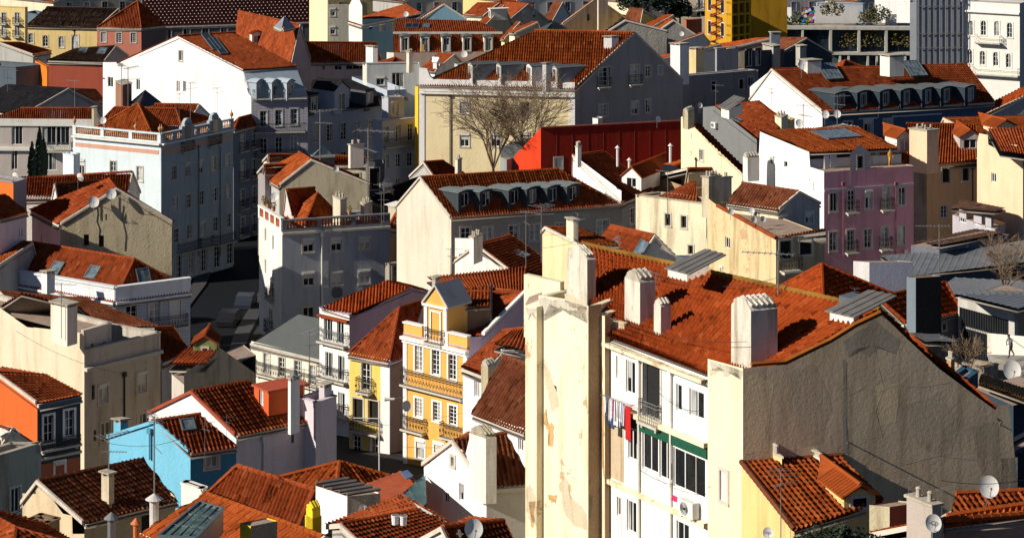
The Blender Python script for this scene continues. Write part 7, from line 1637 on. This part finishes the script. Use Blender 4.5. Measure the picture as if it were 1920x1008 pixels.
# ================================================================ trees
M_TWIG = flat((.17, .115, .07), .9, var=.3)
def bare_tree(label, base, H_, spread, seed, n1=7, rad=.18, lv=5, cat='tree', lean=0.):
    rr = random.Random(seed); t_ = thing('bare_tree', label, cat, base); tr = MB(); br_ = MB()
    def grow(p, d, L, r, k):
        e = p+d*L; mid = p+d*L*.5+V((rr.gauss(0, .04), rr.gauss(0, .04), 0))*L
        (tr if k == 0 else br_).tube([p, mid, e], r, 5 if k < 2 else 3, r*.66)
        if k >= lv: return
        for j in range(rr.choice((3, 3, 4)) if k else n1):
            a = V((rr.gauss(0, 1), rr.gauss(0, 1), rr.gauss(0, .4)))*(spread if k else spread*1.25)
            nd = (d+a*(.55 if k < 2 else .75)+V((0, 0, .10 if k < 3 else -.02))).normalized(); q = e if j < 2 or k == 0 else mid
            grow(q, nd, L*rr.uniform(.6, .8) if k else H_*rr.uniform(.30, .38), max(r*.52, .012), k+1)
    grow(base-V((0, 0, .3)), V((lean, 0, 1)).normalized(), H_*.18, rad, 0)
    tr.build('trunk', M_BARK, t_); br_.build('crown', M_TWIG, t_); return t_
bare_tree('large leafless branching tree in front of the tall cream building', Q(925, 345, 243), 9.6, .72, 4, 8, .2, 6)
bare_tree('second leafless tree crossing the corner of the tall cream building', Q(992, 335, 244), 9.2, .66, 9, 7, .18, 6)
bare_tree('brown leafless tree over the grey metal roofs at the right edge', Q(1882, 562, 172), 4.8, .7, 12, 7, .08, 5)
bare_tree('thin leafless brushwood above the crumbling rubble wall, right', Q(1818, 700, 147.5), 2.6, .6, 15, 8, .04, 4)
def cypress(label, u, vb, vt, Y, w):
    p = Q(u, vb, Y); h = (vb-vt)/F*Y; t_ = thing('cypress_tree', label, 'tree', p, 'cypresses before the modern building'); m = MB(); rr = random.Random(u)
    for i in range(1400):
        f = rr.random(); r = w*(.35+.65*math.sin(min(1, f*1.3)*math.pi*.62))*(1-f**3)*(.6+.4*rr.random()); a = rr.random()*6.283
        q = p+V((r*math.cos(a), r*math.sin(a), h*(.03+.97*f))); s_ = .14*(.5+rr.random()); dx = V((rr.gauss(0, .5), rr.gauss(0, .5), 1)).normalized()
        m.quad(q-dx*s_*1.5, q+dx.orthogonal().normalized()*s_*.5, q+dx*s_*1.5, q-dx.orthogonal().normalized()*s_*.5)
    m.build('crown', M_LEAFD, t_); m = MB(); m.tube([p-V((0, 0, 1)), p+V((0, 0, h*.8))], .12, 6, .03); m.build('trunk', M_BARK, t_)
cypress('tallest of three dark cypresses before the modern building', 74, 350, 240, 276, .62); cypress('left short cypress before the modern building', 60, 350, 268, 274, .5); cypress('right cypress half behind the tallest one', 82, 345, 262, 278, .5)
def leafy_tree(label, p, h, w, seed, leaf=None, k=14, grp=None):
    t_ = thing('leafy_tree', label, 'tree', p, grp); m = MB(); rr = random.Random(seed)
    for i in range(k):
        a = rr.random()*6.28; r = w*rr.random()**.6*.8; c = p+V((r*math.cos(a), r*math.sin(a)*.7, h*(.45+.5*rr.random()))); leaves(m, c, w*.33, 160, .16, rr)
    m.build('crown', leaf or M_LEAFD, t_); m = MB(); m.tube([p-V((0, 0, 1)), p+V((0, 0, h*.6))], .2, 6, .1)
    for i in range(5): a = i*1.3; m.tube([p+V((0, 0, h*.4)), p+V((math.cos(a)*w*.5, math.sin(a)*w*.4, h*.75))], .09, 5, .03)
    m.build('trunk', M_BARK, t_)
for i_, (u, v, h, w, lab) in enumerate(((1180, 40, 5, 2.6, 'leftmost dark evergreen tree at the top edge right of the stained gable'), (1215, 38, 5.5, 2.8, 'second dark evergreen tree at the top edge behind the yellow houses'), (1248, 44, 5.2, 2.5, 'third dark evergreen tree at the top edge before the cream facade'), (1275, 52, 3.6, 1.8, 'rightmost small evergreen tree below the cream balconied facade'))): leafy_tree(lab, Q(u, v, 350), h, w, 30+i_, grp='evergreens at the top edge')
plant('leafy_bush', 'dark green leafy bush rising into the bottom edge below the yellow lean-to', 'shrub', Q(1575, 1088, 88), [(-1.1, 1.0, .6), (-.6, 1.2, .7), (0, 1.25, .7), (.6, 1.1, .7), (1.1, .9, .6), (.1, 1.6, .3), (-1.6, .7, .5)], M_LEAFD, .07, 420, stem=.08)
# balcony pots and roof plants
for u, v, Y, lab in ((495, 384, 221, 'clay potted plant at the left railing of the grey house terrace'), (503, 390, 220.5, 'second clay potted plant along the left railing of the grey house terrace'), (513, 396, 220, 'third clay potted plant along the left railing of the grey house terrace'), (655, 402, 223, 'clay potted plant behind the front railing of the grey house terrace')):
    p = Q(u, v, Y); t_ = thing('potted_plant', lab, 'plant', p, 'potted plants on the grey house terrace'); m = MB(); m.lathe(p, [(.12, 0), (.18, .3), (.2, .3), (.2, .34)], 8); m.build('pot', M_CLAY, t_); m = MB(); leaves(m, p+V((0, 0, .55)), .25, 60, .07, random.Random(u)); m.build('foliage', M_LEAFY, t_)
# ================================================================ street, cars
def gp_(x, y, dz=0): return V((x, y, gz(y)+dz))
m = MB(); cl = [(-18, 168), (-23, 190), (-27, 210), (-28.5, 235), (-29, 268), (-30, 300)]
for (x0, y0), (x1, y1) in zip(cl, cl[1:]): m.quad(gp_(x0-3, y0, .02), gp_(x0+3, y0, .02), gp_(x1+3, y1, .02), gp_(x1-3, y1, .02))
M_ASPH = flat((.016, .018, .021), .95, sc=2., spec=.03); tag(m.build('street', M_ASPH), kind='structure')
for sg in (-1, 1):
    m = MB()
    for (x0, y0), (x1, y1) in zip(cl, cl[1:]): 
        a, c = (3, 4.4) if sg > 0 else (-4.4, -3); m.prism([gp_(x0+a, y0, .16), gp_(x0+c, y0, .16), gp_(x1+c, y1, .16), gp_(x1+a, y1, .16)], V((0, 0, -.2)))
    tag(m.build('pavement', plaster((.06, .06, .062), .3)), kind='structure')
def car(label, x, y, rz, col):
    base = gp_(x, y, .03); t_ = thing('parked_car', label, 'car', base, 'cars parked along the dark street'); c_, s_ = math.cos(rz), math.sin(rz)
    X, Yv = V((c_, s_, 0)), V((-s_, c_, 0)); pf = [(-2, .3), (-2.02, .75), (-1.9, .88), (-1.45, .92), (-.95, 1.36), (.55, 1.40), (1.05, .95), (1.8, .84), (2.0, .6), (2.0, .3)]
    m = MB(); m.prism([base+X*a-Yv*.82+V((0, 0, z)) for a, z in pf], Yv*1.64); m.build('body', flat(col, .3, .2), t_)
    m = MB()
    for sd in (-.835, .825): m.prism([base+X*a+Yv*sd+V((0, 0, z)) for a, z in ((-1.3, .95), (-.9, 1.29), (.5, 1.33), (.9, .97))], Yv*.01)
    m.prism([base+X*a+Yv*yy+V((0, 0, z)) for a, z, yy in ((.64, 1.36, -.7), (1.07, .98, -.75), (1.07, .98, .75), (.64, 1.36, .7))], X*.02+V((0, 0, .02)))
    m.build('windscreen', glass('dark'), t_)
    for a in (-1.3, 1.3):
        for sd in (-.84, .66): m = MB(); m.tube([base+X*a+Yv*sd+V((0, 0, .3)), base+X*a+Yv*(sd+.18)+V((0, 0, .3))], .31, 14); m.build('wheel', M_IRON, t_)
    for sd in (-.6, .45): m = MB(); m.box(base+X*1.95+Yv*sd+V((0, 0, .6)), X*.06, Yv*.2, V((0, 0, .12))); m.build('headlight', M_SHUT, t_)
for i_, (x_, y_, c_, l_) in enumerate(((-26.2, 252, (.04, .05, .07), 'blue black parked car furthest up the dark street on the right'), (-31.6, 243, (.12, .12, .12), 'pale grey parked car furthest up the left kerb of the dark street'), (-27.4, 212, (.05, .05, .05), 'charcoal parked car lowest on the left kerb, just above the mossy dormer'))): car(l_, x_, y_, 1.5, c_)
car('dark parked car nearest the grey corner house in the shaded street', -26.6, 241, 1.45, (.02, .02, .025)); car('grey parked car on the left kerb beside the pale blue tiled house', -30.0, 228, 1.5, (.10, .11, .12)); car('black parked car with pale windscreen further down the left kerb', -29.6, 222, 1.5, (.015, .015, .02))
# street lamp
p0 = Q(712, 880, 135); m = MB(); t_ = thing('street_lamp', 'slim white lamp post with a long horizontal arm before the shaded facades', 'street lamp', Q(711, 915, 135)); m.tube([Q(711, 925, 135), Q(711, 784, 135)], .035, 6); m.build('post', M_SHUT, t_); m = MB(); m.tube([Q(711, 784, 135), Q(662, 783, 135)], .03, 6); m.build('arm', M_SHUT, t_)
t_ = thing('street_lamp', 'oval white street lamp head on a bracket above the dark street', 'street lamp', Q(757, 748, 172)); m = MB(); m.tube([Q(757, 744, 172), Q(735, 747, 171)], .03, 5); m.build('bracket', M_GREYMET, t_); m = MB(); q = Q(731, 748, 171); m.tube([q-V((.35, 0, 0)), q-V((.2, 0, 0)), q+V((.2, 0, 0)), q+V((.32, 0, .02))], .14, 8, .07); m.build('lamp_head', M_SHUT, t_)
# masts and antennas
AN = [(1230, 600, 510, 117, 'tall thin aerial mast behind the second big chimney', 1), (1459, 640, 470, 112, 'aerial mast beside the wide right chimney on the big roof', 1), (1761, 530, 420, 180, 'very tall thin mast over the grey metal roofs', 1),
      (204, 940, 812, 124, 'aerial before the left side of the sky blue house', 0), (289, 945, 780, 118, 'tallest mast before the sky blue house', 1), (384, 845, 790, 139, 'aerial on the small roof of the sky blue house', 0), (425, 820, 780, 146, 'aerial between the sky blue and white gabled houses', 0),
      (115, 612, 530, 163, 'aerial beside the square capped chimney, left', 0), (240, 215, 125, 280, 'left aerial before the big white gable', 0), (228, 205, 120, 281, 'leftmost aerial above the brown chimney block', 1), (357, 210, 155, 276, 'aerial on the palace roof before the white gable', 2), (407, 210, 165, 276, 'aerial above the palace pediment', 2), (336, 212, 175, 272, 'thin aerial behind the palace pyramid roof', 0),
      (690, 390, 240, 228, 'tall aerial mast behind the grey corner house', 0), (720, 410, 345, 224, 'aerial at the right end of the grey corner house roof', 2), (715, 415, 360, 223, 'second aerial at the right end of the grey corner house roof', 0),
      (986, 480, 395, 180, 'aerial before the long grey building, left one', 0), (1015, 470, 385, 184, 'aerial before the long grey building, middle one', 2), (1083, 470, 400, 184, 'fan shaped aerial before the long grey building', 2), (1080, 470, 410, 187, 'thin mast beside the fan shaped aerial', 1), (1252, 390, 320, 202, 'aerial standing on the cream stained house parapet', 1),
      (1506, 275, 195, 225, 'aerial before the white gable of the navy building', 0), (1570, 245, 178, 232, 'aerial in front of the navy building dormers', 0), (1342, 205, 158, 232, 'aerial leaning over the grey clad wall', 0), (600, 130, 205, 290, 'x', 0),
      (1352, 330, 290, 220, 'thin aerial at the foot of the narrow cream gable', 1), (1704, 985, 895, 96, 'left pole aerial before the big grey gable', 1), (1766, 970, 915, 94, 'many pronged aerial on the post by the lettered dishes', 0), (1464, 1000, 885, 100, 'wire aerial before the yellow lean-to roof', 2), (761, 980, 925, 112, 'aerial over the teal sheet roof', 2), (14, 190, 130, 320, 'aerial at the far upper left edge', 0), (140, 200, 150, 300, 'aerial above the small brown roof, upper left', 1),
      (1200, 905, 870, 112, 'small aerial fixed before the glazed white facade', 2), (1115, 840, 815, 116, 'small aerial at the brick strip of the big cream block', 2), (881, 965, 952, 101.5, 'little aerial above the large grey dish', 2), (845, 525, 465, 190, 'aerial in front of the shaded balcony house', 0), (871, 600, 575, 172, 'aerial on the ochre house roof terrace', 0), (580, 720, 620, 168, 'tall aerial before the white slate roofed house', 0), (570, 760, 690, 150, 'aerial on the lilac roof block', 1),
      (975, 300, 255, 246, 'x', 0), (655, 195, 150, 330, 'x', 0), (1447, 200, 165, 250, 'tall aerial left of the navy building corner', 0), (1666, 300, 262, 220, 'aerial at the end of the penthouse roof', 1), (600, 300, 205, 240, 'aerial with crossed bars before the shaded mansard house', 0), (1602, 575, 540, 122, 'small bent aerial by the right roof vent', 2)]
for i_, (u, vb, vt, Y, lab, k) in enumerate(AN):
    if lab == 'x': continue
    if vb < vt: vb, vt = vt, vb
    antenna(u, vb, vt, Y, lab, k, RND.uniform(-.8, .8))
# overhead wires
def wire(p, q, sag, lab):
    m = MB(); pts = [p.lerp(q, i/10)-V((0, 0, sag*4*(i/10)*(1-i/10))) for i in range(11)]; m.tube(pts, .012, 4); tag(m.build('cable', M_IRON), lab, 'cable')
WR_ = [((300, 300, 262), (560, 285, 286), 1.0, 'black cable from the palace corner across the shaded street'), ((440, 400, 262), (489, 395, 226), .4, 'cable crossing the street beside the grey corner house'), ((727, 440, 226), (850, 430, 218), .6, 'cable looping in front of the shaded balcony house'), ((860, 690, 168), (985, 640, 160), .3, 'cable running up to the big cream block'),
 ((1143, 640, 113.5), (1143, 1000, 113.5), .02, 'vertical cable down the brick edge of the white facade'), ((1205, 700, 111.5), (1320, 770, 107.5), .5, 'washing line cable slung across the white facade'), ((1200, 880, 111.3), (1320, 905, 107.3), .35, 'cable sagging below the glazed veranda'), ((1170, 605, 114.0), (1400, 640, 106.5), .3, 'thin cable lying over the front edge of the big roof'),
 ((1230, 520, 117), (1459, 520, 112), .4, 'cable between the two masts on the big roof'), ((1459, 640, 111), (1376, 684, 106.6), .25, 'pale cable across the shaded side of the right chimney'), ((1764, 900, 94), (1990, 880, 96), .3, 'cable from the aerial post toward the right edge'), ((1020, 440, 183), (1190, 400, 200), .5, 'cable above the small yellow walled house'), ((880, 450, 198), (1010, 400, 184), .4, 'cable from the old white house to the aerials'),
 ((204, 830, 123), (384, 800, 138), .5, 'cable joining aerials before the sky blue house'), ((30, 620, 160), (232, 700, 164), .4, 'cable sagging on the front of the cream town house'), ((1500, 240, 230), (1650, 300, 215), .4, 'cable over the penthouse roof')]
for a_, c_, s_, l_ in WR_: wire(Q(*a_), Q(*c_), s_, l_)
wire(Q(470, 610, 205), Q(225, 590, 198), .4, 'black cable strung across the dark street'); wire(Q(650, 800, 178), Q(985, 740, 165), .5, 'cable sagging before the yellow and ochre houses')
